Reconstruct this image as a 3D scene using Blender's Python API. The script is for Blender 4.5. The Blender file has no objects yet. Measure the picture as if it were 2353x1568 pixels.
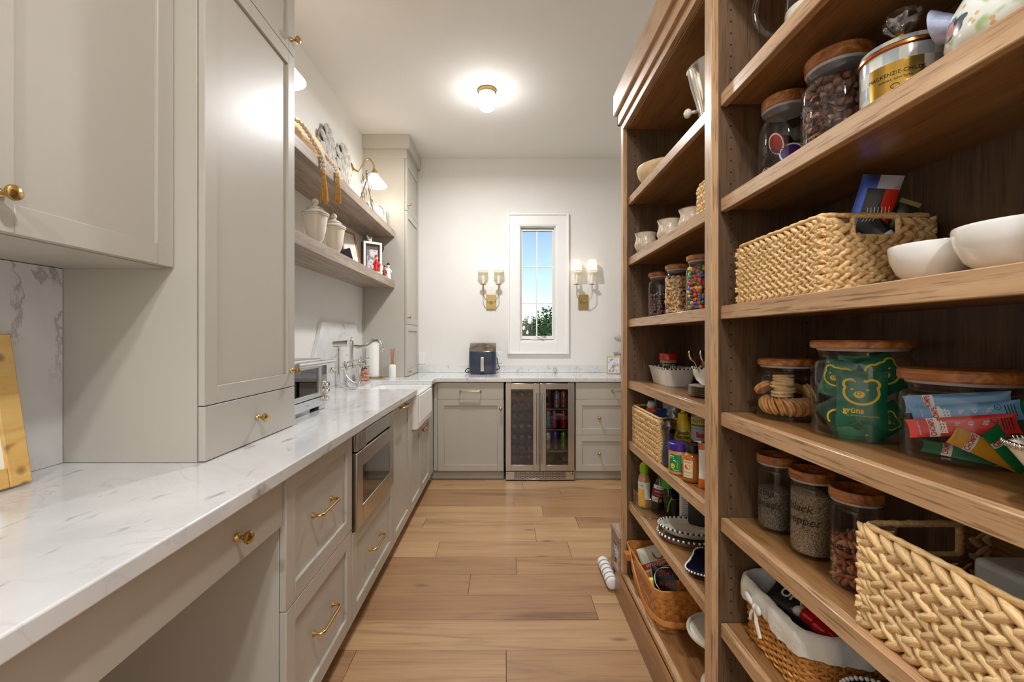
import bpy, bmesh, math, random
from mathutils import Vector, Matrix, Euler, noise as mnoise
PI = math.pi
random.seed(7)
scene = bpy.context.scene
C = scene.collection

# ------------------------------------------------------------------ camera, sky, lamps, exposure
cam_data = bpy.data.cameras.new('camera')
cam_data.sensor_width = 36.0
cam_data.lens = 36.0 * 1000.0 / 2353.0
cam_data.shift_x = 17.5 / 2353.0
cam_data.shift_y = -8.0 / 2353.0
cam_data.clip_start = 0.02
cam_data.clip_end = 400
cam = bpy.data.objects.new('camera', cam_data)
cam.location = (0, 0, 1.27)
cam.rotation_euler = (PI / 2, 0, 0)
C.objects.link(cam)
scene.camera = cam

world = bpy.data.worlds.new('sky')
scene.world = world
world.use_nodes = True
wn = world.node_tree
for n in list(wn.nodes):
    wn.nodes.remove(n)
wo = wn.nodes.new('ShaderNodeOutputWorld')
wb = wn.nodes.new('ShaderNodeBackground')
sky = wn.nodes.new('ShaderNodeTexSky')
sky.sky_type = 'NISHITA'
sky.sun_disc = False
sky.sun_elevation = math.radians(38)
sky.sun_rotation = math.radians(200)
sky.altitude = 100
sky.air_density = 1.0
sky.dust_density = 0.6
sky.ozone_density = 1.2
wb.inputs['Strength'].default_value = 0.115
wn.links.new(sky.outputs[0], wb.inputs[0])
wn.links.new(wb.outputs[0], wo.inputs[0])

sun_d = bpy.data.lights.new('sun', 'SUN')
sun_d.energy = 2.2
sun_d.angle = math.radians(0.6)
sun_d.color = (1, 0.95, 0.86)
sun = bpy.data.objects.new('sun', sun_d)
sun.rotation_euler = (math.radians(52), 0, math.radians(-38))
C.objects.link(sun)

vs = scene.view_settings
vs.view_transform = 'Standard'
vs.look = 'None'
vs.exposure = 0.58
vs.gamma = 1.0
vs.use_curve_mapping = False
scene.cycles.use_denoising = True
scene.cycles.max_bounces = 9
scene.cycles.diffuse_bounces = 5
scene.cycles.glossy_bounces = 4
scene.cycles.transmission_bounces = 6
scene.cycles.transparent_max_bounces = 24
scene.cycles.caustics_reflective = False
scene.cycles.caustics_refractive = False
scene.cycles.sample_clamp_indirect = 6.0
scene.cycles.blur_glossy = 0.6

LAMP_DOME = 23.0       # downward light of the ceiling dome lamp in view, watts
LAMP_GLOW = 2.6        # what the opal globe throws sideways and up
LAMP_PICTURE = 1.3     # each shelf picture lamp
LAMP_SCONCE = .10      # each candle of the window sconces
CEIL = 3.10

# ------------------------------------------------------------------ helpers
def lin(c):
    c /= 255.0
    return c / 12.92 if c <= 0.04045 else ((c + 0.055) / 1.055) ** 2.4
def rgb(r, g, b):
    return (lin(r), lin(g), lin(b), 1.0)

class NT:
    """small node-tree helper"""
    def __init__(s, name):
        s.m = bpy.data.materials.new(name)
        s.m.use_nodes = True
        s.t = s.m.node_tree
        for n in list(s.t.nodes):
            s.t.nodes.remove(n)
        s.out = s.n('ShaderNodeOutputMaterial')
    def n(s, typ, **kw):
        nd = s.t.nodes.new(typ)
        for k, v in kw.items():
            setattr(nd, k, v)
        return nd
    def l(s, a, b):
        s.t.links.new(a, b)
    def bsdf(s, color=None, rough=0.5, metal=0.0, spec=0.5, coat=0.0):
        b = s.n('ShaderNodeBsdfPrincipled')
        if color is not None:
            b.inputs['Base Color'].default_value = color
        b.inputs['Roughness'].default_value = rough
        b.inputs['Metallic'].default_value = metal
        b.inputs['Specular IOR Level'].default_value = spec
        b.inputs['Coat Weight'].default_value = coat
        b.inputs['Coat Roughness'].default_value = 0.15
        s.l(b.outputs[0], s.out.inputs[0])
        s.b = b
        return b
    def coord(s, scale=(1, 1, 1), rand=False, kind='Object'):
        tc = s.n('ShaderNodeTexCoord')
        o = tc.outputs[kind]
        if rand:
            oi = s.n('ShaderNodeObjectInfo')
            mu = s.n('ShaderNodeVectorMath', operation='SCALE')
            cb = s.n('ShaderNodeCombineXYZ')
            s.l(oi.outputs['Random'], cb.inputs[0]); s.l(oi.outputs['Random'], cb.inputs[1]); s.l(oi.outputs['Random'], cb.inputs[2])
            s.l(cb.outputs[0], mu.inputs[0]); mu.inputs['Scale'].default_value = 37.0
            ad = s.n('ShaderNodeVectorMath', operation='ADD')
            s.l(o, ad.inputs[0]); s.l(mu.outputs[0], ad.inputs[1])
            o = ad.outputs[0]
            s.oi = oi
        mp = s.n('ShaderNodeMapping')
        mp.inputs['Scale'].default_value = scale
        s.l(o, mp.inputs[0])
        return mp.outputs[0]
    def noise(s, vec, scale=5, detail=4, rough=0.55, dist=0.0):
        n = s.n('ShaderNodeTexNoise')
        n.inputs['Scale'].default_value = scale
        n.inputs['Detail'].default_value = detail
        n.inputs['Roughness'].default_value = rough
        n.inputs['Distortion'].default_value = dist
        s.l(vec, n.inputs['Vector'])
        return n.outputs['Fac']
    def ramp(s, fac, stops, interp='LINEAR'):
        r = s.n('ShaderNodeValToRGB')
        r.color_ramp.interpolation = interp
        e = r.color_ramp.elements
        while len(e) > 1:
            e.remove(e[-1])
        e[0].position, e[0].color = stops[0]
        for p, c in stops[1:]:
            k = e.new(p); k.color = c
        s.l(fac, r.inputs[0])
        return r.outputs[0]
    def mix(s, fac, a, b, mode='MIX'):
        m = s.n('ShaderNodeMix', data_type='RGBA', blend_type=mode)
        for i, v in ((0, fac), (6, a), (7, b)):
            if hasattr(v, 'links'):
                s.l(v, m.inputs[i])
            elif i == 0:
                m.inputs[0].default_value = v
            else:
                m.inputs[i].default_value = v
        return m.outputs[2]
    def math(s, op, a, b=None):
        m = s.n('ShaderNodeMath', operation=op)
        for i, v in ((0, a), (1, b)):
            if v is None: continue
            if hasattr(v, 'links'): s.l(v, m.inputs[i])
            else: m.inputs[i].default_value = v
        return m.outputs[0]
    def bump(s, h, strength=0.2, dist=0.002):
        b = s.n('ShaderNodeBump')
        b.inputs['Strength'].default_value = strength
        b.inputs['Distance'].default_value = dist
        s.l(h, b.inputs['Height'])
        s.l(b.outputs[0], s.b.inputs['Normal'])

_mats = {}
def plain(name, color, rough=0.5, metal=0.0, spec=0.5, coat=0.0, var=0.04, scale=6.0, bump=0.0):
    """a paint / plastic / metal with a trace of unevenness"""
    if name in _mats: return _mats[name]
    t = NT(name)
    t.bsdf(color, rough, metal, spec, coat)
    v = t.coord()
    f = t.noise(v, scale, 3)
    dark = tuple(max(0, c * (1 - var)) for c in color[:3]) + (1,)
    lite = tuple(min(1, c * (1 + var)) for c in color[:3]) + (1,)
    t.l(t.ramp(f, [(0.3, dark), (0.7, lite)]), t.b.inputs['Base Color'])
    if bump:
        t.bump(t.noise(v, scale * 30, 2), bump, 0.0006)
    _mats[name] = t.m
    return t.m

def wood(name, dark, mid, light, axis='Y', rough=0.45, grain=1.0, coat=0.0, contrast=1.0, pores=0.5, spec=0.5):
    if name in _mats: return _mats[name]
    t = NT(name)
    t.bsdf(mid, rough, spec=spec, coat=coat)
    s = {'X': (0.55, 9, 9), 'Y': (9, 0.55, 9), 'Z': (9, 9, 0.55)}[axis]
    v = t.coord(tuple(k * grain for k in s), rand=True)
    big = t.noise(v, 2.6, 6, 0.62, 0.5)
    lo, hi = 0.5 - 0.22 / contrast, 0.5 + 0.22 / contrast
    col = t.ramp(big, [(lo, dark), (0.5, mid), (hi, light)])
    s2 = {'X': (9, 210, 210), 'Y': (210, 9, 210), 'Z': (210, 210, 9)}[axis]
    v2 = t.coord(tuple(k * grain for k in s2), rand=True)
    fine = t.noise(v2, 1.0, 3, 0.6)
    pm = t.ramp(fine, [(0.34, (0.42, 0.38, 0.34, 1)), (0.47, (1, 1, 1, 1))])
    col2 = t.mix(pores, col, t.mix(1.0, col, pm, 'MULTIPLY'))
    t.l(col2, t.b.inputs['Base Color'])
    t.bump(fine, 0.12, 0.001)
    _mats[name] = t.m
    return t.m

def emit(name, color, strength):
    if name in _mats: return _mats[name]
    t = NT(name)
    e = t.n('ShaderNodeEmission')
    e.inputs[0].default_value = color
    e.inputs[1].default_value = strength
    t.l(e.outputs[0], t.out.inputs[0])
    _mats[name] = t.m
    return t.m

def glass(name, tint=(0.975, 0.985, 0.985, 1), base=0.045, edge=0.6, rough=0.02):
    """thin clear glass: see-through with facing-dependent reflection"""
    if name in _mats: return _mats[name]
    t = NT(name)
    tr = t.n('ShaderNodeBsdfTransparent'); tr.inputs[0].default_value = tint
    gl = t.n('ShaderNodeBsdfGlossy'); gl.inputs['Roughness'].default_value = rough
    lw = t.n('ShaderNodeLayerWeight'); lw.inputs['Blend'].default_value = 0.5
    p = t.math('POWER', lw.outputs['Facing'], 3.2)
    f = t.math('ADD', t.math('MULTIPLY', p, edge), base)
    mx = t.n('ShaderNodeMixShader')
    t.l(f, mx.inputs[0]); t.l(tr.outputs[0], mx.inputs[1]); t.l(gl.outputs[0], mx.inputs[2])
    t.l(mx.outputs[0], t.out.inputs[0])
    _mats[name] = t.m
    return t.m

class MB:
    """collects shapes and links them as ONE mesh object"""
    def __init__(s):
        s.v, s.f, s.fm = [], [], []
        s.cur = 0
    def add(s, vs, fs):
        o = len(s.v)
        s.v += [tuple(p) for p in vs]
        s.f += [tuple(i + o for i in f) for f in fs]
        s.fm += [s.cur] * len(fs)
        return s
    def box(s, x0, x1, y0, y1, z0, z1):
        x0, x1 = min(x0, x1), max(x0, x1); y0, y1 = min(y0, y1), max(y0, y1); z0, z1 = min(z0, z1), max(z0, z1)
        return s.add([(x0, y0, z0), (x1, y0, z0), (x1, y1, z0), (x0, y1, z0), (x0, y0, z1), (x1, y0, z1), (x1, y1, z1), (x0, y1, z1)],
                     [(0, 3, 2, 1), (4, 5, 6, 7), (0, 1, 5, 4), (1, 2, 6, 5), (2, 3, 7, 6), (3, 0, 4, 7)])
    def lathe(s, prof, c=(0, 0, 0), n=28, axis='Z', cap=True):
        """prof: list of (r, h) along the axis"""
        vs, fs = [], []
        for r, h in prof:
            for k in range(n):
                a = 2 * PI * k / n
                p = (r * math.cos(a), r * math.sin(a), h)
                if axis == 'X': p = (h, r * math.cos(a), r * math.sin(a))
                elif axis == 'Y': p = (r * math.sin(a), h, r * math.cos(a))
                vs.append((p[0] + c[0], p[1] + c[1], p[2] + c[2]))
        m = len(prof)
        for i in range(m - 1):
            for k in range(n):
                k2 = (k + 1) % n
                fs.append((i * n + k, i * n + k2, (i + 1) * n + k2, (i + 1) * n + k))
        if cap:
            if prof[0][0] > 1e-5: fs.append(tuple(range(n))[::-1])
            if prof[-1][0] > 1e-5: fs.append(tuple((m - 1) * n + k for k in range(n)))
        return s.add(vs, fs)
    def cyl(s, c, r, h, n=24, axis='Z'):
        return s.lathe([(r, 0), (r, h)], c, n, axis)
    def tube(s, pts, r, n=8, closed=False, cap=True):
        pts = [Vector(p) for p in pts]
        m = len(pts)
        vs, fs = [], []
        up = Vector((0.123, 0.0456, 0.99))
        prev = None
        for i, p in enumerate(pts):
            a = pts[i - 1] if (i > 0 or closed) else p
            b = pts[(i + 1) % m] if (i < m - 1 or closed) else p
            t = (b - a)
            if t.length < 1e-9: t = Vector((0, 0, 1))
            t.normalize()
            if prev is None:
                u = t.cross(up)
                if u.length < 1e-3: u = t.cross(Vector((1, 0, 0)))
            else:
                u = prev - t * prev.dot(t)
                if u.length < 1e-6: u = t.cross(up)
            u.normalize(); prev = u
            w = t.cross(u)
            rr = r[i] if isinstance(r, (list, tuple)) else r
            for k in range(n):
                an = 2 * PI * k / n
                vs.append(p + (u * math.cos(an) + w * math.sin(an)) * rr)
        for i in range(m if closed else m - 1):
            j = (i + 1) % m
            for k in range(n):
                k2 = (k + 1) % n
                fs.append((i * n + k, i * n + k2, j * n + k2, j * n + k))
        if cap and not closed:
            fs.append(tuple(range(n))[::-1]); fs.append(tuple((m - 1) * n + k for k in range(n)))
        return s.add(vs, fs)
    def ell(s, c, r, n=12, m=8, rot=None):
        vs = [(0, 0, -1)]
        for i in range(1, m):
            t = PI * i / m
            for k in range(n):
                a = 2 * PI * k / n
                vs.append((math.sin(t) * math.cos(a), math.sin(t) * math.sin(a), -math.cos(t)))
        vs.append((0, 0, 1))
        fs = [(0, 1 + (k + 1) % n, 1 + k) for k in range(n)]
        for i in range(m - 2):
            for k in range(n):
                k2 = (k + 1) % n
                fs.append((1 + i * n + k, 1 + i * n + k2, 1 + (i + 1) * n + k2, 1 + (i + 1) * n + k))
        L = len(vs) - 1
        fs += [(L, 1 + (m - 2) * n + k, 1 + (m - 2) * n + (k + 1) % n) for k in range(n)]
        out = []
        for v in vs:
            p = Vector((v[0] * r[0], v[1] * r[1], v[2] * r[2]))
            if rot is not None: p = rot @ p
            out.append((p.x + c[0], p.y + c[1], p.z + c[2]))
        return s.add(out, fs)
    def prism(s, poly, a, b, plane='XY'):
        """poly extruded from a to b along the remaining axis"""
        def P(u, v, w):
            return {'XY': (u, v, w), 'XZ': (u, w, v), 'YZ': (w, u, v)}[plane]
        n = len(poly)
        vs = [P(u, v, a) for u, v in poly] + [P(u, v, b) for u, v in poly]
        fs = [tuple(range(n))[::-1], tuple(range(n, 2 * n))] + [(i, (i + 1) % n, n + (i + 1) % n, n + i) for i in range(n)]
        return s.add(vs, fs)
    def grid(s, fn, nu, nv, closed_u=False):
        vs = [fn(i / nu, j / nv) for j in range(nv + 1) for i in range(nu if closed_u else nu + 1)]
        w = nu if closed_u else nu + 1
        fs = []
        for j in range(nv):
            for i in range(nu):
                i2 = (i + 1) % w
                fs.append((j * w + i, j * w + i2, (j + 1) * w + i2, (j + 1) * w + i))
        return s.add(vs, fs)
    def mesh(s, name, mats, smooth=None):
        me = bpy.data.meshes.new(name)
        me.from_pydata(s.v, [], s.f)
        for m in (mats if isinstance(mats, (list, tuple)) else [mats]):
            me.materials.append(m)
        if isinstance(mats, (list, tuple)) and len(mats) > 1:
            for p, k in zip(me.polygons, s.fm): p.material_index = k
        bm = bmesh.new(); bm.from_mesh(me)
        bmesh.ops.recalc_face_normals(bm, faces=bm.faces)
        bm.to_mesh(me); bm.free()
        if smooth is not None:
            for p in me.polygons: p.use_smooth = True
            me.set_sharp_from_angle(angle=math.radians(smooth))
        me.update()
        return me
    def build(s, name, mats, parent=None, smooth=None, bevel=0.0, seg=2, world=True):
        """world=True: the shape was given in world coordinates, so it is moved into the parent's frame"""
        if parent is not None and world:
            o = origin(parent)
            s.v = [(x - o[0], y - o[1], z - o[2]) for x, y, z in s.v]
        ob = bpy.data.objects.new(name, s.mesh(name, mats, smooth))
        C.objects.link(ob)
        ob.parent = parent
        if bevel:
            b = ob.modifiers.new('soft_edges', 'BEVEL')
            b.width = bevel; b.segments = seg; b.limit_method = 'ANGLE'; b.angle_limit = math.radians(40)
            b.harden_normals = False
            if smooth is None:
                for p in ob.data.polygons: p.use_smooth = True
                ob.data.set_sharp_from_angle(angle=math.radians(50))
        return ob

def origin(o):
    p = Vector((0, 0, 0))
    while o is not None:
        p += o.location; o = o.parent
    return p
def tag(o, label, cat, group=None, kind=None):
    o['label'] = label; o['category'] = cat
    if group: o['group'] = group
    if kind: o['kind'] = kind
    return o
def thing(name, label, cat, loc=(0, 0, 0), rotz=0.0, group=None):
    o = bpy.data.objects.new(name, None)
    o.empty_display_size = 0.05
    C.objects.link(o)
    o.location = loc; o.rotation_euler = (0, 0, rotz)
    return tag(o, label, cat, group)
def structure(o):
    o['kind'] = 'structure'; return o
def stuff(o):
    o['kind'] = 'stuff'; return o
def dup(root, loc=None, rot=None, label=None, group=None):
    def cp(o, par):
        c = o.copy(); C.objects.link(c); c.parent = par
        for ch in list(o.children): cp(ch, c)
        return c
    r = cp(root, None)
    if loc is not None: r.location = loc
    if rot is not None: r.rotation_euler = rot
    if label: r['label'] = label
    if group: r['group'] = group
    return r
def put(ob, loc, rot=None):
    ob.location = loc
    if rot is not None: ob.rotation_euler = rot
    return ob

def text_data(body, size, extrude=0.0, bold=0.0):
    cu = bpy.data.curves.new('lettering', 'FONT')
    cu.body = body; cu.size = size; cu.align_x = 'CENTER'; cu.align_y = 'CENTER'
    cu.resolution_u = 3; cu.extrude = extrude; cu.offset = bold * size
    o = bpy.data.objects.new('lettering', cu)
    C.objects.link(o)
    dg = bpy.context.evaluated_depsgraph_get(); dg.update()
    me = bpy.data.meshes.new_from_object(o.evaluated_get(dg))
    bpy.data.objects.remove(o); bpy.data.curves.remove(cu)
    return me
def text(parent, body, size, mat, fn, rot=0.0, sx=1.0, shear=0.0, bold=0.0, name='lettering'):
    """flat lettering laid on a surface: fn(u, v) -> point in the parent's frame"""
    me = text_data(body, size, 0.0, bold)
    co = [v.co.copy() for v in me.vertices]
    ca, sa = math.cos(rot), math.sin(rot)
    for v, c in zip(me.vertices, co):
        x, y = (c.x + shear * c.y) * sx, c.y
        v.co = Vector(fn(x * ca - y * sa, x * sa + y * ca))
    me.materials.clear(); me.materials.append(mat)
    ob = bpy.data.objects.new(name, me)
    C.objects.link(ob); ob.parent = parent
    return ob
def on_cyl(R, a0, z0):
    return lambda u, v: (R * math.cos(a0 + u / R), R * math.sin(a0 + u / R), z0 + v)
def on_flat(y, u0=0.0, v0=0.0):
    return lambda u, v: (u0 + u, y, v0 + v)
def band(R, a0, da, z0, z1, n=14):
    """a label wrapped part of the way round a cylinder"""
    m = MB()
    m.grid(lambda u, v: (R * math.cos(a0 + (u - .5) * da), R * math.sin(a0 + (u - .5) * da), z0 + (z1 - z0) * v), n, 1)
    return m
def facing(x, y):
    """angle on an upright cylinder at (x, y) that faces the camera"""
    return math.atan2(-y, -x)
def turn(x, y):
    """rotation that turns a thing's front (its -Y side) to the camera"""
    return -math.atan2(x, y)
def rrect(x0, x1, y0, y1, r, n=6, step=None):
    pts = []
    for cx, cy, a in ((x1 - r, y0 + r, -PI / 2), (x1 - r, y1 - r, 0), (x0 + r, y1 - r, PI / 2), (x0 + r, y0 + r, PI)):
        for k in range(n + 1):
            t = a + PI / 2 * k / n
            pts.append((cx + r * math.cos(t), cy + r * math.sin(t)))
    if step:
        out = []
        m = len(pts)
        for i in range(m):
            p, q = Vector(pts[i]), Vector(pts[(i + 1) % m])
            k = max(1, int(round((q - p).length / step)))
            for j in range(k): out.append(tuple(p.lerp(q, j / k)))
        return out
    return pts

# ------------------------------------------------------------------ materials
M = {}
M['wall'] = plain('wall_paint', rgb(228, 226, 221), 0.75, var=0.01, bump=0.05)
M['ceiling'] = plain('ceiling_paint', rgb(230, 229, 225), 0.85, var=0.008)
M['trim'] = plain('trim_paint', rgb(236, 235, 232), 0.4, var=0.008)
M['cab'] = plain('greige_cabinet_paint', rgb(187, 182, 171), 0.38, var=0.012, scale=2.0)
M['dark_gap'] = plain('shadow_black', rgb(28, 25, 22), 0.8)
M['brass'] = plain('satin_brass', rgb(206, 172, 110), 0.24, 1.0, var=0.05)
M['gold'] = plain('polished_gold', rgb(205, 165, 80), 0.2, 1.0, var=0.06)
M['antique'] = plain('antique_brass', rgb(176, 152, 100), 0.38, 1.0, var=0.06)
M['chrome'] = plain('polished_nickel', rgb(222, 220, 214), 0.08, 1.0, var=0.02)
M['steel'] = plain('brushed_steel', rgb(196, 190, 182), 0.27, 1.0, var=0.03)
M['steel_light'] = plain('light_steel', rgb(214, 214, 214), 0.3, 1.0, var=0.02)
M['black'] = plain('black_plastic', rgb(22, 22, 24), 0.35)
M['black_gloss'] = plain('black_gloss', rgb(14, 14, 16), 0.06, coat=0.5)
M['navy'] = plain('blue_black_plastic', rgb(40, 52, 70), 0.3, coat=0.2)
M['white_cer'] = plain('white_ceramic', rgb(240, 240, 236), 0.12, coat=0.4, var=0.01)
M['cream_cer'] = plain('cream_ceramic', rgb(226, 219, 203), 0.18, coat=0.3, var=0.03)
M['fireclay'] = plain('fireclay', rgb(243, 243, 240), 0.14, coat=0.5, var=0.008)
M['white'] = plain('white_plastic', rgb(240, 239, 235), 0.45)
M['paper'] = plain('paper', rgb(245, 243, 238), 0.8)
M['glass'] = glass('clear_glass')
M['pane'] = glass('window_glass', (0.99, 0.995, 1, 1), 0.03, 0.4, 0.0)
M['dark_glass'] = glass('tinted_glass', (0.72, 0.73, 0.76, 1), 0.07, 0.6, 0.03)
M['oven_glass'] = glass('oven_door_glass', (0.22, 0.24, 0.27, 1), 0.10, 0.7, 0.02)
M['acrylic'] = glass('clear_acrylic', (0.95, 0.96, 0.97, 1), 0.07, 0.6, 0.06)
M['silver'] = plain('silverplate', rgb(205, 202, 195), 0.12, 1.0)
M['red'] = plain('red_plastic', rgb(205, 28, 22), 0.25, coat=0.3)
M['green'] = plain('green_plastic', rgb(70, 165, 40), 0.3)
M['lime'] = plain('lime_plastic', rgb(140, 205, 30), 0.3)
M['yellow'] = plain('yellow_plastic', rgb(240, 205, 15), 0.3, coat=0.2)
M['purple'] = plain('purple_lid', rgb(58, 32, 130), 0.3, coat=0.2)
M['ink'] = plain('black_ink', rgb(16, 15, 15), 0.5)
M['ink_white'] = plain('white_ink', rgb(240, 240, 236), 0.5)
M['ink_red'] = plain('red_ink', rgb(200, 30, 34), 0.5)
M['ink_yellow'] = plain('yellow_ink', rgb(232, 196, 40), 0.5)
M['ink_grey'] = plain('grey_ink', rgb(150, 148, 142), 0.6)
M['seal'] = plain('grey_silicone', rgb(176, 176, 182), 0.35)

# oak shelving, grain along each axis
SH = (rgb(124, 86, 50), rgb(146, 104, 62), rgb(164, 122, 78))
ED = (rgb(166, 128, 92), rgb(190, 152, 112), rgb(206, 172, 132))
M['oak_y'] = wood('stained_oak_y', *SH, axis='Y', rough=0.36, coat=0.25, pores=0.6)
M['edge_y'] = wood('oak_edge_y', *ED, axis='Y', rough=0.36, coat=0.25, pores=0.85)
M['edge_z'] = wood('oak_edge_z', *ED, axis='Z', rough=0.36, coat=0.25, pores=0.85)
DK = (rgb(72, 52, 35), rgb(96, 72, 50), rgb(116, 90, 64))
M['oakp_z'] = wood('oak_panel_z', *DK, axis='Z', rough=0.5, pores=0.75, contrast=0.9)
M['float'] = wood('floating_shelf_oak', rgb(128, 112, 98), rgb(164, 146, 128), rgb(190, 172, 152), axis='Y', rough=0.42, coat=0.2, pores=0.6)
M['acacia'] = wood('acacia_lid', rgb(118, 66, 30), rgb(168, 104, 54), rgb(204, 146, 86), axis='Y', rough=0.4, grain=2.2, pores=0.3, contrast=1.3)
M['lightwood'] = wood('pale_wood', rgb(206, 166, 112), rgb(228, 196, 146), rgb(240, 216, 176), axis='Y', rough=0.5, grain=1.5, pores=0.2)
M['framewood'] = wood('honey_frame_wood', rgb(130, 84, 36), rgb(170, 116, 56), rgb(192, 140, 80), axis='Z', rough=0.45, grain=2)
M['weathered'] = wood('weathered_wood', rgb(120, 100, 84), rgb(160, 138, 120), rgb(190, 170, 152), axis='Y', rough=0.7, grain=2)

def floor_mat():
    t = NT('oak_plank')
    t.bsdf(None, 0.42, coat=0.12)
    v = t.coord((0.8, 9, 9), rand=True)
    big = t.noise(v, 1.0, 6, 0.62, 1.4)
    tone = t.ramp(t.oi.outputs['Random'], [(0.0, rgb(160, 122, 86)), (0.5, rgb(178, 140, 100)), (1.0, rgb(194, 158, 116))])
    grain = t.ramp(big, [(0.32, (0.62, 0.57, 0.52, 1)), (0.46, (0.93, 0.91, 0.88, 1)), (0.66, (1.06, 1.06, 1.06, 1))])
    c = t.mix(1.0, tone, grain, 'MULTIPLY')
    v2 = t.coord((3, 150, 150), rand=True)
    fine = t.noise(v2, 1.0, 3)
    c = t.mix(0.45, c, t.mix(1.0, c, t.ramp(fine, [(0.3, (0.55, 0.52, 0.5, 1)), (0.5, (1, 1, 1, 1))]), 'MULTIPLY'))
    v3 = t.coord((1.6, 5.0, 5.0), rand=True)       # knots
    vo = t.n('ShaderNodeTexVoronoi'); vo.inputs['Scale'].default_value = 1.15
    t.l(v3, vo.inputs['Vector'])
    k = t.ramp(vo.outputs['Distance'], [(0.02, (1, 1, 1, 1)), (0.10, (0, 0, 0, 1))])
    c = t.mix(t.math('MULTIPLY', k, 0.75), c, rgb(70, 45, 26))
    t.l(c, t.b.inputs['Base Color'])
    t.bump(t.math('ADD', fine, big), 0.10, 0.0015)
    return t.m
M['plank'] = floor_mat()

def marble_mat(name, stretch=(1, 1, 1), vein=0.6, scale=2.6, rough=0.1, dashes=True):
    t = NT(name)
    t.bsdf(None, rough, coat=0.3)
    v = t.coord(stretch)
    base = t.ramp(t.noise(v, 2.0, 5, 0.6, 0.6), [(0.3, rgb(206, 206, 207)), (0.6, rgb(226, 226, 225))])
    n1 = t.noise(v, scale, 7, 0.6, 1.6)
    d = t.math('ABSOLUTE', t.math('SUBTRACT', n1, 0.5))
    line = t.ramp(d, [(0.0, (1, 1, 1, 1)), (0.022, (0, 0, 0, 1))])
    msk = t.ramp(t.noise(v, 1.7, 2), [(0.45, (0, 0, 0, 1)), (0.62, (1, 1, 1, 1))])
    f = t.math('MULTIPLY', t.math('MULTIPLY', line, msk), vein)
    c = t.mix(f, base, rgb(112, 112, 118))
    if dashes:
        v2 = t.coord((26 * stretch[0], 7.5 * stretch[1], 12 * stretch[2]))
        n2 = t.noise(v2, 1.0, 4, 0.55, 0.5)
        df = t.ramp(n2, [(0.61, (0, 0, 0, 1)), (0.74, (1, 1, 1, 1))])
        c = t.mix(t.math('MULTIPLY', df, 0.75), c, rgb(128, 128, 132))
    t.l(c, t.b.inputs['Base Color'])
    return t.m
M['marble'] = marble_mat('counter_marble', vein=.28)
M['marble_slab'] = marble_mat('backsplash_marble', vein=0.85, scale=2.2, rough=0.2, dashes=False)

def rope_mat(name, a, b, c, s=(170, 34, 170)):
    t = NT(name)
    t.bsdf(None, 0.6)
    v = t.coord((1, 1, 1), rand=True)
    n = t.noise(t.coord(s, rand=True), 1.0, 4, 0.6, 0.4)
    col = t.ramp(n, [(0.28, a), (0.5, b), (0.72, c)])
    oi = t.n('ShaderNodeObjectInfo')
    tone = t.ramp(oi.outputs['Random'], [(0.0, (0.78, 0.74, 0.70, 1)), (1.0, (1.1, 1.1, 1.1, 1))])
    t.l(t.mix(1.0, col, tone, 'MULTIPLY'), t.b.inputs['Base Color'])
    t.bump(n, 0.3, 0.001)
    return t.m
M['hyacinth'] = rope_mat('water_hyacinth', rgb(190, 140, 80), rgb(226, 188, 128), rgb(244, 222, 178))
M['hyacinth_strand'] = rope_mat('water_hyacinth_strand', rgb(196, 146, 88), rgb(230, 194, 138), rgb(246, 226, 186), (2.2, 20, 20))
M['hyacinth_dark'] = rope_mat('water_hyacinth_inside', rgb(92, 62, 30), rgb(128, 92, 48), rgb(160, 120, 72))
M['wicker'] = rope_mat('willow', rgb(148, 92, 34), rgb(196, 134, 62), rgb(222, 168, 96))
M['splint'] = wood('maple_splint', rgb(176, 106, 42), rgb(206, 136, 66), rgb(222, 158, 88), axis='Y', rough=0.35, grain=2.0, coat=0.2, pores=0.2)

# ------------------------------------------------------------------ the room
XW = -1.28         # left wall
YB = 4.45          # window wall
def planks():
    m = MB(); m.box(-1.5, 2.3, -2.6, 4.6, -0.06, -0.012)
    fl = structure(m.build('floor', M['dark_gap']))
    joints = {0: [-.60, .007], 1: [], 2: [.425], 3: [-.18], 4: [.067], 5: [-.40, .39], 6: [.2], 7: [-.55, .5], 8: [.28], 9: [.08], 10: [.46], 11: [.16]}
    W, Y0 = 0.188, 1.581
    rnd = random.Random(3)
    for k in range(-22, 16):
        y0, y1 = Y0 + k * W, Y0 + (k + 1) * W
        if y1 > 4.5 or y0 < -2.6: continue
        js = list(joints.get(k, [rnd.uniform(-.9, 1.6)]))
        if k == 1: js = [-1.1, 1.2]
        if max(js) < 0.6: js.append(max(js) + rnd.uniform(1.0, 1.5))
        if min(js) > -.3: js.insert(0, min(js) - rnd.uniform(1.1, 1.5))
        xs = [-1.45] + sorted(j for j in js if -1.4 < j < 2.1) + [2.2]
        for a, b in zip(xs[:-1], xs[1:]):
            p = MB(); p.box(a + .0007, b - .0007, y0 + .0006, y1 - .0006, -0.012, rnd.uniform(-.0006, 0))
            p.build('plank', M['plank'], fl, bevel=0.0011, seg=1)
planks()

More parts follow.
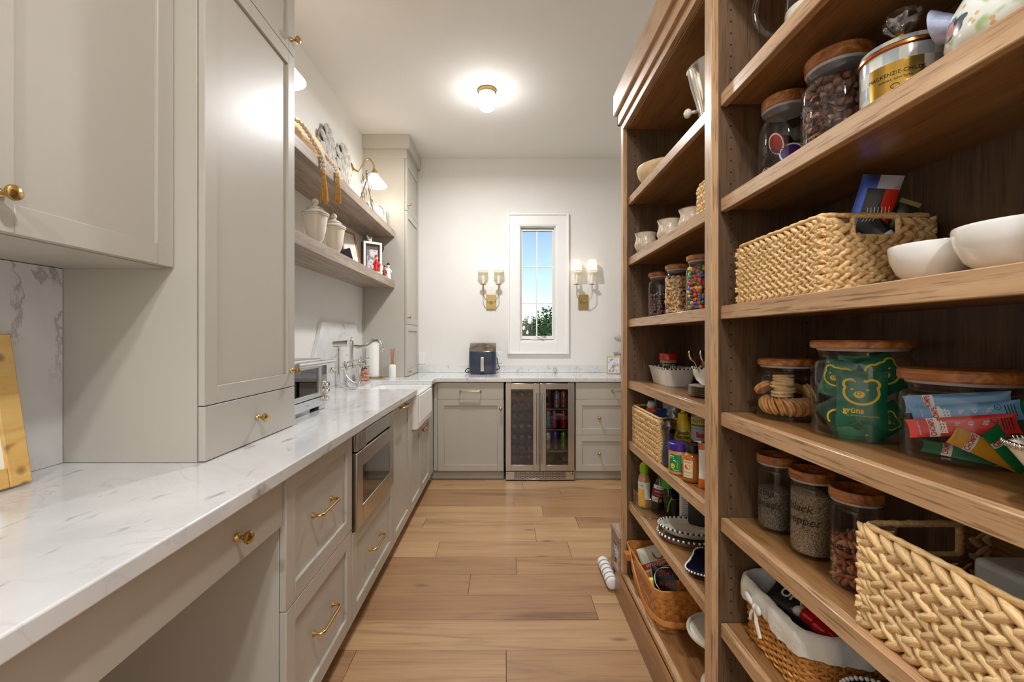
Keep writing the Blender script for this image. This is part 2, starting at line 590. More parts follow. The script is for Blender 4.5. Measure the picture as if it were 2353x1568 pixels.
m = MB(); m.box(-1.5, 2.3, -2.6, 4.6, CEIL, CEIL + .1)
structure(m.build('ceiling', M['ceiling']))
m = MB(); m.box(XW - .12, XW, -2.6, 4.6, 0, CEIL)
structure(m.build('wall_left', M['wall']))
WX0, WX1, WZ0, WZ1 = 0.150, 0.535, 1.222, 2.418      # window opening
m = MB()
m.box(XW, WX0, YB, YB + .14, 0, CEIL); m.box(WX1, 2.2, YB, YB + .14, 0, CEIL)
m.box(WX0, WX1, YB, YB + .14, 0, WZ0); m.box(WX0, WX1, YB, YB + .14, WZ1, CEIL)
structure(m.build('wall_back', M['wall']))
m = MB()
m.box(.892, 2.1, -2.5, 2.10, 0, CEIL); m.box(2.0, 2.1, 2.10, YB, 0, CEIL)
structure(m.build('wall_right', M['wall']))
FX0, FX1, FZ0, FZ1 = -.95, .70, .35, 2.45             # window behind the viewer
m = MB()
m.box(XW, FX0, -2.6, -2.5, 0, CEIL); m.box(FX1, .9, -2.6, -2.5, 0, CEIL)
m.box(FX0, FX1, -2.6, -2.5, 0, FZ0); m.box(FX0, FX1, -2.6, -2.5, FZ1, CEIL)
structure(m.build('wall_front', M['wall']))
m = MB()
m.box(FX0, FX1, -2.57, -2.51, FZ0, FZ0 + .05); m.box(FX0, FX1, -2.57, -2.51, FZ1 - .05, FZ1)
for x in (FX0, (FX0 + FX1) / 2 - .025, FX1 - .05): m.box(x, x + .05, -2.57, -2.51, FZ0, FZ1)
w2 = structure(m.build('window_2', M['trim']))
for a, b in ((FX0 + .05, (FX0 + FX1) / 2 - .025), ((FX0 + FX1) / 2 + .025, FX1 - .05)):
    m = MB(); m.box(a, b, -2.542, -2.538, FZ0 + .05, FZ1 - .05); m.build('pane', M['pane'], w2)

# window 1: casing, frame, sash, muntins, panes, crank
cx0, cx1, cz0, cz1 = 0.0285, 0.6586, 1.100, 2.538
m = MB()
def picture_frame(m, x0, x1, z0, z1, w, y0, y1):
    m.box(x0, x0 + w, y0, y1, z0, z1); m.box(x1 - w, x1, y0, y1, z0, z1)
    m.box(x0 + w, x1 - w, y0, y1, z0, z0 + w); m.box(x0 + w, x1 - w, y0, y1, z1 - w, z1)
picture_frame(m, cx0 + .004, cx1 - .004, cz0 + .004, cz1 - .004, .118, YB - .018, YB + .004)
win = structure(m.build('window_1', M['trim'], bevel=.002))
m = MB(); picture_frame(m, cx0, cx1, cz0, cz1, .022, YB - .034, YB)
m.build('casing_bead', M['trim'], win, bevel=.006, seg=3)
m = MB(); picture_frame(m, WX0 - .004, WX1 + .004, WZ0 - .004, WZ1 + .004, .016, YB - .012, YB + .10)
picture_frame(m, WX0 + .010, WX1 - .010, WZ0 + .010, WZ1 - .010, .012, YB + .018, YB + .10)
m.build('jamb_frame', M['trim'], win, bevel=.0015)
GX0, GX1, GZ0, GZ1 = .181, .498, 1.286, 2.372
m = MB(); picture_frame(m, GX0 - .012, GX1 + .012, GZ0 - .036, GZ1 + .014, .016, YB + .040, YB + .08)
m.box(GX0, GX1, YB + .042, YB + .08, GZ0 - .02, GZ0)
m.build('sash', M['trim'], win, bevel=.0015)
mx = .335
rows = [GZ0, 1.622, 2.000, GZ1]
m = MB(); m.box(mx - .006, mx + .006, YB + .052, YB + .072, GZ0, GZ1); m.build('muntin', M['trim'], win)
for z in rows[1:3]:
    m = MB(); m.box(GX0, GX1, YB + .053, YB + .071, z - .005, z + .005); m.build('muntin', M['trim'], win)
for i in range(3):
    for a, b in ((GX0, mx), (mx, GX1)):
        m = MB(); m.box(a, b, YB + .061, YB + .064, rows[i], rows[i + 1]); m.build('pane', M['pane'], win)
m = MB(); m.box(.27, .38, YB + .012, YB + .04, WZ0 + .026, WZ0 + .042)
m.tube([(.30, YB + .02, WZ0 + .045), (.33, YB + .005, WZ0 + .062), (.37, YB - .004, WZ0 + .05), (.40, YB + .0, WZ0 + .038)], .007, 8)
m.build('crank_handle', M['white'], win, smooth=40)
m = MB(); m.box(.34, .43, YB + .034, YB + .044, GZ0 - .013, GZ0 - .005); m.build('lock_bar', M['steel'], win)

# outside
m = MB(); m.box(-60, 60, 4.8, 120, -1.3, -1.2)
m.box(-60, 60, -60, -2.9, -1.3, -1.2)
structure(m.build('ground', plain('lawn_green', rgb(92, 112, 62), 0.9, var=.3, scale=1.5)))
leafm = plain('leaf_green', rgb(58, 92, 48), 0.6, var=.55, scale=2.2)
bark = plain('bark', rgb(84, 70, 58), 0.9, var=.2)
def tree(x, y, h, r, label, seed, squash=1.0):
    rnd = random.Random(seed)
    t = thing('garden_tree', label, 'tree', (x, y, -1.2), group=None)
    m = MB(); m.tube([(0, 0, 0), (.05, 0, h * .35), (0, .05, h * .8)], [.16, .12, .04], 7)
    for k in range(5):
        a = rnd.uniform(0, 6.28); m.tube([(0, 0, h * .35 + .08 * k), (math.cos(a) * r * .6, math.sin(a) * r * .6, h * .5 + .1 * k)], [.06, .02], 5)
    m.build('trunk', bark, t, world=False)
    m = MB()
    cz = h - r * squash * .95
    for k in range(2600):
        u = Vector((rnd.gauss(0, 1), rnd.gauss(0, 1), rnd.gauss(0, 1))).normalized()
        d = rnd.uniform(.55, 1.0) * (0.82 + .25 * mnoise.noise(u * 2.3 + Vector((seed, 0, 0))))
        p = Vector((u.x * r * d, u.y * r * d, cz + u.z * r * squash * d))
        s = rnd.uniform(.07, .15)
        a = Vector((rnd.uniform(-1, 1), rnd.uniform(-1, 1), rnd.uniform(-.6, .6))).normalized() * s
        b = Vector((rnd.uniform(-1, 1), rnd.uniform(-1, 1), rnd.uniform(-1, 1))).normalized()
        b = (b - a.normalized() * b.dot(a.normalized())).normalized() * s * .5
        m.add([p - a, p + b, p + a, p - b], [(0, 1, 2, 3)])
    m.ell((0, 0, cz), (r * .5, r * .5, r * squash * .5), 10, 7)
    stuff(m.build('foliage', leafm, t, world=False))
tree(3.4, 27, 4.9, 2.3, 'large dark green tree on the right outside the window', 1)
tree(.55, 30, 3.5, 1.3, 'low dense bush left of the tree outside the window', 2, .8)
tree(2.0, 34, 4.2, 1.7, 'round tree farther behind the street lamp', 5)
tree(-2.4, 33, 3.6, 1.7, 'round bush hidden by the wall left of the window', 3)
tree(7.5, 30, 5.2, 2.4, 'broad tree hidden by the wall right of the window', 4)
glob = plain('opal_glass', rgb(250, 250, 248), 0.3)
def street_lamp(x, y, z, s, label, group=None):
    t = thing('street_lamp', label, 'street lamp', (x, y, -1.2), group=group)
    m = MB(); m.lathe([(.12 * s, 0), (.10 * s, .3), (.05 * s, .35), (.045 * s, z + 1.2 - .16 * s), (.10 * s, z + 1.2 - .14 * s)], n=10)
    m.build('post', M['black'], t, smooth=30, world=False)
    m = MB(); m.lathe([(.05 * s, -.15 * s), (.11 * s, -.05 * s), (.10 * s, .06 * s), (.03 * s, .17 * s), (.0, .22 * s)], (0, 0, z + 1.2), 12)
    m.build('globe', glob, t, smooth=40, world=False)
street_lamp(.90, 15.2, 1.86, .86, 'black street lamp with white globe outside the window')
street_lamp(.90, 20.0, 1.70, .62, 'small white globe lamp low at left in the window')
street_lamp(1.17, 22.0, 1.52, .6, 'tiny white globe lamp just below the larger globe', None)

# ------------------------------------------------------------------ cabinetry helpers
def fx(xf):   # front faces +X; u = Y
    return lambda u, z, d: (xf - d, u, z)
def fy(yf):   # front faces -Y; u = X
    return lambda u, z, d: (u, yf + d, z)
def fbox(m, f, u0, u1, z0, z1, d0, d1):
    a, b = f(u0, z0, d0), f(u1, z1, d1)
    return m.box(a[0], b[0], a[1], b[1], a[2], b[2])
def shaker(name, parent, f, u0, u1, z0, z1, rail=.056, th=.02, rec=.010, mat=None):
    m = MB()
    fbox(m, f, u0, u0 + rail, z0, z1, 0, th); fbox(m, f, u1 - rail, u1, z0, z1, 0, th)
    fbox(m, f, u0 + rail, u1 - rail, z0, z0 + rail, 0, th); fbox(m, f, u0 + rail, u1 - rail, z1 - rail, z1, 0, th)
    fbox(m, f, u0 + rail, u1 - rail, z0 + rail, z1 - rail, rec, th)
    return m.build(name, mat or M['cab'], parent, bevel=.0012, seg=1)
def slab(name, parent, f, u0, u1, z0, z1, th=.02, mat=None):
    m = MB(); fbox(m, f, u0, u1, z0, z1, 0, th)
    return m.build(name, mat or M['cab'], parent, bevel=.0014, seg=2)
KN = [(.0, 0), (.0095, 0), (.0095, .002), (.008, .006), (.0045, .009), (.0042, .014), (.006, .018), (.0125, .024), (.0150, .029), (.0140, .034), (.009, .0375), (0, .0385)]
def knob(parent, pos, face='X', mat=None, s=1.0):
    m = MB()
    if face == 'X': m.lathe([(r * s, h * s) for r, h in KN], pos, 18, 'X')
    else: m.lathe([(r * s, -h * s) for r, h in KN], pos, 18, 'Y')
    return m.build('knob', mat or M['brass'], parent, smooth=40)
def pull(parent, p, q, out, mat=None, r=.0052, proj=.034):
    p, q, out = Vector(p), Vector(q), Vector(out)
    m = MB()
    al = (q - p).normalized()
    R = .014
    pts = [p, p + out * (proj - R)]
    for k in range(1, 6):
        a = PI / 2 * k / 5
        pts.append(p + out * (proj - R + R * math.sin(a)) + al * (R - R * math.cos(a)))
    for k in range(0, 5):
        a = PI / 2 * k / 5
        pts.append(q + out * (proj - R + R * math.cos(a)) - al * (R - R * math.sin(a)))
    pts += [q + out * (proj - R), q]
    m.tube(pts, r, 10)
    for b in (p, q):
        m.tube([b, b + out * .004], .0105, 14); m.tube([b + out * .004, b + out * .007], .0080, 14)
    return m.build('handle', mat or M['brass'], parent, smooth=45)

# ------------------------------------------------------------------ left base run
XD = -.630           # door fronts
XC = -.600           # worktop edge
ZC0, ZC1 = .877, .914
F = fx(XD)
def carcass(m, y0, y1, z0=.09, z1=ZC0, x1=XD - .0215, x0=XW + .002):
    m.box(x0, x1, y0, y1, z0, z1)
def toe(m, y0, y1):
    m.box(XD - .09, XD - .07, y0, y1, 0, .09)

# desk apron drawer over the knee space
t = thing('desk_drawer_unit', 'shallow greige apron drawer over the knee space nearest the viewer', 'drawer', (-.9, .70, .729))
m = MB(); m.box(XW + .03, -.659, -.28, 1.2495, .735, ZC0 - .001); m.build('drawer_box', M['cab'], t)
d = slab('drawer_front', t, fx(-.637), -.28, 1.2495, .729, .868)
knob(d, (-.637, 1.032, .796), s=1.05)
m = MB(); m.box(XW + .003, XW + .02, -.28, 1.25, 0.0, .735); m.box(-1.25, -.66, -.30, -.281, 0, ZC0 - .001); m.build('knee_panel', M['cab'], t)

t = thing('drawer_cabinet', 'greige base cabinet of two deep shaker drawers with brass pulls', 'cabinet', (-.95, 1.53, 0))
m = MB(); carcass(m, 1.256, 1.800); toe(m, 1.256, 1.800); m.build('body', M['cab'], t, bevel=.001, seg=1)
d = shaker('drawer', t, F, 1.257, 1.799, .4765, .868); pull(d, (XD + .000, 1.426, .686), (XD, 1.578, .686), (1, 0, 0))
d = shaker('drawer', t, F, 1.257, 1.799, .085, .4735); pull(d, (XD + .000, 1.435, .293), (XD, 1.592, .293), (1, 0, 0))

t = thing('microwave_cabinet', 'greige base cabinet with one shaker drawer below the microwave', 'cabinet', (-.95, 2.13, 0))
m = MB(); m.box(XW + .002, XD - .0215, 1.802, 2.468, .09, .452); m.box(XW + .002, XD - .0215, 1.802, 1.815, .452, ZC0); m.box(XW + .002, XD - .0215, 2.425, 2.468, .452, ZC0); m.box(XW + .002, XW + .02, 1.81, 2.46, .45, ZC0); toe(m, 1.802, 2.468)
m.build('body', M['cab'], t)
d = shaker('drawer', t, F, 1.803, 2.467, .085, .450); pull(d, (XD, 2.030, .281), (XD, 2.190, .281), (1, 0, 0))
slab('filler_strip', t, F, 2.424, 2.467, .452, .868)

# microwave drawer
t = thing('built_in_microwave', 'built-in stainless microwave drawer with dark glass window', 'microwave', (-.8, 2.11, .46))
XM = -.6147
m = MB(); m.box(-1.15, XM - .030, 1.822, 2.420, .470, .870); m.build('body', M['black'], t)
m = MB(); m.box(XM - .028, XM, 1.822, 1.940, .790, .862); m.box(XM - .028, XM, 2.334, 2.418, .790, .862)
m.box(XM - .030, XM - .012, 1.82, 2.418, .790, .868)
m.build('control_strip', M['steel'], t, bevel=.002)
m = MB(); m.box(XM - .020, XM + .0005, 1.943, 2.331, .797, .864); m.build('control_panel', M['steel_light'], t, bevel=.0015)
m = MB()
f = fx(XM)
fbox(m, f, 1.820, 1.895, .460, .784, 0, .028); fbox(m, f, 2.345, 2.418, .460, .784, 0, .028)
fbox(m, f, 1.895, 2.345, .460, .542, 0, .028); fbox(m, f, 1.895, 2.345, .713, .784, 0, .028)
dr = m.build('drawer_front', M['steel'], t, bevel=.003)
m = MB(); fbox(m, f, 1.893, 2.347, .540, .715, .003, .02); m.build('window', M['black_gloss'], dr)

t = thing('pull_out_cabinet', 'narrow greige shaker panel between microwave and apron sink', 'cabinet', (-.95, 2.69, 0))
m = MB(); carcass(m, 2.470, 2.918); toe(m, 2.470, 2.918); m.build('body', M['cab'], t)
d = shaker('door', t, F, 2.471, 2.917, .085, .868); pull(d, (XD, 2.615, .846), (XD, 2.765, .846), (1, 0, 0))

t = thing('sink_cabinet', 'greige two-door cabinet under the white apron sink', 'cabinet', (-.95, 3.38, 0))
m = MB(); m.box(XW + .002, XD - .0215, 2.920, 3.838, .09, .626); m.box(XW + .002, -1.08, 2.920, 3.838, .626, ZC0)
m.box(-1.08, XD - .0215, 2.920, 2.976, .626, ZC0); m.box(-1.08, XD - .0215, 3.632, 3.838, .626, ZC0); toe(m, 2.92, 3.838)
m.build('body', M['cab'], t)
slab('filler_strip', t, F, 2.920, 2.979, .629, .868); slab('filler_strip', t, F, 3.627, 3.838, .629, .868)
slab('filler_strip', t, F, 3.682, 3.838, .085, .627)
d = shaker('door', t, F, 2.920, 3.2975, .085, .626); knob(d, (XD, 3.268, .575), s=.95)
d = shaker('door', t, F, 3.3005, 3.680, .085, .626); knob(d, (XD, 3.330, .575), s=.95)

# worktop with sink cut-out, L-shaped
def arc(cx, cy, r, a0, a1, n=6):
    return [(cx + r * math.cos(math.radians(a0 + (a1 - a0) * k / n)), cy + r * math.sin(math.radians(a0 + (a1 - a0) * k / n))) for k in range(n + 1)]
YK0, YK1, XK = 3.000, 3.605, -1.035
poly = [(XW + .003, -.30), (XC, -.30), (XC, YK0)]
poly += arc(XK + .03, YK0 + .03, .03, 270, 180, 5)
poly += arc(XK + .03, YK1 - .03, .03, 180, 90, 5)
poly += [(XC, YK1)]
poly += arc(XC + .055, 3.84 - .055, .055, 180, 90, 6)
poly += [(1.96, 3.84), (1.96, YB - .003), (XW + .003, YB - .003)]
m = MB(); m.prism(poly, ZC0, ZC1)
wt = m.build('worktop', M['marble'], None, bevel=.004, seg=3)
tag(wt, 'polished white marble worktop running down the left and along the back', 'worktop')
m = MB(); m.box(-.878, 1.96, YB - .022, YB - .002, ZC1 + .001, .986)
tag(m.build('backsplash_upstand', M['marble'], None, bevel=.0015), 'low white marble upstand behind the back worktop', 'backsplash')
m = MB(); m.box(XW + .002, -1.252, -.30, 1.233, ZC1 + .001, 1.464)
tag(m.build('backsplash_slab', M['marble_slab'], None), 'grey-veined marble backsplash under the near upper cabinet', 'backsplash')
# curved marble splash behind the sink
P = [(2.60, .9155), (4.02 - .09, .9155)]
P += [(3.93, .96)] + [(3.68 + .25 * (1 - math.sin(a)), 1.375 - .36 * (1 - math.cos(a)) * 1.0) for a in [PI / 2 * k / 9 for k in range(9, 0, -1)]][0:0]
right = [(3.70 + .225 * (k / 9) ** 1.0, 1.378 - .42 * (1 - (1 - k / 9) ** 2.2)) for k in range(0, 10)]
left = [(2.995 - .395 * (k / 9), 1.378 - .42 * (1 - (1 - k / 9) ** 2.2)) for k in range(0, 10)]
P = [(2.60, .9155), (3.925, .9155)] + right[::-1] + left
m = MB(); m.prism(P, XW + .002, XW + .026, 'YZ')
tag(m.build('sink_splash', M['marble'], None), 'white marble splashback with curved sides on the wall behind the sink', 'backsplash')

# apron sink
t = thing('apron_sink', 'white fluted farmhouse sink set into the left worktop', 'sink', (-.82, 3.30, .635))
pl = rrect(-1.045, -.598, 2.985, 3.618, .028, 5)
il = rrect(-1.005, -.640, 3.022, 3.580, .030, 5)
m = MB()
n = len(pl)
vs = [(x, y, .635) for x, y in pl] + [(x, y, ZC0 - .0005) for x, y in pl] + [(x, y, ZC0 - .0005) for x, y in il] + [(x, y, .67) for x, y in il]
fs = [tuple(range(n))[::-1]] + [(i, (i + 1) % n, n + (i + 1) % n, n + i) for i in range(n)] + [(n + i, n + (i + 1) % n, 2 * n + (i + 1) % n, 2 * n + i) for i in range(n)] + [(2 * n + i, 2 * n + (i + 1) % n, 3 * n + (i + 1) % n, 3 * n + i) for i in range(n)] + [tuple(range(3 * n, 4 * n))]
m.add(vs, fs)
m.build('basin', M['fireclay'], t, bevel=.004, seg=3)
for k in range(12):
    y = 3.075 + k * .042
    m = MB(); m.lathe([(0, -.098), (.0145, -.092), (.0145, .092), (0, .098)], (-.6045, y, .765), 10)
    m.build('flute', M['fireclay'], t, smooth=40)

# ------------------------------------------------------------------ back run
YF = 3.860
G = fy(YF)
def knob_y(p, x, z): return knob(p, (x, YF, z), 'Y')
t = thing('corner_cabinet', 'greige corner cabinet with drawer over shaker door left of the cooler', 'cabinet', (-.3, 4.1, 0))
m = MB(); m.box(-.594, -.006, YF + .0215, YB - .003, .09, ZC0); m.box(XD + .001, -.594, YF + .004, YF + .0215, .09, ZC0)
m.box(XD - .07, -.006, YF + .06, YF + .08, .016, .09); m.build('body', M['cab'], t)
m = MB(); m.box(XD - .06, -.006, YF + .046, YF + .0595, 0, .032); m.build('shoe_molding', M['cab'], t, bevel=.004, seg=3)
d = slab('drawer', t, G, -.590, -.007, .7235, .868); pull(d, (-.390, YF, .797), (-.208, YF, .797), (0, -1, 0), r=.0048)
d = shaker('door', t, G, -.590, -.007, .085, .7205); knob_y(d, -.033, .644)

t = thing('back_drawer_cabinet', 'greige three-drawer cabinet right of the beverage cooler', 'cabinet', (1.2, 4.1, 0))
m = MB(); m.box(.632, 1.465, YF + .0215, YB - .003, .09, ZC0); m.box(.632, 1.465, YF + .06, YF + .08, .016, .09); m.build('body', M['cab'], t)
m = MB(); m.box(.632, 1.465, YF + .046, YF + .0595, 0, .032); m.build('shoe_molding', M['cab'], t, bevel=.004, seg=3)
d = slab('drawer', t, G, .633, 1.464, .7235, .868); pull(d, (.958, YF, .797), (1.140, YF, .797), (0, -1, 0), r=.0048)
d = shaker('drawer', t, G, .633, 1.464, .4055, .7205); knob_y(d, .838, .560); knob_y(d, 1.26, .560)
d = shaker('drawer', t, G, .633, 1.464, .085, .4025); knob_y(d, .838, .246); knob_y(d, 1.26, .246)
t = thing('end_cabinet', 'greige end cabinet hidden beyond the open shelving', 'cabinet', (1.7, 4.1, 0))
m = MB(); m.box(1.467, 1.955, YF + .0215, YB - .003, .09, ZC0); m.box(1.467, 1.955, YF + .06, YF + .08, 0, .09); m.build('body', M['cab'], t)
d = shaker('door', t, G, 1.468, 1.954, .085, .868); knob_y(d, 1.50, .80)

# beverage cooler
t = thing('beverage_cooler', 'stainless two-door beverage cooler with glass doors under the back worktop', 'refrigerator', (.315, 4.1, 0))
YD = 3.842
m = MB()
m.box(.004, .024, YD + .045, 4.42, .02, .872); m.box(.600, .624, YD + .045, 4.42, .02, .872); m.box(.004, .624, 4.40, 4.42, .02, .872)
m.box(.004, .624, YD + .045, 4.42, .853, .872); m.box(.004, .624, YD + .045, 4.42, .02, .125); m.box(.298, .332, YD + .045, 4.40, .12, .86)
m.build('body', M['black'], t)
def cooler_door(x0, x1, g0, g1, hx):
    m = MB()
    z0, z1, h0, h1 = .090, .864, .143, .812
    m.box(x0, g0, YD, YD + .04, z0, z1); m.box(g1, x1, YD, YD + .04, z0, z1)
    m.box(g0, g1, YD, YD + .04, z0, h0); m.box(g0, g1, YD, YD + .04, h1, z1)
    d = m.build('door', M['steel'], t, bevel=.002)
    m = MB(); m.box(g0 - .002, g1 + .002, YD + .006, YD + .010, h0 - .002, h1 + .002); m.build('glass_pane', M['dark_glass'], d)
    m = MB(); m.cyl((hx, YD - .040, .152), .0095, .628, 16)
    for z in (.24, .70): m.tube([(hx, YD, z), (hx, YD - .04, z)], .006, 8)
    m.build('handle', M['steel_light'], d, smooth=40)
    for z in (z0 + .004,):
        m = MB(); m.box(x0 + .004 if x0 < .1 else x1 - .05, x0 + .05 if x0 < .1 else x1 - .004, YD - .001, YD + .02, z1 + .001, z1 + .008); m.build('hinge', M['steel'], d)
cooler_door(.012, .3125, .058, .254, .291)
cooler_door(.3165, .618, .367, .563, .338)
m = MB(); m.box(.012, .086, YD + .004, YD + .03, .012, .084); m.box(.542, .618, YD + .004, YD + .03, .012, .084)
m.box(.086, .542, YD + .004, YD + .03, .012, .020); m.box(.086, .542, YD + .004, YD + .03, .078, .084)
g = m.build('kick_grille', M['steel'], t, bevel=.001, seg=1)
m = MB(); m.box(.086, .542, YD + .014, YD + .026, .02, .078); m.build('grille_backing', M['black'], g)
for r in range(6):
    z = .0205 + r * .0098
    x = .086 - (r % 2) * .02
    while x < .542:
        a, b = max(x, .086), min(x + .034, .542)
        if b - a > .004:
            m = MB(); m.box(a, b, YD + .006, YD + .013, z, z + .0045); m.build('grille_bar', M['steel'], g)
        x += .0405
    if r:
        m = MB(); m.box(.086, .542, YD + .009, YD + .0135, z - .0024, z - .0008); m.build('grille_bar', M['steel'], g)
for x in (.024, .602):
    m = MB(); m.box(x - .003, x + .003, YD + .003, YD + .006, .058, .072); m.build('screw_slot', M['black'], g)
for z in (.632, .446, .255):                       # right-hand shelves
    m = MB()
    m.box(.334, .598, YD + .062, YD + .07, z - .010, z - .001)
    for k in range(14): m.box(.337 + k * .0198, .341 + k * .0198, YD + .07, 4.39, z - .005, z - .001)
    m.build('wire_shelf', M['steel'], t)
for z in (.735, .632, .540, .443, .347, .252, .150):
    m = MB()
    m.box(.026, .296, YD + .062, YD + .072, z - .014, z - .002)
    m.build('rack_rail', plain('dark_rack', rgb(58, 50, 44), .5), t)

# cooler contents
CANS = [(.474, .634, 'silver-blue', rgb(196, 206, 224), 'tall pale blue can lettered LOVE on the top cooler shelf'),
        (.538, .634, 'peach', rgb(206, 120, 110), 'tall coral can with orange fruit on the top cooler shelf'),
        (.385, .634, 'blackred', rgb(60, 16, 20), 'dark red and black bottle-shaped can at left of the top cooler shelf'),
        (.395, .448, 'skyblue', rgb(112, 176, 206), 'light blue can at left of the middle cooler shelf'),
        (.452, .448, 'pink', rgb(214, 84, 108), 'pink can in the centre of the middle cooler shelf'),
        (.537, .448, 'red', rgb(206, 34, 34), 'bright red can at right of the middle cooler shelf'),
        (.395, .257, 'redwhite', rgb(226, 190, 180), 'white can splashed with red on the lower cooler shelf'),
        (.462, .257, 'violet', rgb(96, 82, 160), 'violet can in the centre of the lower cooler shelf'),
        (.537, .257, 'lime', rgb(92, 176, 62), 'lime green can at right of the lower cooler shelf')]
def can_mesh(m): return m.lathe([(.020, 0), (.026, .006), (.0265, .012), (.0265, .138), (.022, .150), (.021, .153), (.019, .150), (.018, .149)], n=20)
for x, z, nm, col, lab in CANS:
    m = MB(); can_mesh(m)
    cm = NT('can_' + nm); cm.bsdf(col, .25, .55)
    n1 = cm.noise(cm.coord((60, 60, 34), rand=True), 1.0, 2)
    c2 = tuple(min(1, c * 1.9 + .06) for c in col[:3]) + (1,)
    cm.l(cm.ramp(n1, [(.48, col), (.60, c2)]), cm.b.inputs['Base Color'])
    o = tag(put(m.build('drink_can', cm.m, None, smooth=40), (x, 3.955 if 'blue can lettered' in lab or 1 else 4, z)), lab, 'can', 'cans in the beverage cooler')
    m = MB(); m.lathe([(.0, .1495), (.0185, .1495), (.0205, .1535), (.0215, .1535), (.0222, .1500)], n=20, cap=False); m.build('can_top', M['steel_light'], o, smooth=40, world=False)
    if 'LOVE' in lab: text(o, 'LOVE', .056, M['ink_red'], on_cyl(.0270, -PI / 2 - .12, .075), rot=PI / 2, sx=.95, bold=.035)
for x, y, z, rz, lab in ((.452, 3.93, .155, -.35, 'pale yellow can lying end-on in the bottom of the cooler'), (.535, 3.96, .170, .1, 'amber can lying end-on at right in the bottom of the cooler')):
    m = MB(); can_mesh(m)
    o = tag(put(m.build('drink_can', plain('can_' + lab[:5], rgb(214, 176, 70), .3, .6, var=.3, scale=30), None, smooth=40), (x, y + .14, z), (PI / 2, 0, rz)), lab, 'can', 'cans in the beverage cooler')
    m = MB(); m.lathe([(.0, .1495), (.0185, .1495), (.0205, .1535), (.0215, .1535), (.0222, .1500)], n=20, cap=False); m.box(-.004, .004, -.010, .008, .149, .1515)
    m.build('can_top', M['steel_light'], o, smooth=40, world=False)
bot = MB(); bot.lathe([(0, .30), (.0325, .29), (.0325, .13), (.027, .10), (.0155, .075), (.0145, .012), (.0165, .010), (.0165, 0), (0, 0)], axis='Y', n=16)
bmesh0 = bot.mesh('wine_bottle', plain('dark_bottle_glass', rgb(30, 36, 34), .08, coat=.6), 40)
fo = MB(); fo.lathe([(.017, .055), (.0172, -.001), (.012, -.002), (.011, -.001)], axis='Y', n=16, cap=False)
fo.cur = 0
foil = {k: fo.mesh('foil', plain('foil_' + k, c, .3, .9), 40) for k, c in (('blue', rgb(80, 104, 190)), ('grey', rgb(150, 150, 150)), ('white', rgb(206, 206, 202)), ('gold', rgb(196, 160, 90)))}
names = {.651: ('blue', 'second'), .753: ('blue', 'top'), .559: ('grey', 'third'), .462: ('white', 'fourth'), .366: ('white', 'fifth'), .268: ('grey', 'sixth')}
for z, (k, row) in names.items():
    for i, x in enumerate((.090, .160, .229)):
        o = bpy.data.objects.new('wine_bottle', bmesh0); C.objects.link(o); o.location = (x, 3.93, z - .0)
        tag(o, '%s-capped wine bottle end-on, %s in the %s row of the cooler rack' % (k, ('left', 'centre', 'right')[i], row), 'bottle', 'wine bottles in the cooler rack')
        c = bpy.data.objects.new('foil', foil[k]); C.objects.link(c); c.parent = o
for i, (x, z, rz) in enumerate(((.082, .185, .9), (.150, .185, -.75), (.218, .185, -.9))):
    o = bpy.data.objects.new('wine_bottle', bmesh0); C.objects.link(o); o.location = (x + .006, 3.945, z); o.rotation_euler = (0, 0, 0); o.scale = (.8, .8, .8)
    tag(o, 'gold-foiled small bottle lying %s on the floor of the cooler' % ('left', 'in the middle', 'right')[i], 'bottle', 'small bottles on the cooler floor')
    c = bpy.data.objects.new('foil', foil['gold']); C.objects.link(c); c.parent = o

# ------------------------------------------------------------------ tall pantry cabinet on the left worktop
XP = -.850
PY0, PY1 = 1.235, 1.765
t = thing('pantry_cabinet', 'tall greige pantry cabinet standing on the left worktop, drawer at its foot', 'cabinet', (-1.06, 1.5, ZC1))
m = MB(); m.box(XW + .001, XP - .0225, PY0, PY1, ZC1 + .001, 3.0); m.build('body', M['cab'], t, bevel=.001, seg=1)
f = fx(XP)
d = slab('drawer', t, f, PY0 + .001, PY1 - .001, ZC1 + .003, 1.0725); knob(d, (XP, 1.495, .996))
d = shaker('door', t, f, PY0 + .001, PY1 - .001, 1.0755, 2.400, rail=.052); knob(d, (XP, 1.733, 1.140))
d = shaker('door', t, f, PY0 + .001, PY1 - .001, 2.403, 2.96, rail=.052); knob(d, (XP, 1.733, 2.455))
m = MB(); m.box(XW + .001, XP + .02, PY0 - .0, PY1 + .02, 3.0, CEIL - .001); m.build('crown', M['cab'], t, bevel=.003)

# near upper cabinet
t = thing('upper_cabinet', 'greige wall cabinet with shaker doors above the near marble backsplash', 'cabinet', (-1.1, .8, 1.465))
XU = -.9365
m = MB(); m.box(XW + .001, XU - .022, -.30, 1.2335, 1.466, 3.0); m.build('body', M['cab'], t, bevel=.001, seg=1)
f = fx(XU)
d = shaker('door', t, f, .776, 1.2325, 1.4685, 2.96); knob(d, (XU, .8045, 1.538))
d = shaker('door', t, f, .316, .773, 1.4685, 2.96); knob(d, (XU, .744, 1.538))
d = shaker('door', t, f, -.30, .313, 1.4685, 2.96)
m = MB(); m.box(XW + .001, XU + .02, -.30, 1.2335, 3.0, CEIL - .001); m.build('crown', M['cab'], t, bevel=.003)

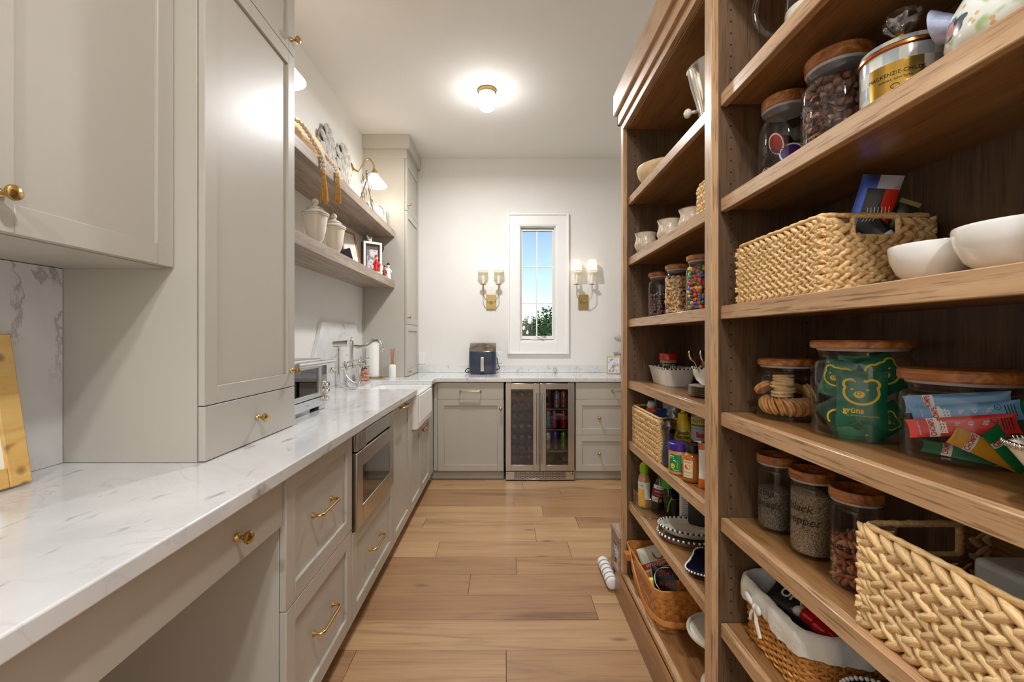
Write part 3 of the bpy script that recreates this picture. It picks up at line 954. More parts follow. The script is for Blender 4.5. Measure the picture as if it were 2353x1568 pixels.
# hutch in the far left corner
XH = -.880
HY0 = 3.934
t = thing('hutch_cabinet', 'tall greige corner cabinet with stacked doors and crown, far left', 'cabinet', (-1.08, 4.2, ZC1))
m = MB(); m.box(XW + .001, XH - .0225, HY0, YB - .003, ZC1 + .001, 2.89); m.build('body', M['cab'], t, bevel=.001, seg=1)
m = MB(); m.box(XW + .002, XW + .02, HY0 - .004, HY0, ZC1 + .002, 2.89); m.build('scribe_strip', M['cab'], t)
f = fx(XH)
for z0, z1, kz in ((ZC1 + .004, 1.389, .958), (1.392, 2.419, 1.452), (2.422, 2.887, 2.478)):
    d = shaker('door', t, f, HY0 + .001, YB - .006, z0, z1); knob(d, (XH, HY0 + .03, kz), s=.9)
m = MB(); m.box(XW + .001, XH - .002, HY0 - .001, YB - .003, 2.89, 2.975); m.build('frieze', M['cab'], t, bevel=.001, seg=1)
m = MB(); m.box(XW + .001, XH + .026, HY0 - .022, YB - .003, 2.975, CEIL - .001); m.build('crown', M['cab'], t, bevel=.002)

# floating shelves
XS = -.991
for z0, z1, lab in ((2.175, 2.235, 'upper thick floating oak shelf on the left wall, holding wooden beads'), (1.716, 1.782, 'lower thick floating oak shelf on the left wall, holding lidded urns')):
    m = MB(); m.box(XW + .001, XS, PY1 + .001, HY0 - .005, z0, z1)
    tag(m.build('floating_shelf', M['float'], None, bevel=.001, seg=1), lab, 'shelf')

# ------------------------------------------------------------------ oak shelving unit on the right
ST = (1.942, 1.652, 1.357, 1.064, .774, .484)       # shelf tops
TH = .037
XF, XB = .595, .866
t = thing('shelving_unit', 'floor-to-crown stained oak open shelving unit along the right wall', 'shelving', (.72, 1.2, 0))
unit = t
def part(name, mat, *b, bevel=.0012):
    m = MB(); m.box(*b); return m.build(name, mat, unit, bevel=bevel, seg=1)
NE = .310
part('back_panel', M['oakp_z'], XB, XB + .018, NE, 2.13, .11, 2.44)
part('side_panel', M['oakp_z'], .5905, XB, 2.091, 2.129, .0, 2.44)
dv = part('divider_panel', M['oakp_z'], .5905, XB, 1.2005, 1.2375, .13, 2.27)
part('side_panel', M['oakp_z'], .5905, XB, NE, NE + .038, .0, 2.44)
for y0, y1 in ((2.089, 2.130), (1.1985, 1.2395), (NE, NE + .04)):
    part('stile', M['edge_z'], .5700, .5900, y0, y1, .135, 2.2735)
part('top_panel', M['oak_y'], .5905, XB, NE + .038, 2.091, 2.270, 2.290)
part('top_rail', M['edge_y'], .5700, .5900, NE, 2.130, 2.2737, 2.362)
part('frieze', M['edge_y'], .5570, .5698, NE - .013, 2.143, 2.310, 2.364)
part('frieze', M['edge_y'], .5570, .88, 2.1302, 2.143, 2.310, 2.364)
part('crown', M['edge_y'], .5400, .88, NE - .03, 2.160, 2.364, 2.470, bevel=.004)
part('bottom_panel', M['oak_y'], .5905, XB, NE + .038, 2.091, .112, .130)
part('bottom_rail', M['edge_y'], .5700, .5900, NE, 2.130, .1135, .1345)
part('base_board', M['oak_y'], .5480, .5695, NE - .02, 2.152, 0, .1130, bevel=.002)
part('base_board', M['oak_y'], .5695, .88, 2.1300, 2.152, 0, .1130, bevel=.002)
for y0, y1 in ((NE + .0395, 1.1975), (1.2405, 2.0885)):
    for z in ST:
        s = part('shelf', M['oak_y'], XF + .0185, XB - .001, y0, y1, z - TH + .006, z)
        e = MB(); e.box(XF, XF + .0182, y0, y1, z - TH, z + .0002); e.build('nosing', M['edge_y'], s, bevel=.0016, seg=1)
# shelf-pin holes
for face, n in ((1.2004, -1), (2.0908, -1)):
    for x in (.625, .835):
        m = MB()
        z = .19
        while z < 2.25:
            m.lathe([(.0028, -.0006), (.0028, .0004)], (x, face, z), 8, 'Y'); z += .032
        stuff(m.build('pin_hole', M['dark_gap'], unit))

# ------------------------------------------------------------------ lamps of the room and one added for fill
def point(name, loc, power, color=(1, .86, .68), r=.03):
    d = bpy.data.lights.new(name, 'POINT'); d.energy = power; d.color = color; d.shadow_soft_size = r
    o = bpy.data.objects.new(name, d); C.objects.link(o); o.location = loc
    return o
WARM = (.985, .982, 1.0)
def dome(x, y, label, power=None):
    t = thing('ceiling_lamp', label, 'lamp', (x, y, CEIL))
    m = MB(); m.lathe([(.0, 0), (.068, 0), (.068, -.018), (.060, -.026), (.0, -.026)], (x, y, CEIL - .0005), 28); m.build('base', M['antique'], t, smooth=40)
    m = MB(); m.lathe([(.060, 0), (.062, -.012), (.064, -.014), (.062, -.017), (.064, -.030), (.066, -.032), (.064, -.035), (.064, -.070), (.052, -.108), (.028, -.126), (0, -.131)], (x, y, CEIL - .0265), 28)
    m.build('globe', emit('lit_opal_globe', (1, .93, .82, 1), 9.0), t, smooth=40)
    point('lamp_light', (x, y, CEIL - .19), LAMP_GLOW, WARM, .05)
    d = bpy.data.lights.new('lamp_light', 'AREA'); d.shape = 'DISK'; d.size = .14; d.energy = power or LAMP_DOME; d.color = WARM
    o = bpy.data.objects.new('lamp_light', d); C.objects.link(o); o.location = (x, y, CEIL - .165); return t
dome(-.129, 3.22, 'small ribbed opal globe lamp on the ceiling')
dome(.12, .25, 'ceiling globe lamp overhead above the viewer, out of the frame', 15.0)
dome(-.15, -1.55, 'ceiling globe lamp added unseen behind the viewer as frontal fill', 28.0)  # added lamp: frontal fill for the faces turned towards the viewer

def picture_lamp(y, label):
    t = thing('shelf_lamp', label, 'wall lamp', (XW, y, 2.68))
    m = MB(); m.lathe([(0, 0), (.045, 0), (.045, .008), (.030, .016), (.012, .024), (0, .024)], (XW + .001, y, 2.68), 20, 'X'); m.build('backplate', M['antique'], t, smooth=40)
    pts = []
    for k in range(15):
        u = k / 14
        pts.append((XW + .02 + u * .175, y, 2.68 - .03 * math.sin(u * PI * .9) * (1 - u) * 2.0 + .095 * math.sin(max(0, (u - .30) / .70) * PI * .93) + .0 * u))
    pts.append((pts[-1][0] + .004, y, 2.655))
    m = MB(); m.tube(pts, .007, 10); m.build('gooseneck_arm', M['antique'], t, smooth=45)
    cx = pts[-1][0]
    m = MB(); m.lathe([(.012, .045), (.018, .030), (.026, .012), (.028, 0)], (cx, y, 2.628), 20); m.build('socket', M['antique'], t, smooth=40)
    g = glass('ribbed_shade_glass', (1, .97, .92, 1), .18, .6, .12)
    m = MB()
    m.grid(lambda u, v: (cx + (.028 + .074 * v ** 1.15) * math.cos(2 * PI * u) * (1 + .012 * math.cos(2 * PI * u * 24)), y + (.028 + .074 * v ** 1.15) * math.sin(2 * PI * u) * (1 + .012 * math.cos(2 * PI * u * 24)), 2.630 - .095 * v), 96, 8, closed_u=True)
    m.build('shade', emit('lit_opal_shade', (1, .92, .80, 1), 3.4) if False else NT_shade, t, smooth=60)
    m = MB(); m.ell((cx, y, 2.580), (.028, .028, .036), 14, 10); m.build('bulb', emit('lit_bulb', (1, .9, .74, 1), 40), t, smooth=60)
    point('lamp_light', (cx, y, 2.515), LAMP_PICTURE, (1, .89, .74), .03)
    return t
# opal shade: glows because light passes through it
tt = NT('lit_opal_shade')
em = tt.n('ShaderNodeEmission'); em.inputs[0].default_value = (1, .93, .82, 1); em.inputs[1].default_value = 1.5
tr = tt.n('ShaderNodeBsdfTranslucent'); tr.inputs[0].default_value = (1, .96, .9, 1)
ad = tt.n('ShaderNodeAddShader'); tt.l(em.outputs[0], ad.inputs[0]); tt.l(tr.outputs[0], ad.inputs[1]); tt.l(ad.outputs[0], tt.out.inputs[0])
NT_shade = tt.m
picture_lamp(3.62, 'brass gooseneck wall lamp with white cone shade above the far end of the shelves')
picture_lamp(2.13, 'brass gooseneck wall lamp half hidden behind the pantry cabinet')

def sconce(x, label):
    t = thing('window_sconce', label, 'wall lamp', (x, YB, 1.63))
    m = MB(); m.box(x - .050, x + .050, YB - .014, YB - .001, 1.555, 1.708); m.build('backplate', M['antique'], t, bevel=.002)
    yb = YB - .075
    for s in (-1, 1):
        xe = x + s * .077
        pts = [(x, YB - .012, 1.638), (x, yb, 1.634)] if s < 0 else [(x, yb, 1.634)]
        for k in range(1, 9):
            a = PI / 2 * k / 8
            pts.append((x + s * .077 * math.sin(a), yb, 1.634 + .075 * (1 - math.cos(a))))
        pts.append((xe, yb, 1.800))
        m = MB(); m.tube(pts, .0042, 8); m.build('arm', M['antique'], t, smooth=50)
        m = MB(); m.lathe([(.006, 0), (.030, .004), (.033, .008), (.030, .007), (.0, .005)], (xe, yb, 1.800), 20); m.build('drip_pan', M['antique'], t, smooth=40)
        m = MB(); m.lathe([(.0115, 0), (.0115, .124), (.0, .124)], (xe, yb, 1.807), 14); m.build('candle_sleeve', plain('candle_cream', rgb(246, 236, 214), .4), t, smooth=40)
        m = MB(); m.lathe([(.0525, 0), (.041, .118)], (xe, yb, 1.932), 28, cap=False); m.build('shade', SHADE, t, smooth=50)
        m = MB(); m.lathe([(.054, -.003), (.054, .003)], (xe, yb, 1.934), 28, cap=False); m.build('shade_trim', plain('gilt_trim', rgb(214, 190, 130), .5), t, smooth=40)
        point('lamp_light', (xe, yb, 1.985), LAMP_SCONCE, (1, .86, .66), .018)
    m = MB(); m.ell((x, yb, 1.634), (.011, .011, .011), 12, 8); m.build('knot', M['antique'], t, smooth=60)
    return t
tt = NT('lit_linen_shade')
em = tt.n('ShaderNodeEmission'); em.inputs[0].default_value = (1, .92, .78, 1); em.inputs[1].default_value = .22
tr = tt.n('ShaderNodeBsdfTranslucent'); tr.inputs[0].default_value = (.72, .68, .6, 1)
df = tt.n('ShaderNodeBsdfDiffuse'); df.inputs[0].default_value = (.8, .78, .72, 1)
mx_ = tt.n('ShaderNodeMixShader'); mx_.inputs[0].default_value = .5
tt.l(tr.outputs[0], mx_.inputs[1]); tt.l(df.outputs[0], mx_.inputs[2])
ad = tt.n('ShaderNodeAddShader'); tt.l(em.outputs[0], ad.inputs[0]); tt.l(mx_.outputs[0], ad.inputs[1]); tt.l(ad.outputs[0], tt.out.inputs[0])
SHADE = tt.m
sconce(-.135, 'two-candle brass wall sconce left of the window')
sconce(.805, 'two-candle brass wall sconce right of the window')

def outlet(x, z, label):
    t = thing('wall_outlet', label, 'outlet', (x, YB, z))
    m = MB(); m.box(x - .036, x + .036, YB - .006, YB - .0005, z - .058, z + .058); m.build('cover_plate', M['trim'], t, bevel=.002)
    for dz in (-.022, .022):
        m = MB(); m.lathe([(0, 0), (.017, 0), (.017, -.002), (0, -.002)], (x, YB - .006, z + dz), 16, 'Y'); r = m.build('receptacle', M['white'], t)
        for dx in (-.006, .006):
            m = MB(); m.box(x + dx - .001, x + dx + .001, YB - .0088, YB - .0078, z + dz - .002, z + dz + .008); m.build('slot', M['black'], r)
outlet(-.842, 1.058, 'white double outlet by the far left corner cabinet')
outlet(-.060, 1.068, 'white double outlet half hidden behind the air fryer')
outlet(1.165, 1.068, 'white double outlet behind the photo frame at the back')

# ------------------------------------------------------------------ left wall: things on the shelves
ZU, ZL = 2.2355, 1.7825
# dough bowl
m = MB()
def bowl(u, v):
    a = 2 * PI * u
    if v < .5: s = v * 2; r = s; z = -.050 * math.cos(s * PI / 2)
    else: s = (1 - v) * 2; r = s * .93; z = -.042 * math.cos(s * PI / 2) + .004 * (1 - s)
    return (.085 * r * math.cos(a), .235 * r * math.sin(a), z)
m.grid(bowl, 28, 14, closed_u=True)
o = m.build('dough_bowl', M['lightwood'], None, smooth=50)
put(o, (-1.075, 2.385, ZU + .086), (0, math.radians(-78), 0))
tag(o, 'long pale wooden dough bowl tipped on its side on the upper floating shelf', 'bowl')
# bead garland with two tassels
t = thing('bead_garland', 'string of pale wooden beads with two mustard tassels draped over the upper shelf', 'garland', (-1.07, 2.45, ZU))
bead_m = plain('whitewashed_bead', rgb(214, 200, 180), .6, var=.12, scale=40)
def catmull(P, n):
    out = []
    P = [Vector(p) for p in P]
    for i in range(len(P) - 1):
        p0, p1, p2, p3 = P[max(i - 1, 0)], P[i], P[i + 1], P[min(i + 2, len(P) - 1)]
        for k in range(n):
            s = k / n
            out.append(.5 * ((2 * p1) + (-p0 + p2) * s + (2 * p0 - 5 * p1 + 4 * p2 - p3) * s * s + (-p0 + 3 * p1 - 3 * p2 + p3) * s ** 3))
    out.append(P[-1]); return out
def along(pts, step):
    out, acc, last = [pts[0]], 0, pts[0]
    for p in pts[1:]:
        d = (p - last).length
        while acc + d >= step:
            q = last.lerp(p, (step - acc) / d); out.append(q); d = (p - q).length; last = q; acc = 0
        acc += d; last = p
    return out
strings = [[(-1.07, 2.16, ZU + .130), (-1.035, 2.20, ZU + .125), (-1.020, 2.255, ZU + .100), (-1.003, 2.295, ZU + .06), (-.985, 2.330, ZU + .018), (-.977, 2.345, ZU - .02), (-.976, 2.35, ZU - .060)],
           [(-1.10, 2.18, ZU + .182), (-1.10, 2.28, ZU + .188), (-1.095, 2.38, ZU + .185), (-1.085, 2.47, ZU + .165), (-1.05, 2.56, ZU + .10), (-1.00, 2.56, ZU + .045), (-.978, 2.548, ZU + .0), (-.976, 2.545, ZU - .012)],
           [(-1.13, 2.20, ZU + .19), (-1.14, 2.32, ZU + .195), (-1.15, 2.44, ZU + .185), (-1.16, 2.52, ZU + .175)]]
bm_ = MB(); bm_.ell((0, 0, 0), (.0125, .0125, .0115), 12, 8); bead_data = bm_.mesh('bead', bead_m, 60)
ends = []
for s in strings:
    pts = along(catmull(s, 30), .0225)
    for p in pts:
        b = bpy.data.objects.new('bead', bead_data); C.objects.link(b); b.parent = t; b.location = p - origin(t)
    ends.append(pts[-1])
tas = plain('mustard_thread', rgb(206, 158, 76), .8, var=.25, scale=90)
rnd = random.Random(5)
for e in ends[:2]:
    m = MB()
    m.tube([e, e - Vector((0, 0, .028))], [.009, .011], 10)
    for k in range(70):
        a = rnd.uniform(0, 6.28); r = rnd.uniform(.2, 1)
        L = .150 + rnd.uniform(-.012, .012)
        x0, y0 = e.x + .008 * r * math.cos(a), e.y + .008 * r * math.sin(a)
        x1, y1 = e.x + .022 * r * math.cos(a) + .003, e.y + .022 * r * math.sin(a)
        m.tube([(x0, y0, e.z - .02), ((x0 + x1) / 2, (y0 + y1) / 2, e.z - .08), (x1, y1, e.z - .02 - L)], .0013, 4, cap=False)
    m.tube([e - Vector((0, 0, .020)), e - Vector((0, 0, .026))], .0125, 10)
    stuff(m.build('tassel', tas, t, smooth=50))
# carved wings
stone = plain('grey_carved_wood', rgb(178, 174, 166), .85, var=.3, scale=26, bump=.5)
for (yc, h, w, flip, lab) in ((3.085, .545, .165, 1, 'carved grey angel wing against the wall, nearer the wooden beads'), (3.40, .545, .205, 1, 'carved grey angel wing against the wall, beside the gooseneck lamp')):
    t = thing('angel_wing', lab, 'ornament', (XW + .03, yc, ZU), group='pair of carved wings on the upper shelf')
    rnd = random.Random(int(yc * 100))
    top = lambda u: h * (.50 + .50 * math.sqrt(max(0, 1 - u * u)))
    m = MB()
    m.prism([(yc + .93 * w * u, ZU + .001 + (top(u) - .02 if q else 0)) for q, us in ((0, (-1, 1)), (1, [1 - k / 8 for k in range(17)])) for u in us], XW + .006, XW + .020, 'YZ')
    m.build('wing_board', stone, t)
    m = MB()
    for lay in range(13):
        nf = 7 if lay < 7 else 6
        for k in range(nf):
            u = -1 + 2 * (k + .5 * (lay % 2)) / (nf - .5) if nf > 1 else 0
            u = max(-.98, min(.98, u + rnd.uniform(-.06, .06)))
            z = ZU + top(u) * .97 - lay * .040
            L = .032 + .0075 * lay * rnd.uniform(.8, 1.15)
            if z - L < ZU + .002: L = max(.01, z - ZU - .004)
            rot = Euler((math.radians(14 * u + rnd.uniform(-7, 7)), math.radians(-6), 0)).to_matrix()
            m.ell((XW + .026 + .010 * (1 - u * u) + rnd.uniform(-.002, .003), yc + w * u * .92, z - L * .4), (.010, w * (.135 if lay < 7 else .12), L), 8, 6, rot)
    stuff(m.build('feathers', stone, t, smooth=40))
# scrolled wire easel
t = thing('scroll_easel', 'wire scrollwork easel with metal leaves on the upper shelf under the lamp', 'ornament', (-1.08, 3.40, ZU))
iron = plain('aged_pewter', rgb(150, 140, 122), .4, .9, var=.2)
def spiral(c, r0, r1, a0, turns, n=26, tilt=0):
    return [(c[0] + tilt * (k / n), c[1] + (r0 + (r1 - r0) * k / n) * math.cos(a0 + turns * 2 * PI * k / n), c[2] + (r0 + (r1 - r0) * k / n) * math.sin(a0 + turns * 2 * PI * k / n)) for k in range(n + 1)]
x = -1.08
ZU += .004
m = MB()
m.tube(catmull([(x, 3.22, ZU + .006), (x, 3.30, ZU + .12), (x, 3.40, ZU + .24), (x, 3.42, ZU + .32)], 8), .004, 6)
m.tube(catmull([(x, 3.62, ZU + .006), (x, 3.56, ZU + .10), (x, 3.46, ZU + .22), (x, 3.42, ZU + .32)], 8), .004, 6)
for c, r, a, tr_ in (((x, 3.30, ZU + .23), .045, 0, 1.2), ((x, 3.52, ZU + .25), .04, PI, -1.2), ((x, 3.33, ZU + .10), .05, 1, 1.3), ((x, 3.54, ZU + .12), .045, 2, -1.3), ((x, 3.42, ZU + .06), .04, 3, 1.2)):
    m.tube(spiral(c, .006, r, a, tr_), .003, 6)
m.tube(catmull([(x, 3.60, ZU + .01), (x + .05, 3.66, ZU + .03), (x + .06, 3.68, ZU + .10), (x + .02, 3.66, ZU + .15)], 8), .0045, 6)
m.tube([(x - .08, 3.42, ZU + .006), (x - .01, 3.42, ZU + .26)], .004, 6)
m.build('wire_frame', iron, t, smooth=50)
for (y, z, a) in ((3.44, .06, .4), (3.50, .09, -.6), (3.58, .07, .9), (3.38, .16, -.3), (3.47, .17, .8), (3.55, .02, .2)):
    m = MB()
    R = Euler((a, 0, .3)).to_matrix()
    m.ell((x + .008, y, ZU + z), (.004, .018, .034), 8, 6, R)
    m.build('leaf', iron, t, smooth=50)
m = MB(); m.ell((x, 3.42, ZU + .325), (.012, .02, .02), 10, 8); m.build('finial', iron, t, smooth=60)
ZU -= .004
# photo frames
def easel_frame(label, cx, cy, z0, w, h, face, border, mat, pic, lean=.12, thick=.014, mat2=None):
    """picture frame standing at (cx, cy, z0); front faces angle `face` (about Z, 0 = -Y)"""
    t = thing('photo_frame', label, 'picture frame', (cx, cy, z0), face)
    t.rotation_euler = (-lean, 0, face)
    m = MB()
    m.box(-w / 2, -w / 2 + border, -thick, 0, 0, h); m.box(w / 2 - border, w / 2, -thick, 0, 0, h)
    m.box(-w / 2 + border, w / 2 - border, -thick, 0, 0, border); m.box(-w / 2 + border, w / 2 - border, -thick, 0, h - border, h)
    m.build('frame', mat, t, bevel=.0015, world=False)
    m = MB(); m.box(-w / 2 + border, w / 2 - border, -thick * .55, -.001, border, h - border); m.build('mount', mat2 or M['paper'], t, world=False)
    b2 = border * 1.35 if mat2 is None else border
    m = MB(); m.box(-w / 2 + b2 + .004, w / 2 - b2 - .004, -thick * .55 - .0006, -thick * .55, b2 + .004, h - b2 - .004); m.build('picture', pic, t, world=False)
    return t
def photo_mat(name, cols, scale=14):
    t = NT(name); t.bsdf(None, .35)
    n = t.noise(t.coord((scale, scale, scale * .8)), 1.0, 3)
    k = len(cols)
    t.l(t.ramp(n, [(.28 + .45 * i / (k - 1), c) for i, c in enumerate(cols)]), t.b.inputs['Base Color'])
    return t.m
ph1 = photo_mat('photo_print_a', [rgb(60, 62, 76), rgb(150, 150, 158), rgb(226, 224, 226), rgb(120, 128, 150)], 24)
ph2 = photo_mat('photo_print_b', [rgb(196, 188, 176), rgb(236, 232, 226), rgb(180, 170, 158)], 10)
easel_frame('small white frame leaning at the far end of the upper floating shelf', -1.10, 3.78, ZU + .001, .17, .20, math.radians(52), .024, M['cream_cer'], ph2)
t = easel_frame('slim honey-wood frame leaning against the wall on the lower shelf', -1.165, 3.36, ZL + .003, .22, .32, math.radians(78), .020, M['framewood'], ph2, lean=.22)
easel_frame('pale cream frame leaning behind the large urn on the lower shelf', -1.20, 2.36, ZL + .003, .22, .17, math.radians(84), .03, M['cream_cer'], ph2, lean=.25)
m = MB(); m.box(-.04, .04, -.012, .012, 0, .10)
o = tag(put(m.build('black_card_box', M['black'], None, bevel=.001), (-1.10, 3.07, ZL + .012), (0, -.35, math.radians(60))), 'small black box tilted behind the smaller urn on the lower shelf', 'box')
# lidded urns
def urn(x, y, s, label):
    t = thing('lidded_urn', label, 'urn', (x, y, ZL), group='cream urns on the lower shelf')
    m = MB(); m.lathe([(.0, 0), (.042, 0), (.042, .006), (.026, .012), (.028, .022), (.047, .05), (.060, .10), (.066, .15), (.071, .185), (.078, .192), (.078, .197), (0, .197)], n=28)
    m.v = [(a * s, b * s, c * s) for a, b, c in m.v]; m.build('body', M['cream_cer'], t, smooth=35, world=False)
    m = MB(); m.lathe([(.070, .1975), (.080, .199), (.080, .206), (.066, .216), (.046, .226), (.050, .232), (.044, .240), (.022, .252), (.013, .258), (.014, .264), (.021, .274), (.018, .288), (.006, .296), (0, .300)], n=28)
    m.v = [(a * s, b * s, c * s) for a, b, c in m.v]; m.build('lid', M['cream_cer'], t, smooth=35, world=False)
urn(-1.085, 2.494, .96, 'larger cream ceramic urn with finial lid on the lower shelf, under the tassels')
urn(-1.085, 2.770, .93, 'second cream ceramic urn with finial lid, nearer the wooden frame')
# shadow box, compact, figurines
t = thing('shadow_box', 'deep white shadow-box frame with brown side at the end of the lower shelf', 'picture frame', (-1.12, 3.62, ZL), math.radians(38))
m = MB(); m.box(-.075, .075, -.055, .0, 0, .27); m.build('box', plain('taupe_side', rgb(92, 80, 70), .6), t, bevel=.001, world=False)
m = MB()
for b in ((-.077, -.060, 0, .272), (.060, .077, 0, .272), (-.060, .060, 0, .018), (-.060, .060, .254, .272)): m.box(b[0], b[1], -.072, -.054, b[2], b[3])
m.build('frame', M['trim'], t, bevel=.001, world=False)
m = MB(); m.box(-.045, .045, -.0565, -.0555, .05, .21); m.build('picture', ph1, t, world=False)
t = thing('porcelain_bird', 'white porcelain bird perched on top of the shadow box', 'figurine', (-1.115, 3.60, ZL + .2725))
m = MB(); m.ell((0, 0, .022), (.018, .036, .022), 12, 8); m.ell((0, .034, .045), (.013, .015, .013), 10, 8); m.ell((0, -.045, .034), (.008, .03, .008), 8, 6, Euler((-.4, 0, 0)).to_matrix()); m.lathe([(.02, 0), (.014, .008)], n=12)
m.build('body', M['white_cer'], t, smooth=60, world=False)
t = thing('folding_mirror', 'small dark round compact mirror propped behind the figurines', 'mirror', (-1.10, 3.83, ZL))
m = MB(); m.box(-.01, .01, -.01, .01, 0, .235); m.build('stand', M['steel'], t, world=False)
m = MB(); m.lathe([(0, -.006), (.044, -.006), (.046, 0), (.044, .006), (0, .006)], (0, -.012, .27), 8, 'Y'); m.build('case', plain('dark_bronze', rgb(70, 60, 54), .4, .4), t, smooth=30, world=False)
m = MB(); m.lathe([(0, -.0005), (.03, -.0005), (.03, .0005), (0, .0005)], (0.006, -.019, .268), 18, 'Y'); m.build('glass', M['chrome'], t, world=False)
def figurine(x, y, h, cols, label):
    t = thing('figurine', label, 'figurine', (x, y, ZL), math.radians(40), group='small figurines on the lower shelf')
    s = h / .12
    a, b, c = cols
    m = MB(); m.lathe([(0, 0), (.020 * s, 0), (.022 * s, .006 * s), (.018 * s, .012 * s)], n=14); m.build('base', b, t, smooth=40, world=False)
    m = MB(); m.lathe([(.018 * s, .012 * s), (.019 * s, .03 * s), (.013 * s, .06 * s), (.014 * s, .075 * s), (.006 * s, .083 * s)], n=14)
    for sg in (-1, 1): m.tube([(sg * .013 * s, 0, .074 * s), (sg * .022 * s, -.006 * s, .056 * s), (sg * .012 * s, -.016 * s, .046 * s)], .005 * s, 6)
    m.build('robe', a, t, smooth=50, world=False)
    m = MB(); m.ell((0, 0, .096 * s), (.012 * s, .012 * s, .014 * s), 10, 8); m.build('head', c, t, smooth=60, world=False)
    m = MB(); m.lathe([(.013 * s, .102 * s), (.009 * s, .114 * s), (0, .12 * s)], n=10); m.build('hat', a if cols[0] is M['red'] else M['dark_gap'], t, smooth=50, world=False)
skin = plain('porcelain_skin', rgb(236, 206, 188), .4)
figurine(-1.03, 3.50, .155, (M['red'], M['white'], skin), 'small red and white figurine in front of the shadow box')
figurine(-1.02, 3.70, .10, (plain('rust_glaze', rgb(160, 66, 50), .3), M['white'], skin), 'little rust-red figurine near the end of the lower shelf')
figurine(-1.02, 3.82, .145, (M['white_cer'], M['white'], M['white_cer']), 'slender white lady figurine last on the lower shelf')
figurine(-1.07, 3.755, .17, (M['white_cer'], M['cream_cer'], M['cream_cer']), 'taller white praying figurine behind the rust-red one')

# ------------------------------------------------------------------ things on the left worktop
Z = ZC1 + .0005
# burl picture frame
tb = NT('burl_wood'); tb.bsdf(None, .3, coat=.4)
v = tb.coord((1, 5, 5)); n1 = tb.noise(v, 2.2, 5, .6, 1.5)
c = tb.ramp(n1, [(.3, rgb(206, 156, 78)), (.5, rgb(224, 182, 104)), (.7, rgb(236, 204, 136))])
vo = tb.n('ShaderNodeTexVoronoi'); vo.inputs['Scale'].default_value = 17; tb.l(tb.coord((1, 1, 1)), vo.inputs['Vector'])
c = tb.mix(tb.math('MULTIPLY', tb.ramp(vo.outputs['Distance'], [(.14, (1, 1, 1, 1)), (.30, (0, 0, 0, 1))]), tb.ramp(tb.noise(tb.coord(), 9, 2), [(.46, (0, 0, 0, 1)), (.54, (1, 1, 1, 1))])), c, rgb(110, 54, 22))
tb.l(c, tb.b.inputs['Base Color'])
t = thing('burl_frame', 'golden burl-wood picture frame leaning against the near marble backsplash', 'picture frame', (-1.178, .909, Z + .002), math.radians(90))
t.rotation_euler = (-.165, 0, math.radians(86))
w, h, bd = .31, .365, .046
for nm, b in (('frame_stile', (-w / 2, -w / 2 + bd, 0, h)), ('frame_stile', (w / 2 - bd, w / 2, 0, h)), ('frame_rail', (-w / 2 + bd, w / 2 - bd, 0, bd)), ('frame_rail', (-w / 2 + bd, w / 2 - bd, h - bd, h))):
    m = MB(); m.box(b[0], b[1], -.018, 0, b[2], b[3]); m.build(nm, tb.m, t, bevel=.003, world=False)
m = MB(); m.box(-w / 2 + bd, w / 2 - bd, -.010, -.002, bd, h - bd); m.build('mount', M['paper'], t, world=False)
m = MB(); m.box(-.07, .07, -.0106, -.010, .1, .27); m.build('picture', ph2, t, world=False)

# toaster oven
OY0, OY1, OX = 1.800, 2.222, -.905
t = thing('toaster_oven', 'stainless toaster oven with glass door and bar handle beside the pantry cabinet', 'oven', (-1.07, 2.0, Z))
m = MB(); m.box(-1.235, OX - .022, OY0 + .004, OY1 - .004, Z + .030, 1.166); m.build('body', M['steel_light'], t, bevel=.012, seg=3)
m = MB()
for y in (OY0 + .05, OY1 - .05):
    for x in (-1.20, OX - .05): m.lathe([(.016, 0), (.018, .031)], (x, y, Z), 12)
m.build('feet', M['black'], t)
f = fx(OX)
m = MB(); fbox(m, f, OY0, OY1, Z + .020, Z + .062, .0, .022); m.box(OX - .03, OX - .002, OY0 + .02, OY0 + .09, Z + .0, Z + .02); m.box(OX - .03, OX - .002, OY1 - .09, OY1 - .02, Z + .0, Z + .02)
pl_ = m.build('plinth', M['steel_light'], t, bevel=.002)
text(pl_, 'CAFE', .011, M['ink_grey'], lambda u, v: (OX + .0006 + 1.07, OY0 + .2 + u - 2.0, .040 + v), sx=1.2)
m = MB()
dy1 = OY1 - .066
fbox(m, f, OY0, OY0 + .03, Z + .066, 1.156, 0, .02); fbox(m, f, dy1 - .026, dy1, Z + .066, 1.156, 0, .02)
fbox(m, f, OY0 + .03, dy1 - .026, Z + .066, Z + .088, 0, .02); fbox(m, f, OY0 + .03, dy1 - .026, 1.122, 1.156, 0, .02)
d = m.build('door', M['steel_light'], t, bevel=.003)
m = MB(); fbox(m, f, OY0 + .029, dy1 - .025, Z + .087, 1.123, .008, .012); m.build('glass_pane', M['oven_glass'], d)
m = MB(); m.tube([(OX + .045, OY0 + .01, 1.150), (OX + .045, OY1 - .03, 1.150)], .0115, 14)
for y in (OY0 + .05, OY1 - .10): m.tube([(OX, y, 1.146), (OX + .045, y, 1.150)], .008, 8)
m.build('handle', M['steel_light'], d, smooth=45)
m = MB(); m.box(OX - .20, OX - .03, OY0 + .03, dy1 - .02, 1.0, 1.003)
for k in range(16): m.box(OX - .20, OX - .02, OY0 + .032 + k * .0205, OY0 + .035 + k * .0205, 1.003, 1.006)
m.build('wire_rack', M['chrome'], t)
m = MB(); fbox(m, f, dy1 + .003, OY1, Z + .066, 1.156, .0, .021); cp_ = m.build('control_panel', M['steel'], t, bevel=.003)
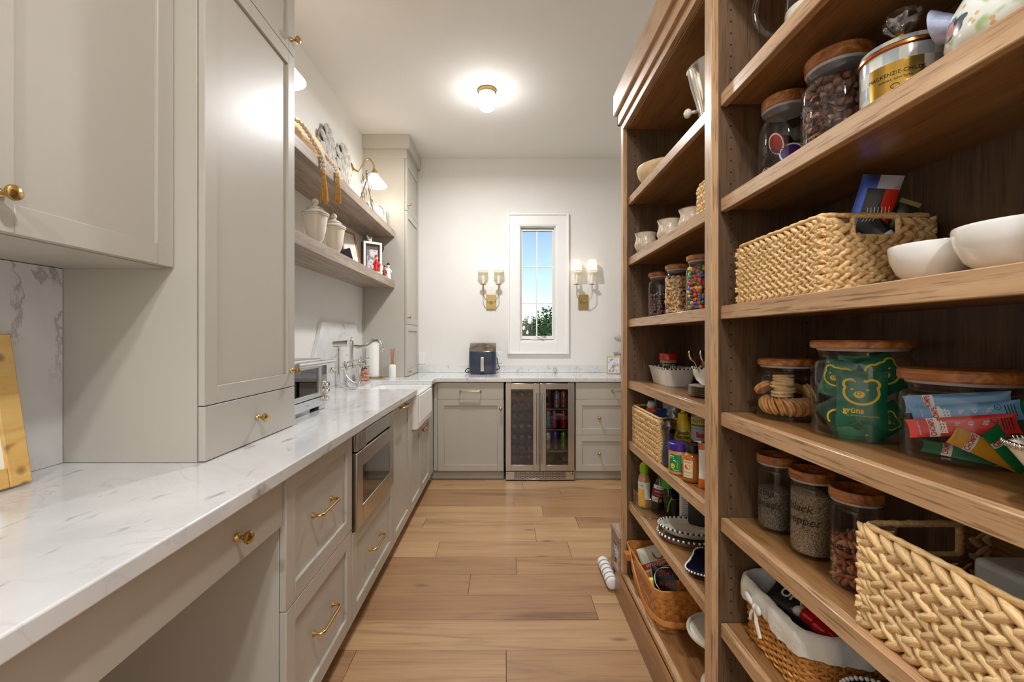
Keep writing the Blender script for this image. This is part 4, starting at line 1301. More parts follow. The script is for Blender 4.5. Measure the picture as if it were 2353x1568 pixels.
m = MB(); fbox(m, f, dy1 + .012, OY1 - .012, 1.085, 1.140, -.001, .001); m.build('display', M['black_gloss'], cp_)
for z in (1.045, 1.012, .975):
    m = MB(); m.lathe([(.017, 0), (.017, .004), (.0145, .006), (.0145, .020), (.012, .023), (0, .023)], (OX, (dy1 + OY1) / 2 + .001, z - .01), 18, 'X'); m.build('knob', M['chrome'], cp_, smooth=40)

# bridge faucet
t = thing('bridge_faucet', 'polished nickel bridge faucet with side spray and hose behind the sink', 'faucet', (-1.15, 3.25, Z))
fxx, fyy = -1.135, 3.25
m = MB()
m.tube([(fxx, 2.86, 1.052), (fxx, 3.44, 1.052)], .012, 12)
for y in (3.10, 3.40):
    m.lathe([(.030, 0), (.030, .005), (.016, .012), (.013, .03), (.013, .10), (.018, .115), (.020, .138), (.018, .160), (.012, .166), (0, .166)], (fxx, y, Z), 18)
m.build('bridge', M['chrome'], t, smooth=40)
m = MB(); m.lathe([(.018, 0), (.021, .02), (.016, .04), (.013, .06), (.0125, .10), (.015, .14), (.018, .165), (.021, .185), (.015, .205), (.006, .215), (.009, .222), (0, .228)], (fxx, fyy - .02, 1.045), 18); m.build('column', M['chrome'], t, smooth=40)
pts = catmull([(fxx, fyy - .02, 1.205), (fxx + .07, fyy - .02, 1.200), (fxx + .12, fyy - .02, 1.208), (fxx + .165, fyy - .02, 1.238), (fxx + .20, fyy - .02, 1.242), (fxx + .225, fyy - .02, 1.218), (fxx + .232, fyy - .02, 1.180)], 6)
m = MB(); m.tube(pts, [.0125] * (len(pts) - 4) + [.012, .0115, .0115, .012], 12); m.lathe([(.013, 0), (.016, .004), (.016, .014), (.012, .018)], (fxx + .232, fyy - .02, 1.164), 14); m.build('spout', M['chrome'], t, smooth=45)
for y in (3.10, 3.40):
    m = MB(); m.tube([(fxx, y, 1.085), (fxx + .05, y + .01, 1.100), (fxx + .075, y + .012, 1.108)], [.008, .006, .0085], 10); m.ell((fxx, y, 1.088), (.019, .019, .015), 12, 8); m.build('lever_handle', M['chrome'], t, smooth=50)
m = MB(); m.tube([(fxx, 2.86, 1.052), (fxx + .055, 2.84, 1.052)], .013, 12); m.ell((fxx, 2.86, 1.052), (.022, .022, .022), 12, 8)
m.tube([(fxx + .05, 2.84, 1.03), (fxx + .05, 2.84, 1.20)], [.012, .009], 10); m.lathe([(.010, .0), (.012, .01), (.008, .02), (.014, .035), (.010, .05)], (fxx + .05, 2.84, 1.155), 12)
m.tube([(fxx + .02, 2.84, 1.225), (fxx + .115, 2.84, 1.232)], [.020, .021], 14)
m.build('side_spray', M['chrome'], t, smooth=45)
hp = catmull([(fxx + .05, 2.84, 1.035), (fxx + .055, 2.86, .97), (fxx + .085, 2.93, .928), (fxx + .11, 3.02, .922), (fxx + .09, 3.08, .935), (fxx + .035, 3.09, .97), (fxx, 3.10, 1.01)], 10)
m = MB(); m.tube(hp, .0068, 8); m.build('hose', M['steel_light'], t, smooth=50)

# salt jar
t = thing('salt_jar', 'short glass jar of pink rock salt by the faucet', 'jar', (-1.165, 3.60, Z))
m = MB(); m.lathe([(.0, .0), (.045, 0), (.047, .004), (.047, .105), (.045, .112)], n=26, cap=False); m.build('body', M['glass'], t, smooth=40, world=False)
m = MB(); m.lathe([(.048, .112), (.048, .120), (.02, .124), (.012, .13), (.014, .142), (0, .148)], n=22); m.build('lid', M['chrome'], t, smooth=40, world=False)
def filling(name, label, cat, loc, R, z0, z1, shapes, mats, gap, seed, layers=1, flat=1.0):
    """loose food that fills a jar: one uncountable object, built where it shows (against the glass and on top)"""
    rnd = random.Random(seed)
    m = MB()
    k = 0
    z = z0 + gap * .45
    def put_at(x, y, zz):
        nonlocal k
        s, i = shapes(rnd)
        rot = Euler((rnd.uniform(0, 6.28), rnd.uniform(0, 6.28), rnd.uniform(0, 6.28))).to_matrix()
        m.cur = i; s(m, (x, y, zz), rot)
    while z < z1:
        n = int(2 * PI * R / gap)
        o = rnd.uniform(0, 1)
        for i in range(n):
            a = 2 * PI * (i + o) / n + rnd.uniform(-.15, .15) / n
            rr = R - gap * .5 - rnd.uniform(0, gap * .2)
            put_at(rr * math.cos(a), rr * math.sin(a), z + rnd.uniform(-.2, .2) * gap)
        z += gap * .80
    for q in range(2):
        r = R - gap * 1.5
        while r > 0:
            n = max(1, int(2 * PI * r / gap))
            for i in range(n):
                a = 2 * PI * i / n + r * 50
                put_at(r * math.cos(a), r * math.sin(a), z - gap * (.6 + .7 * q) + (R - r) * .14 + rnd.uniform(-.2, .2) * gap)
            r -= gap * .9
    m.cur = 0
    m.cyl((0, 0, z0), R - gap * 1.2, max(.004, z - z0 - gap * 1.6), 16)
    o = m.build(name, mats, None, smooth=60)
    o.location = loc
    return tag(o, label, cat, kind='stuff')
def blob(rx, ry, rz, n=7, mm=5):
    return lambda m, c, r: m.ell(c, (rx, ry, rz), n, mm, r)
salt = [plain('pink_salt_a', rgb(222, 160, 130), .4, var=.2), plain('pink_salt_b', rgb(196, 116, 88), .4, var=.2), plain('pink_salt_c', rgb(236, 206, 186), .4)]
filling('rock_salt', 'pink rock salt chunks inside the short glass jar', 'salt', (-1.165, 3.60, Z), .045, .003, .095, lambda r: (blob(.008, .007, .006, 5, 4), r.choice((0, 0, 1, 2))), salt, .0125, 3)

# paper towel holder, diffuser, trinkets
t = thing('paper_towel_holder', 'white paper towel roll on a brass holder in the far corner', 'paper towels', (-1.155, 3.815, Z))
m = MB(); m.lathe([(0, 0), (.085, 0), (.085, .008), (.075, .012), (0, .012)], n=26); m.lathe([(.006, .01), (.006, .318), (.010, .322), (.013, .332), (.010, .343), (0, .347)], n=14)
m.tube([(.075, 0, .010), (.115, -.01, .010), (.122, -.012, .018)], .006, 8)
m.build('stand', M['antique'], t, smooth=40, world=False)
m = MB(); m.lathe([(.019, .014), (.055, .014), (.055, .308), (.019, .308)], n=30); m.build('paper_roll', M['paper'], t, smooth=40, world=False)
t = thing('reed_diffuser', 'white reed diffuser bottle with copper sticks by the hutch cabinet', 'diffuser', (-.995, 3.865, Z))
m = MB(); m.lathe([(0, 0), (.031, 0), (.033, .004), (.033, .098), (.028, .112), (.014, .118), (0, .118)], n=24); m.build('bottle', M['white_cer'], t, smooth=40, world=False)
m = MB(); m.lathe([(.0145, .117), (.0145, .138), (.010, .139)], n=18); m.build('collar', M['brass'], t, smooth=40, world=False)
for k in range(7):
    a = k * .9 + .3
    m = MB(); m.tube([(.004 * math.cos(a), .004 * math.sin(a), .12), (.020 * math.cos(a), .014 * math.sin(a), .262 - .006 * (k % 3))], .0017, 6); m.build('reed', plain('copper_reed', rgb(196, 120, 80), .6), t, world=False)
m = MB(); m.tube(spiral((0, 0, 0), .012, .012, 0, 1.0), .0012, 6, closed=False); m.v = [(b, c, .0015) for a, b, c in m.v] if False else [(b, c * 1, a * 1 + .0013) for a, b, c in m.v]; m.ell((.018, .006, .004), (.006, .004, .003), 8, 6)
tag(put(m.build('ring', M['chrome'], None, smooth=50), (-1.115, 3.70, Z)), 'tiny silver ring lying on the worktop by the paper towels', 'ring')

# air fryer
t = thing('air_fryer', 'blue-black air fryer with bronze top and grey handle on the back worktop', 'air fryer', (-.212, 4.27, Z))
pf = rrect(-.1315, .1315, -.085, .135, .045, 5)
pt_ = rrect(-.127, .127, -.080, .130, .045, 5)
pb_ = rrect(-.118, .118, -.072, .125, .045, 5)
m = MB(); n = len(pf)
lev = [(pb_, 0), (pt_, .02), (pf, .09), (pf, .185), (pf, .215)]
vs, fs = [], []
for p_, z in lev: vs += [(x, y, z) for x, y in p_]
for L in range(len(lev) - 1): fs += [(L * n + i, L * n + (i + 1) % n, (L + 1) * n + (i + 1) % n, (L + 1) * n + i) for i in range(n)]
fs += [tuple(range(n))[::-1], tuple(range((len(lev) - 1) * n, len(lev) * n))]
m.add(vs, fs); m.build('body', M['navy'], t, smooth=50, world=False)
m = MB()
def lidtop(y):
    u = min(1, max(0, (y + .083) / .125)); s = u * u * (3 - 2 * u)
    return .224 + .079 * s
pl2 = rrect(-.1305, .1305, -.084, .134, .045, 5)
rings = [(1.0, None, .2155), (1.0, 1, -.006), (.985, 1, -.0015), (.95, 1, .0), (.7, 1, .001), (.4, 1, .001), (.03, 1, .001)]
vs = []
for s_, q, dz in rings: vs += [(x * s_, .025 + (y - .025) * s_, (lidtop(.025 + (y - .025) * s_) + dz) if q else dz) for x, y in pl2]
m.add(vs, [(L * n + i, L * n + (i + 1) % n, (L + 1) * n + (i + 1) % n, (L + 1) * n + i) for L in range(len(rings) - 1) for i in range(n)] + [tuple((len(rings) - 1) * n + i for i in range(n))])
m.build('lid', plain('bronze_gloss', rgb(92, 80, 66), .12, .6, coat=.6), t, smooth=50, world=False)
m = MB(); m.box(-.0175, .0175, -.110, -.084, .030, .168); m.build('handle', M['steel'], t, bevel=.005, seg=3, world=False)
m = MB()
for sg, pts in ((1, [(.125, .08, .03), (.165, .05, .05), (.150, .0, .09), (.138, .10, .15)]), (-1, [(-.12, .09, .02), (-.160, .03, .012), (-.172, .0, .03), (-.150, .02, .05), (-.125, .08, .04)])):
    m.tube(catmull(pts, 8), .0045, 7)
m.build('cord', M['black'], t, smooth=50, world=False)

# small faucet / hook on the back worktop by the window
t = thing('twig_ornament', 'tiny silver twig ornament on the back worktop below the window', 'ornament', (.51, 4.36, Z))
m = MB()
for a, L in ((.2, .045), (-.5, .03), (1.0, .03), (2.6, .04), (2.2, .025)): m.tube([(0, 0, .004), (math.cos(a) * L * .5, 0, .02), (math.sin(a) * .5 * L - .01 * a, 0, .02 + L)], .0022, 6)
m.lathe([(.03, 0), (.026, .004), (0, .005)], n=14)
m.build('twig', M['silver'], t, smooth=50, world=False)
# beaded photo frame and stone rabbit at the right end
t = thing('beaded_photo_frame', 'small gold beaded photo frame at the right end of the back worktop', 'picture frame', (1.068, 4.26, Z), math.radians(-14))
t.rotation_euler = (-.16, 0, math.radians(-14))
w, h = .125, .172
m = MB(); m.box(-w / 2 + .006, w / 2 - .006, -.006, .004, .006, h - .006); m.build('mount', M['paper'], t, world=False)
m = MB(); m.box(-w / 2 + .014, w / 2 - .014, -.0068, -.006, .016, h - .016); m.build('picture', ph1, t, world=False)
m = MB()
for k in range(15):
    for s in (-1, 1): m.ell((s * (w / 2 - .004), -.004, .006 + k * (h - .012) / 14), (.0075, .0075, .0066), 8, 6)
for k in range(1, 11):
    for z in (.006, h - .006): m.ell((-w / 2 + k * w / 11, -.004, z), (.0066, .0075, .0075), 8, 6)
m.build('beaded_border', plain('pale_gilt', rgb(226, 196, 140), .3, .7), t, smooth=60, world=False)
t = thing('stone_hare', 'grey stone hare statue at the right end of the back worktop', 'statue', (1.225, 4.35, Z))
m = MB()
m.ell((.02, 0, .12), (.075, .05, .12), 14, 10); m.ell((-.03, 0, .25), (.04, .035, .09), 12, 8, Euler((0, .35, 0)).to_matrix()); m.ell((-.075, 0, .345), (.055, .03, .032), 12, 8, Euler((0, .25, 0)).to_matrix())
m.ell((-.01, .015, .40), (.012, .008, .05), 8, 6, Euler((0, .5, 0)).to_matrix()); m.ell((-.01, -.015, .40), (.012, .008, .05), 8, 6, Euler((0, .5, 0)).to_matrix())
m.tube([(-.03, 0, .20), (-.08, -.01, .205), (-.13, -.01, .19)], [.025, .018, .022], 8); m.ell((.03, 0, .035), (.09, .055, .035), 12, 8)
m.build('body', stone, t, smooth=60, world=False)
m = MB(); m.tube(spiral((-.085, 0, .12), .055, .055, 0, 1.0, 22), .006, 8); m.build('ring', M['cream_cer'], t, smooth=60, world=False)

# ------------------------------------------------------------------ on the floor past the shelving
t = thing('pet_feeder', 'low weathered wooden stand with a white bowl beyond the shelving unit', 'stand', (.70, 2.245, 0))
m = MB(); m.box(.570, .86, 2.158, 2.335, .252, .272); m.build('top_board', M['weathered'], t, bevel=.002)
for x, y in ((.573, 2.160), (.573, 2.310), (.835, 2.160), (.835, 2.310)):
    m = MB(); m.box(x, x + .022, y, y + .022, .001, .252); m.build('leg', M['weathered'], t, bevel=.001)
m = MB(); m.box(.576, .588, 2.182, 2.310, .205, .252); m.box(.576, .588, 2.182, 2.310, .06, .085); m.build('apron', M['weathered'], t)
m = MB()
for k in range(6): m.tube(spiral((.582, 2.20 + k * .019, .145 + (k % 2) * .025), .004, .022, k, 1.2, 14), .0035, 5)
stuff(m.build('carved_fretwork', plain('whitewash', rgb(196, 190, 180), .8, var=.2), t, smooth=40))
m = MB(); m.lathe([(.0, .001), (.045, .001), (.062, .028), (.064, .030), (.058, .026), (.04, .006), (0, .006)], (.690, 2.235, .272), 24); tag(m.build('pet_bowl', M['white_cer'], None, smooth=40), 'white bowl sunk on top of the low weathered stand', 'bowl')
tw = NT('striped_towel'); tw.bsdf(None, .9)
sep = tw.n('ShaderNodeSeparateXYZ'); tw.l(tw.coord(), sep.inputs[0])
st = tw.math('FRACT', tw.math('MULTIPLY', sep.outputs['Y'], 24.0))
tw.l(tw.ramp(st, [(.0, rgb(236, 234, 230)), (.62, rgb(236, 234, 230)), (.66, rgb(150, 148, 150)), (.9, rgb(160, 158, 160)), (.94, rgb(236, 234, 230))]), tw.b.inputs['Base Color'])
tw.bump(tw.noise(tw.coord((200, 200, 200)), 1, 2), .3, .001)
m = MB()
m.grid(lambda u, v: (.542 + .030 * math.cos(2 * PI * u), 2.185 + .215 * v, .033 + .030 * math.sin(2 * PI * u) + .0015 * math.sin(v * 30)), 16, 20, closed_u=True)
m.ell((.542, 2.40, .033), (.030, .02, .030), 12, 8); m.ell((.542, 2.185, .033), (.030, .012, .030), 12, 8)
tag(m.build('rolled_towel', tw.m, None, smooth=60), 'white and grey striped towel roll on the floor by the shelving unit', 'towel')

# ------------------------------------------------------------------ builders for the pantry goods
def jar(name, label, cat, x, y, z0, r, h, lid_r=None, lid_h=.022, neck=.80, shoulder=.032, group=None, hb=None, lid_mat=None, dish=False):
    """clear glass jar with a wooden lid; h is the height to the top of the lid"""
    t = thing(name, label, cat, (x, y, z0 + .0006), 0, group)
    lid_r = lid_r or r * .93
    b = h - lid_h
    m = MB()
    prof = [(0, .0005), (r * .90, .0005), (r * .97, .003), (r, .011), (r, b - shoulder - .012)]
    for k in range(1, 6):
        a = PI / 2 * k / 5
        prof.append((r * neck + (r - r * neck) * math.cos(a), b - shoulder - .012 + shoulder * math.sin(a) * .85))
    prof += [(r * neck, b - .010), (r * neck + .003, b - .006), (r * neck + .003, b)]
    m.lathe(prof, n=40, cap=False)
    m.build('glass_body', M['glass'], t, smooth=45, world=False)
    m = MB(); m.lathe([(r * .88, .004), (r * .93, .007), (r * .93, .009), (0, .009)], n=32, cap=False); m.build('thick_base', M['glass'], t, smooth=45, world=False)
    m = MB(); m.lathe([(0, b - .004), (r * neck + .002, b - .004), (r * neck + .0045, b + .001), (0, b + .001)], n=32); m.build('seal', M['seal'], t, smooth=45, world=False)
    m = MB()
    if dish: m.lathe([(0, b + .001), (lid_r - .003, b + .001), (lid_r, b + .005), (lid_r, h - .003), (lid_r - .002, h), (lid_r - .007, h), (lid_r - .012, h - .004), (.013, h - .004), (.013, h - .012), (0, h - .012)], n=40)
    else: m.lathe([(0, b + .001), (lid_r - .003, b + .001), (lid_r, b + .004), (lid_r, h - .004), (lid_r - .004, h), (0, h)], n=40)
    m.build('wooden_lid', lid_mat or M['acacia'], t, smooth=40, world=False)
    return t
def rim_beads(R_pts, z, r, mat, parent, name='beaded_rim', world=False):
    m = MB()
    for x, y in R_pts: m.ell((x, y, z), (r, r, r), 8, 6)
    return m.build(name, mat, parent, smooth=60, world=world)
def circle_pts(R, n, sx=1, sy=1): return [(R * sx * math.cos(2 * PI * k / n), R * sy * math.sin(2 * PI * k / n)) for k in range(n)]

LEAF = {}
def leaf_mesh(mat_key):
    if mat_key not in LEAF:
        m = MB()
        # a flattened, pointed strand of plaited fibre, along X, bulging towards +Z
        def fn(u, v):
            s = u * 2 - 1
            w = max(0.0, 1 - abs(s) ** 2.2) ** .8
            a = 2 * PI * v
            return (s * .5, .5 * w * math.cos(a), .5 * w * math.sin(a) + .10 * math.sin(s * PI) * 0)
        nu, nv = 9, 8
        vs = [fn((i + .0) / nu, j / nv) for i in range(nu + 1) for j in range(nv)]
        fs = [(i * nv + j, i * nv + (j + 1) % nv, (i + 1) * nv + (j + 1) % nv, (i + 1) * nv + j) for i in range(nu) for j in range(nv)]
        m.add(vs, fs)
        LEAF[mat_key] = m.mesh('strand', M[mat_key], 70)
    return LEAF[mat_key]
def plait_basket(label, x0, x1, y0, y1, z0, z1, rows, pitch, mat='hyacinth', slot=None, single=False, seed=1, group=None, faces='LRNF', lean=.55, rows_l=None):
    """box basket of plaited strands. single: every strand an object of its own; slot: (side, u0, u1, z0, z1) hand hole"""
    cx, cy = (x0 + x1) / 2, (y0 + y1) / 2
    t = thing('woven_basket', label, 'basket', (cx, cy, z0), 0, group)
    rnd = random.Random(seed)
    hx, hy, H = (x1 - x0) / 2, (y1 - y0) / 2, z1 - z0
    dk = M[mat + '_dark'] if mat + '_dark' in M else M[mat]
    th = .006
    m = MB()
    def wall(side, a, b, za, zb, o=.006):
        if side == 'L': m.box(-hx + o, -hx + o + th, a, b, za, zb)
        if side == 'R': m.box(hx - o - th, hx - o, a, b, za, zb)
        if side == 'N': m.box(a, b, -hy + o, -hy + o + th, za, zb)
        if side == 'F': m.box(a, b, hy - o - th, hy - o, za, zb)
    for side in 'LRNF':
        e = (hy if side in 'LR' else hx) - .006
        if slot and side in slot[0]:
            _, u0, u1, s0, s1 = slot
            wall(side, -e, e, .003, s0); wall(side, -e, u0, s0, H - .006); wall(side, u1, e, s0, H - .006)
        else: wall(side, -e, e, .003, H - .006)
    m.box(-hx + .006, hx - .006, -hy + .006, hy - .006, .002, .007)
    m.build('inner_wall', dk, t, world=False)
    rh = (H - .012) / rows
    data = leaf_mesh(mat + '_strand' if single else mat)
    joined = MB()
    base = [v.co.copy() for v in data.vertices]; bf = [tuple(p.vertices) for p in data.polygons]
    def strand(side, u, z, up):
        L = pitch * (2.0 if single else 1.85) * rnd.uniform(.92, 1.1); W = rh * .64 * rnd.uniform(.85, 1.15); T = .014 * rnd.uniform(.9, 1.15) * min(1.6, max(.7, rh / .018))
        ang = lean * (1 if up else -1) + rnd.uniform(-.07, .07)
        tw = rnd.uniform(-.3, .3)
        # local frame: X along the wall, Y up, Z outward
        if side == 'L': R = Matrix(((0, 0, -1), (-1, 0, 0), (0, 1, 0)))
        elif side == 'R': R = Matrix(((0, 0, 1), (1, 0, 0), (0, 1, 0)))
        elif side == 'N': R = Matrix(((1, 0, 0), (0, 0, -1), (0, 1, 0)))
        else: R = Matrix(((-1, 0, 0), (0, 0, 1), (0, 1, 0)))
        R = R @ Euler((tw, 0, ang)).to_matrix()
        p = {'L': (-hx + .0035, u, z), 'R': (hx - .0035, u, z), 'N': (u, -hy + .0035, z), 'F': (u, hy - .0035, z)}[side]
        S = Matrix.Diagonal((L, W, T))
        if single:
            o = bpy.data.objects.new('strand', data); C.objects.link(o); o.parent = t
            o.matrix_local = Matrix.Translation(p) @ R.to_4x4() @ S.to_4x4()
        else:
            q = R @ S
            joined.add([q @ v + Vector(p) for v in base], bf)
    for side in faces:
        e = hy if side in 'LR' else hx
        n = max(2, int(2 * e / pitch))
        nr_ = rows_l if (side == 'L' and rows_l) else rows
        rh = (H - .012) / nr_
        for r in range(nr_):
            for half in (0, 1):
                z = (r + .27 + .46 * half) * rh
                for k in range(n + 1):
                    u = -e + .004 + (2 * e - .008) * k / n + (half - .5) * pitch * .4
                    u = max(-e + .012, min(e - .012, u))
                    if slot and side in slot[0] and slot[1] - .012 < u < slot[2] + .012 and slot[3] - .004 < z < slot[4] + .02: continue
                    strand(side, u, z, half == 0)
    if not single: stuff(joined.build('plaiting', M[mat], t, smooth=70, world=False))
    m = MB()
    rp = rrect(-hx + .004, hx - .004, -hy + .004, hy - .004, .014, 4, step=.009)
    m.tube([(x, y, H - .003 + rnd.uniform(-.0008, .0008)) for x, y in rp], [.0052 + .0007 * math.sin(i * 2.1) for i in range(len(rp))], 7, closed=True)
    m.build('rim', M[mat], t, smooth=60, world=False)
    if slot:
        _, u0, u1, s0, s1 = slot
        for side in slot[0]:
            m = MB()
            lp = rrect(u0, u1, s0, H - .004, .008, 3, step=.008)
            q = -hy + .004 if side == 'N' else hy - .004
            m.tube([(a, q, b) for a, b in lp], .0055, 7, closed=True)
            m.build('hand_hole_wrap', M[mat], t, smooth=60, world=False)
    return t
def packet(name, label, cat, loc, rot, w, h, th, mats, group=None, fn=None, seed=0, nu=14, nv=14):
    """crimped foil or plastic packet standing in its own XZ plane, front towards -Y; fn(u, v) -> material index on the front"""
    m = MB()
    rnd = random.Random(seed)
    def fr(sg):
        def g(u, v):
            a, b = u * 2 - 1, v * 2 - 1
            bul = (1 - a * a) ** .7 * (1 - b ** 4) ** .8
            cr = .05 * th * mnoise.noise(Vector((u * 5 + seed, v * 5, seed * 1.7)))
            jag = .0
            return (a * w / 2 * (1 - .04 * (1 - b * b)), sg * (th / 2 * bul) + cr + .0004 * sg, b * h / 2)
        return g
    for sg in (-1, 1):
        g = fr(sg)
        for j in range(nv):
            for i in range(nu):
                u0, u1, v0, v1 = i / nu, (i + 1) / nu, j / nv, (j + 1) / nv
                m.cur = fn((u0 + u1) / 2, (v0 + v1) / 2) if (fn and sg < 0) else 0
                m.add([g(u0, v0), g(u1, v0), g(u1, v1), g(u0, v1)], [(0, 1, 2, 3)])
    me = m.mesh(name, mats)
    bm = bmesh.new(); bm.from_mesh(me); bmesh.ops.remove_doubles(bm, verts=bm.verts, dist=.0002); bmesh.ops.recalc_face_normals(bm, faces=bm.faces); bm.to_mesh(me); bm.free()
    for p in me.polygons: p.use_smooth = True
    o = bpy.data.objects.new(name, me); C.objects.link(o)
    o.location = loc; o.rotation_euler = rot
    return tag(o, label, cat, group)
def puff(w, h, th):
    """front surface of a packet, for lettering laid on it"""
    def g(u, v):
        a, b = max(-1, min(1, 2 * u / w)), max(-1, min(1, 2 * v / h))
        return (u, -(th / 2 * (1 - a * a) ** .7 * (1 - b ** 4) ** .8) - .0011, v)
    return g
def flat_shape(parent, pts, mat, fn, name='logo'):
    """a flat printed shape on a surface"""
    m = MB(); m.add([fn(u, v) for u, v in pts], [tuple(range(len(pts)))])
    return m.build(name, mat, parent, world=False)
def flat_ring(parent, pts, wdt, mat, fn, name='logo', closed=True):
    m = MB(); n = len(pts); vs = []
    for i in range(n):
        a, b = Vector(pts[i - 1] if (closed or i) else pts[0]), Vector(pts[(i + 1) % n] if (closed or i < n - 1) else pts[-1])
        t_ = (b - a).normalized(); nn = Vector((-t_.y, t_.x)); p = Vector(pts[i])
        vs += [fn(*(p + nn * wdt / 2)), fn(*(p - nn * wdt / 2))]
    m.add(vs, [(2 * i, 2 * i + 1, 2 * ((i + 1) % n) + 1, 2 * ((i + 1) % n)) for i in range(n if closed else n - 1)])
    return m.build(name, mat, parent, world=False)
def ellipse(cx, cy, rx, ry, n=20, a0=0, a1=2 * PI): return [(cx + rx * math.cos(a0 + (a1 - a0) * k / n), cy + ry * math.sin(a0 + (a1 - a0) * k / n)) for k in range(n)]

# =================================================================== NEAR BAY
# --- top shelf
z = ST[0]
t = thing('glass_pitcher', 'clear glass pitcher with looped handle on the topmost near shelf', 'pitcher', (.735, 1.035, z + .0006))
m = MB(); m.lathe([(0, .002), (.050, .002), (.060, .008), (.064, .05), (.060, .14), (.056, .20), (.060, .235)], n=32, cap=False); m.build('body', M['glass'], t, smooth=45, world=False)
m = MB(); m.lathe([(0, .004), (.052, .006), (.058, .02), (.058, .11), (0, .11)], n=24); m.build('contents', M['cream_cer'], t, smooth=40, world=False)
m = MB(); m.tube(catmull([(-.040, .04, .20), (-.075, .075, .215), (-.088, .090, .17), (-.080, .080, .12), (-.060, .058, .085), (-.046, .044, .080)], 8), .0075, 10); m.build('handle', M['glass'], t, smooth=50, world=False)

# --- second shelf: pods, chips, canister, floral creamer
z = ST[1]
jar('storage_jar', 'glass jar of coffee pods with wooden lid, far end of the second near shelf', 'jar', .715, 1.108, z, .060, .226, .053, .032, shoulder=.05)
tj = turn(.715, 1.108)
for i, (dx, dy, dz, rx, rz, col, lab) in enumerate(((-.026, -.010, .108, -1.2, tj - 1.0, rgb(214, 64, 40), 'shiny red coffee pod in the glass jar'), (-.004, -.030, .074, -1.75, tj + .1, rgb(96, 46, 156), 'purple coffee pod at the front of the glass jar'),
                                      (.026, -.014, .095, -2.4, tj + .5, rgb(200, 168, 88), 'gold coffee pod at the right in the glass jar'), (-.026, .018, .034, 1.1, 1.6, rgb(150, 40, 36), 'dark red coffee pod low in the glass jar'), (.010, .026, .125, .5, 0, rgb(60, 40, 34), 'brown coffee pod at the back of the glass jar'),
                                      (.020, .010, .034, .2, .4, rgb(70, 60, 120), 'violet coffee pod under the gold one in the glass jar'), (-.008, -.022, .028, .1, 0, rgb(120, 84, 50), 'bronze coffee pod on the bottom of the glass jar'))):
    m = MB(); m.lathe([(0, .020), (.012, .019), (.021, .010), (.0245, 0), (.0275, -.002), (.0275, -.0035), (0, -.0035)], n=22)
    o = m.build('coffee_pod', plain('pod_foil_%d' % i, col, .25, .7), None, smooth=40)
    tag(put(o, (.715 + dx, 1.108 + dy, z + dz), (rx, 0, rz)), lab, 'coffee pod', 'pods in the jar')
    m = MB(); m.lathe([(.023, -.0038), (.0268, -.0038)], n=22, cap=False); m.build('rim_print', M['ink_white'], o, world=False)
o = thing('jar_print', 'x', 'x'); bpy.data.objects.remove(o)
J = bpy.data.objects['storage_jar']
text(J, 'coffee', .026, M['ink'], on_cyl(.0604, facing(.715, 1.108) - .55, .075), shear=.25)
text(J, 'pods', .026, M['ink'], on_cyl(.0604, facing(.715, 1.108) - .60, .048), shear=.25)
J2 = jar('storage_jar', 'larger glass jar of chocolate chips with wooden lid on the second near shelf', 'jar', .715, .931, z, .068, .219, .061, .030, shoulder=.045)
text(J2, 'chocolate', .024, M['ink'], on_cyl(.0684, facing(.715, .931) - .62, .105), shear=.25)
text(J2, 'chips', .026, M['ink'], on_cyl(.0684, facing(.715, .931) - .60, .072), shear=.25)
choc = [plain('milk_chocolate', rgb(112, 70, 46), .45, var=.12), plain('dark_chocolate', rgb(78, 46, 32), .45, var=.12)]
def chip(m, c, r):
    i0 = len(m.v); m.lathe([(.0095, 0), (.0085, .004), (.004, .008), (0, .011)], n=8)
    for k in range(i0, len(m.v)): q = r @ Vector(m.v[k]); m.v[k] = (q.x + c[0], q.y + c[1], q.z + c[2])
filling('chocolate_chips', 'heap of brown chocolate chips filling the larger glass jar', 'chocolate chips', (.715, .931, z + .0006),   .0655, .010, .158, lambda r: (chip, r.choice((0, 0, 1))), choc, .0165, 11)

def check_mat(name, a, b, k, mz, rough=.15, wob=.35, third=None):
    t = NT(name); t.bsdf(None, rough, coat=.5)
    co = t.coord()
    nz = t.n('ShaderNodeTexNoise'); nz.inputs['Scale'].default_value = 18; t.l(co, nz.inputs['Vector'])
    sp = t.n('ShaderNodeSeparateXYZ'); t.l(co, sp.inputs[0])
    an = t.math('ARCTAN2', sp.outputs['Y'], sp.outputs['X'])
    w = t.math('MULTIPLY', t.math('SUBTRACT', nz.outputs['Fac'], .5), wob)
    ca = t.math('FLOOR', t.math('ADD', t.math('MULTIPLY', an, k / (2 * PI)), w))
    cz = t.math('FLOOR', t.math('ADD', t.math('MULTIPLY', sp.outputs['Z'], mz), w))
    ch = t.math('FLOORED_MODULO', t.math('ADD', ca, cz), 2)
    n2 = t.noise(co, 30, 2)
    ca_ = t.mix(t.math('MULTIPLY', n2, .5), a, third or b)
    t.l(t.mix(ch, ca_, b), t.b.inputs['Base Color'])
    return t.m
t = thing('check_canister', 'white and grey checked enamel canister with crystal knob and gold plaque', 'canister', (.720, .788, z + .0006))
ck = check_mat('courtly_check', rgb(224, 226, 222), rgb(178, 190, 198), 16, 42, third=rgb(214, 216, 190))
m = MB(); m.lathe([(0, 0), (.056, 0), (.060, .006), (.060, .118)], n=36); m.build('body', ck, t, smooth=40, world=False)
m = MB(); m.lathe([(.0605, .117), (.0635, .119), (.0635, .124), (.0605, .126)], n=36, cap=False); m.build('copper_rim', plain('copper', rgb(186, 116, 66), .25, 1.0), t, smooth=40, world=False)
m = MB(); m.lathe([(.062, .126), (.060, .134), (.045, .142), (.020, .147), (0, .147)], n=36); m.build('lid', ck, t, smooth=40, world=False)
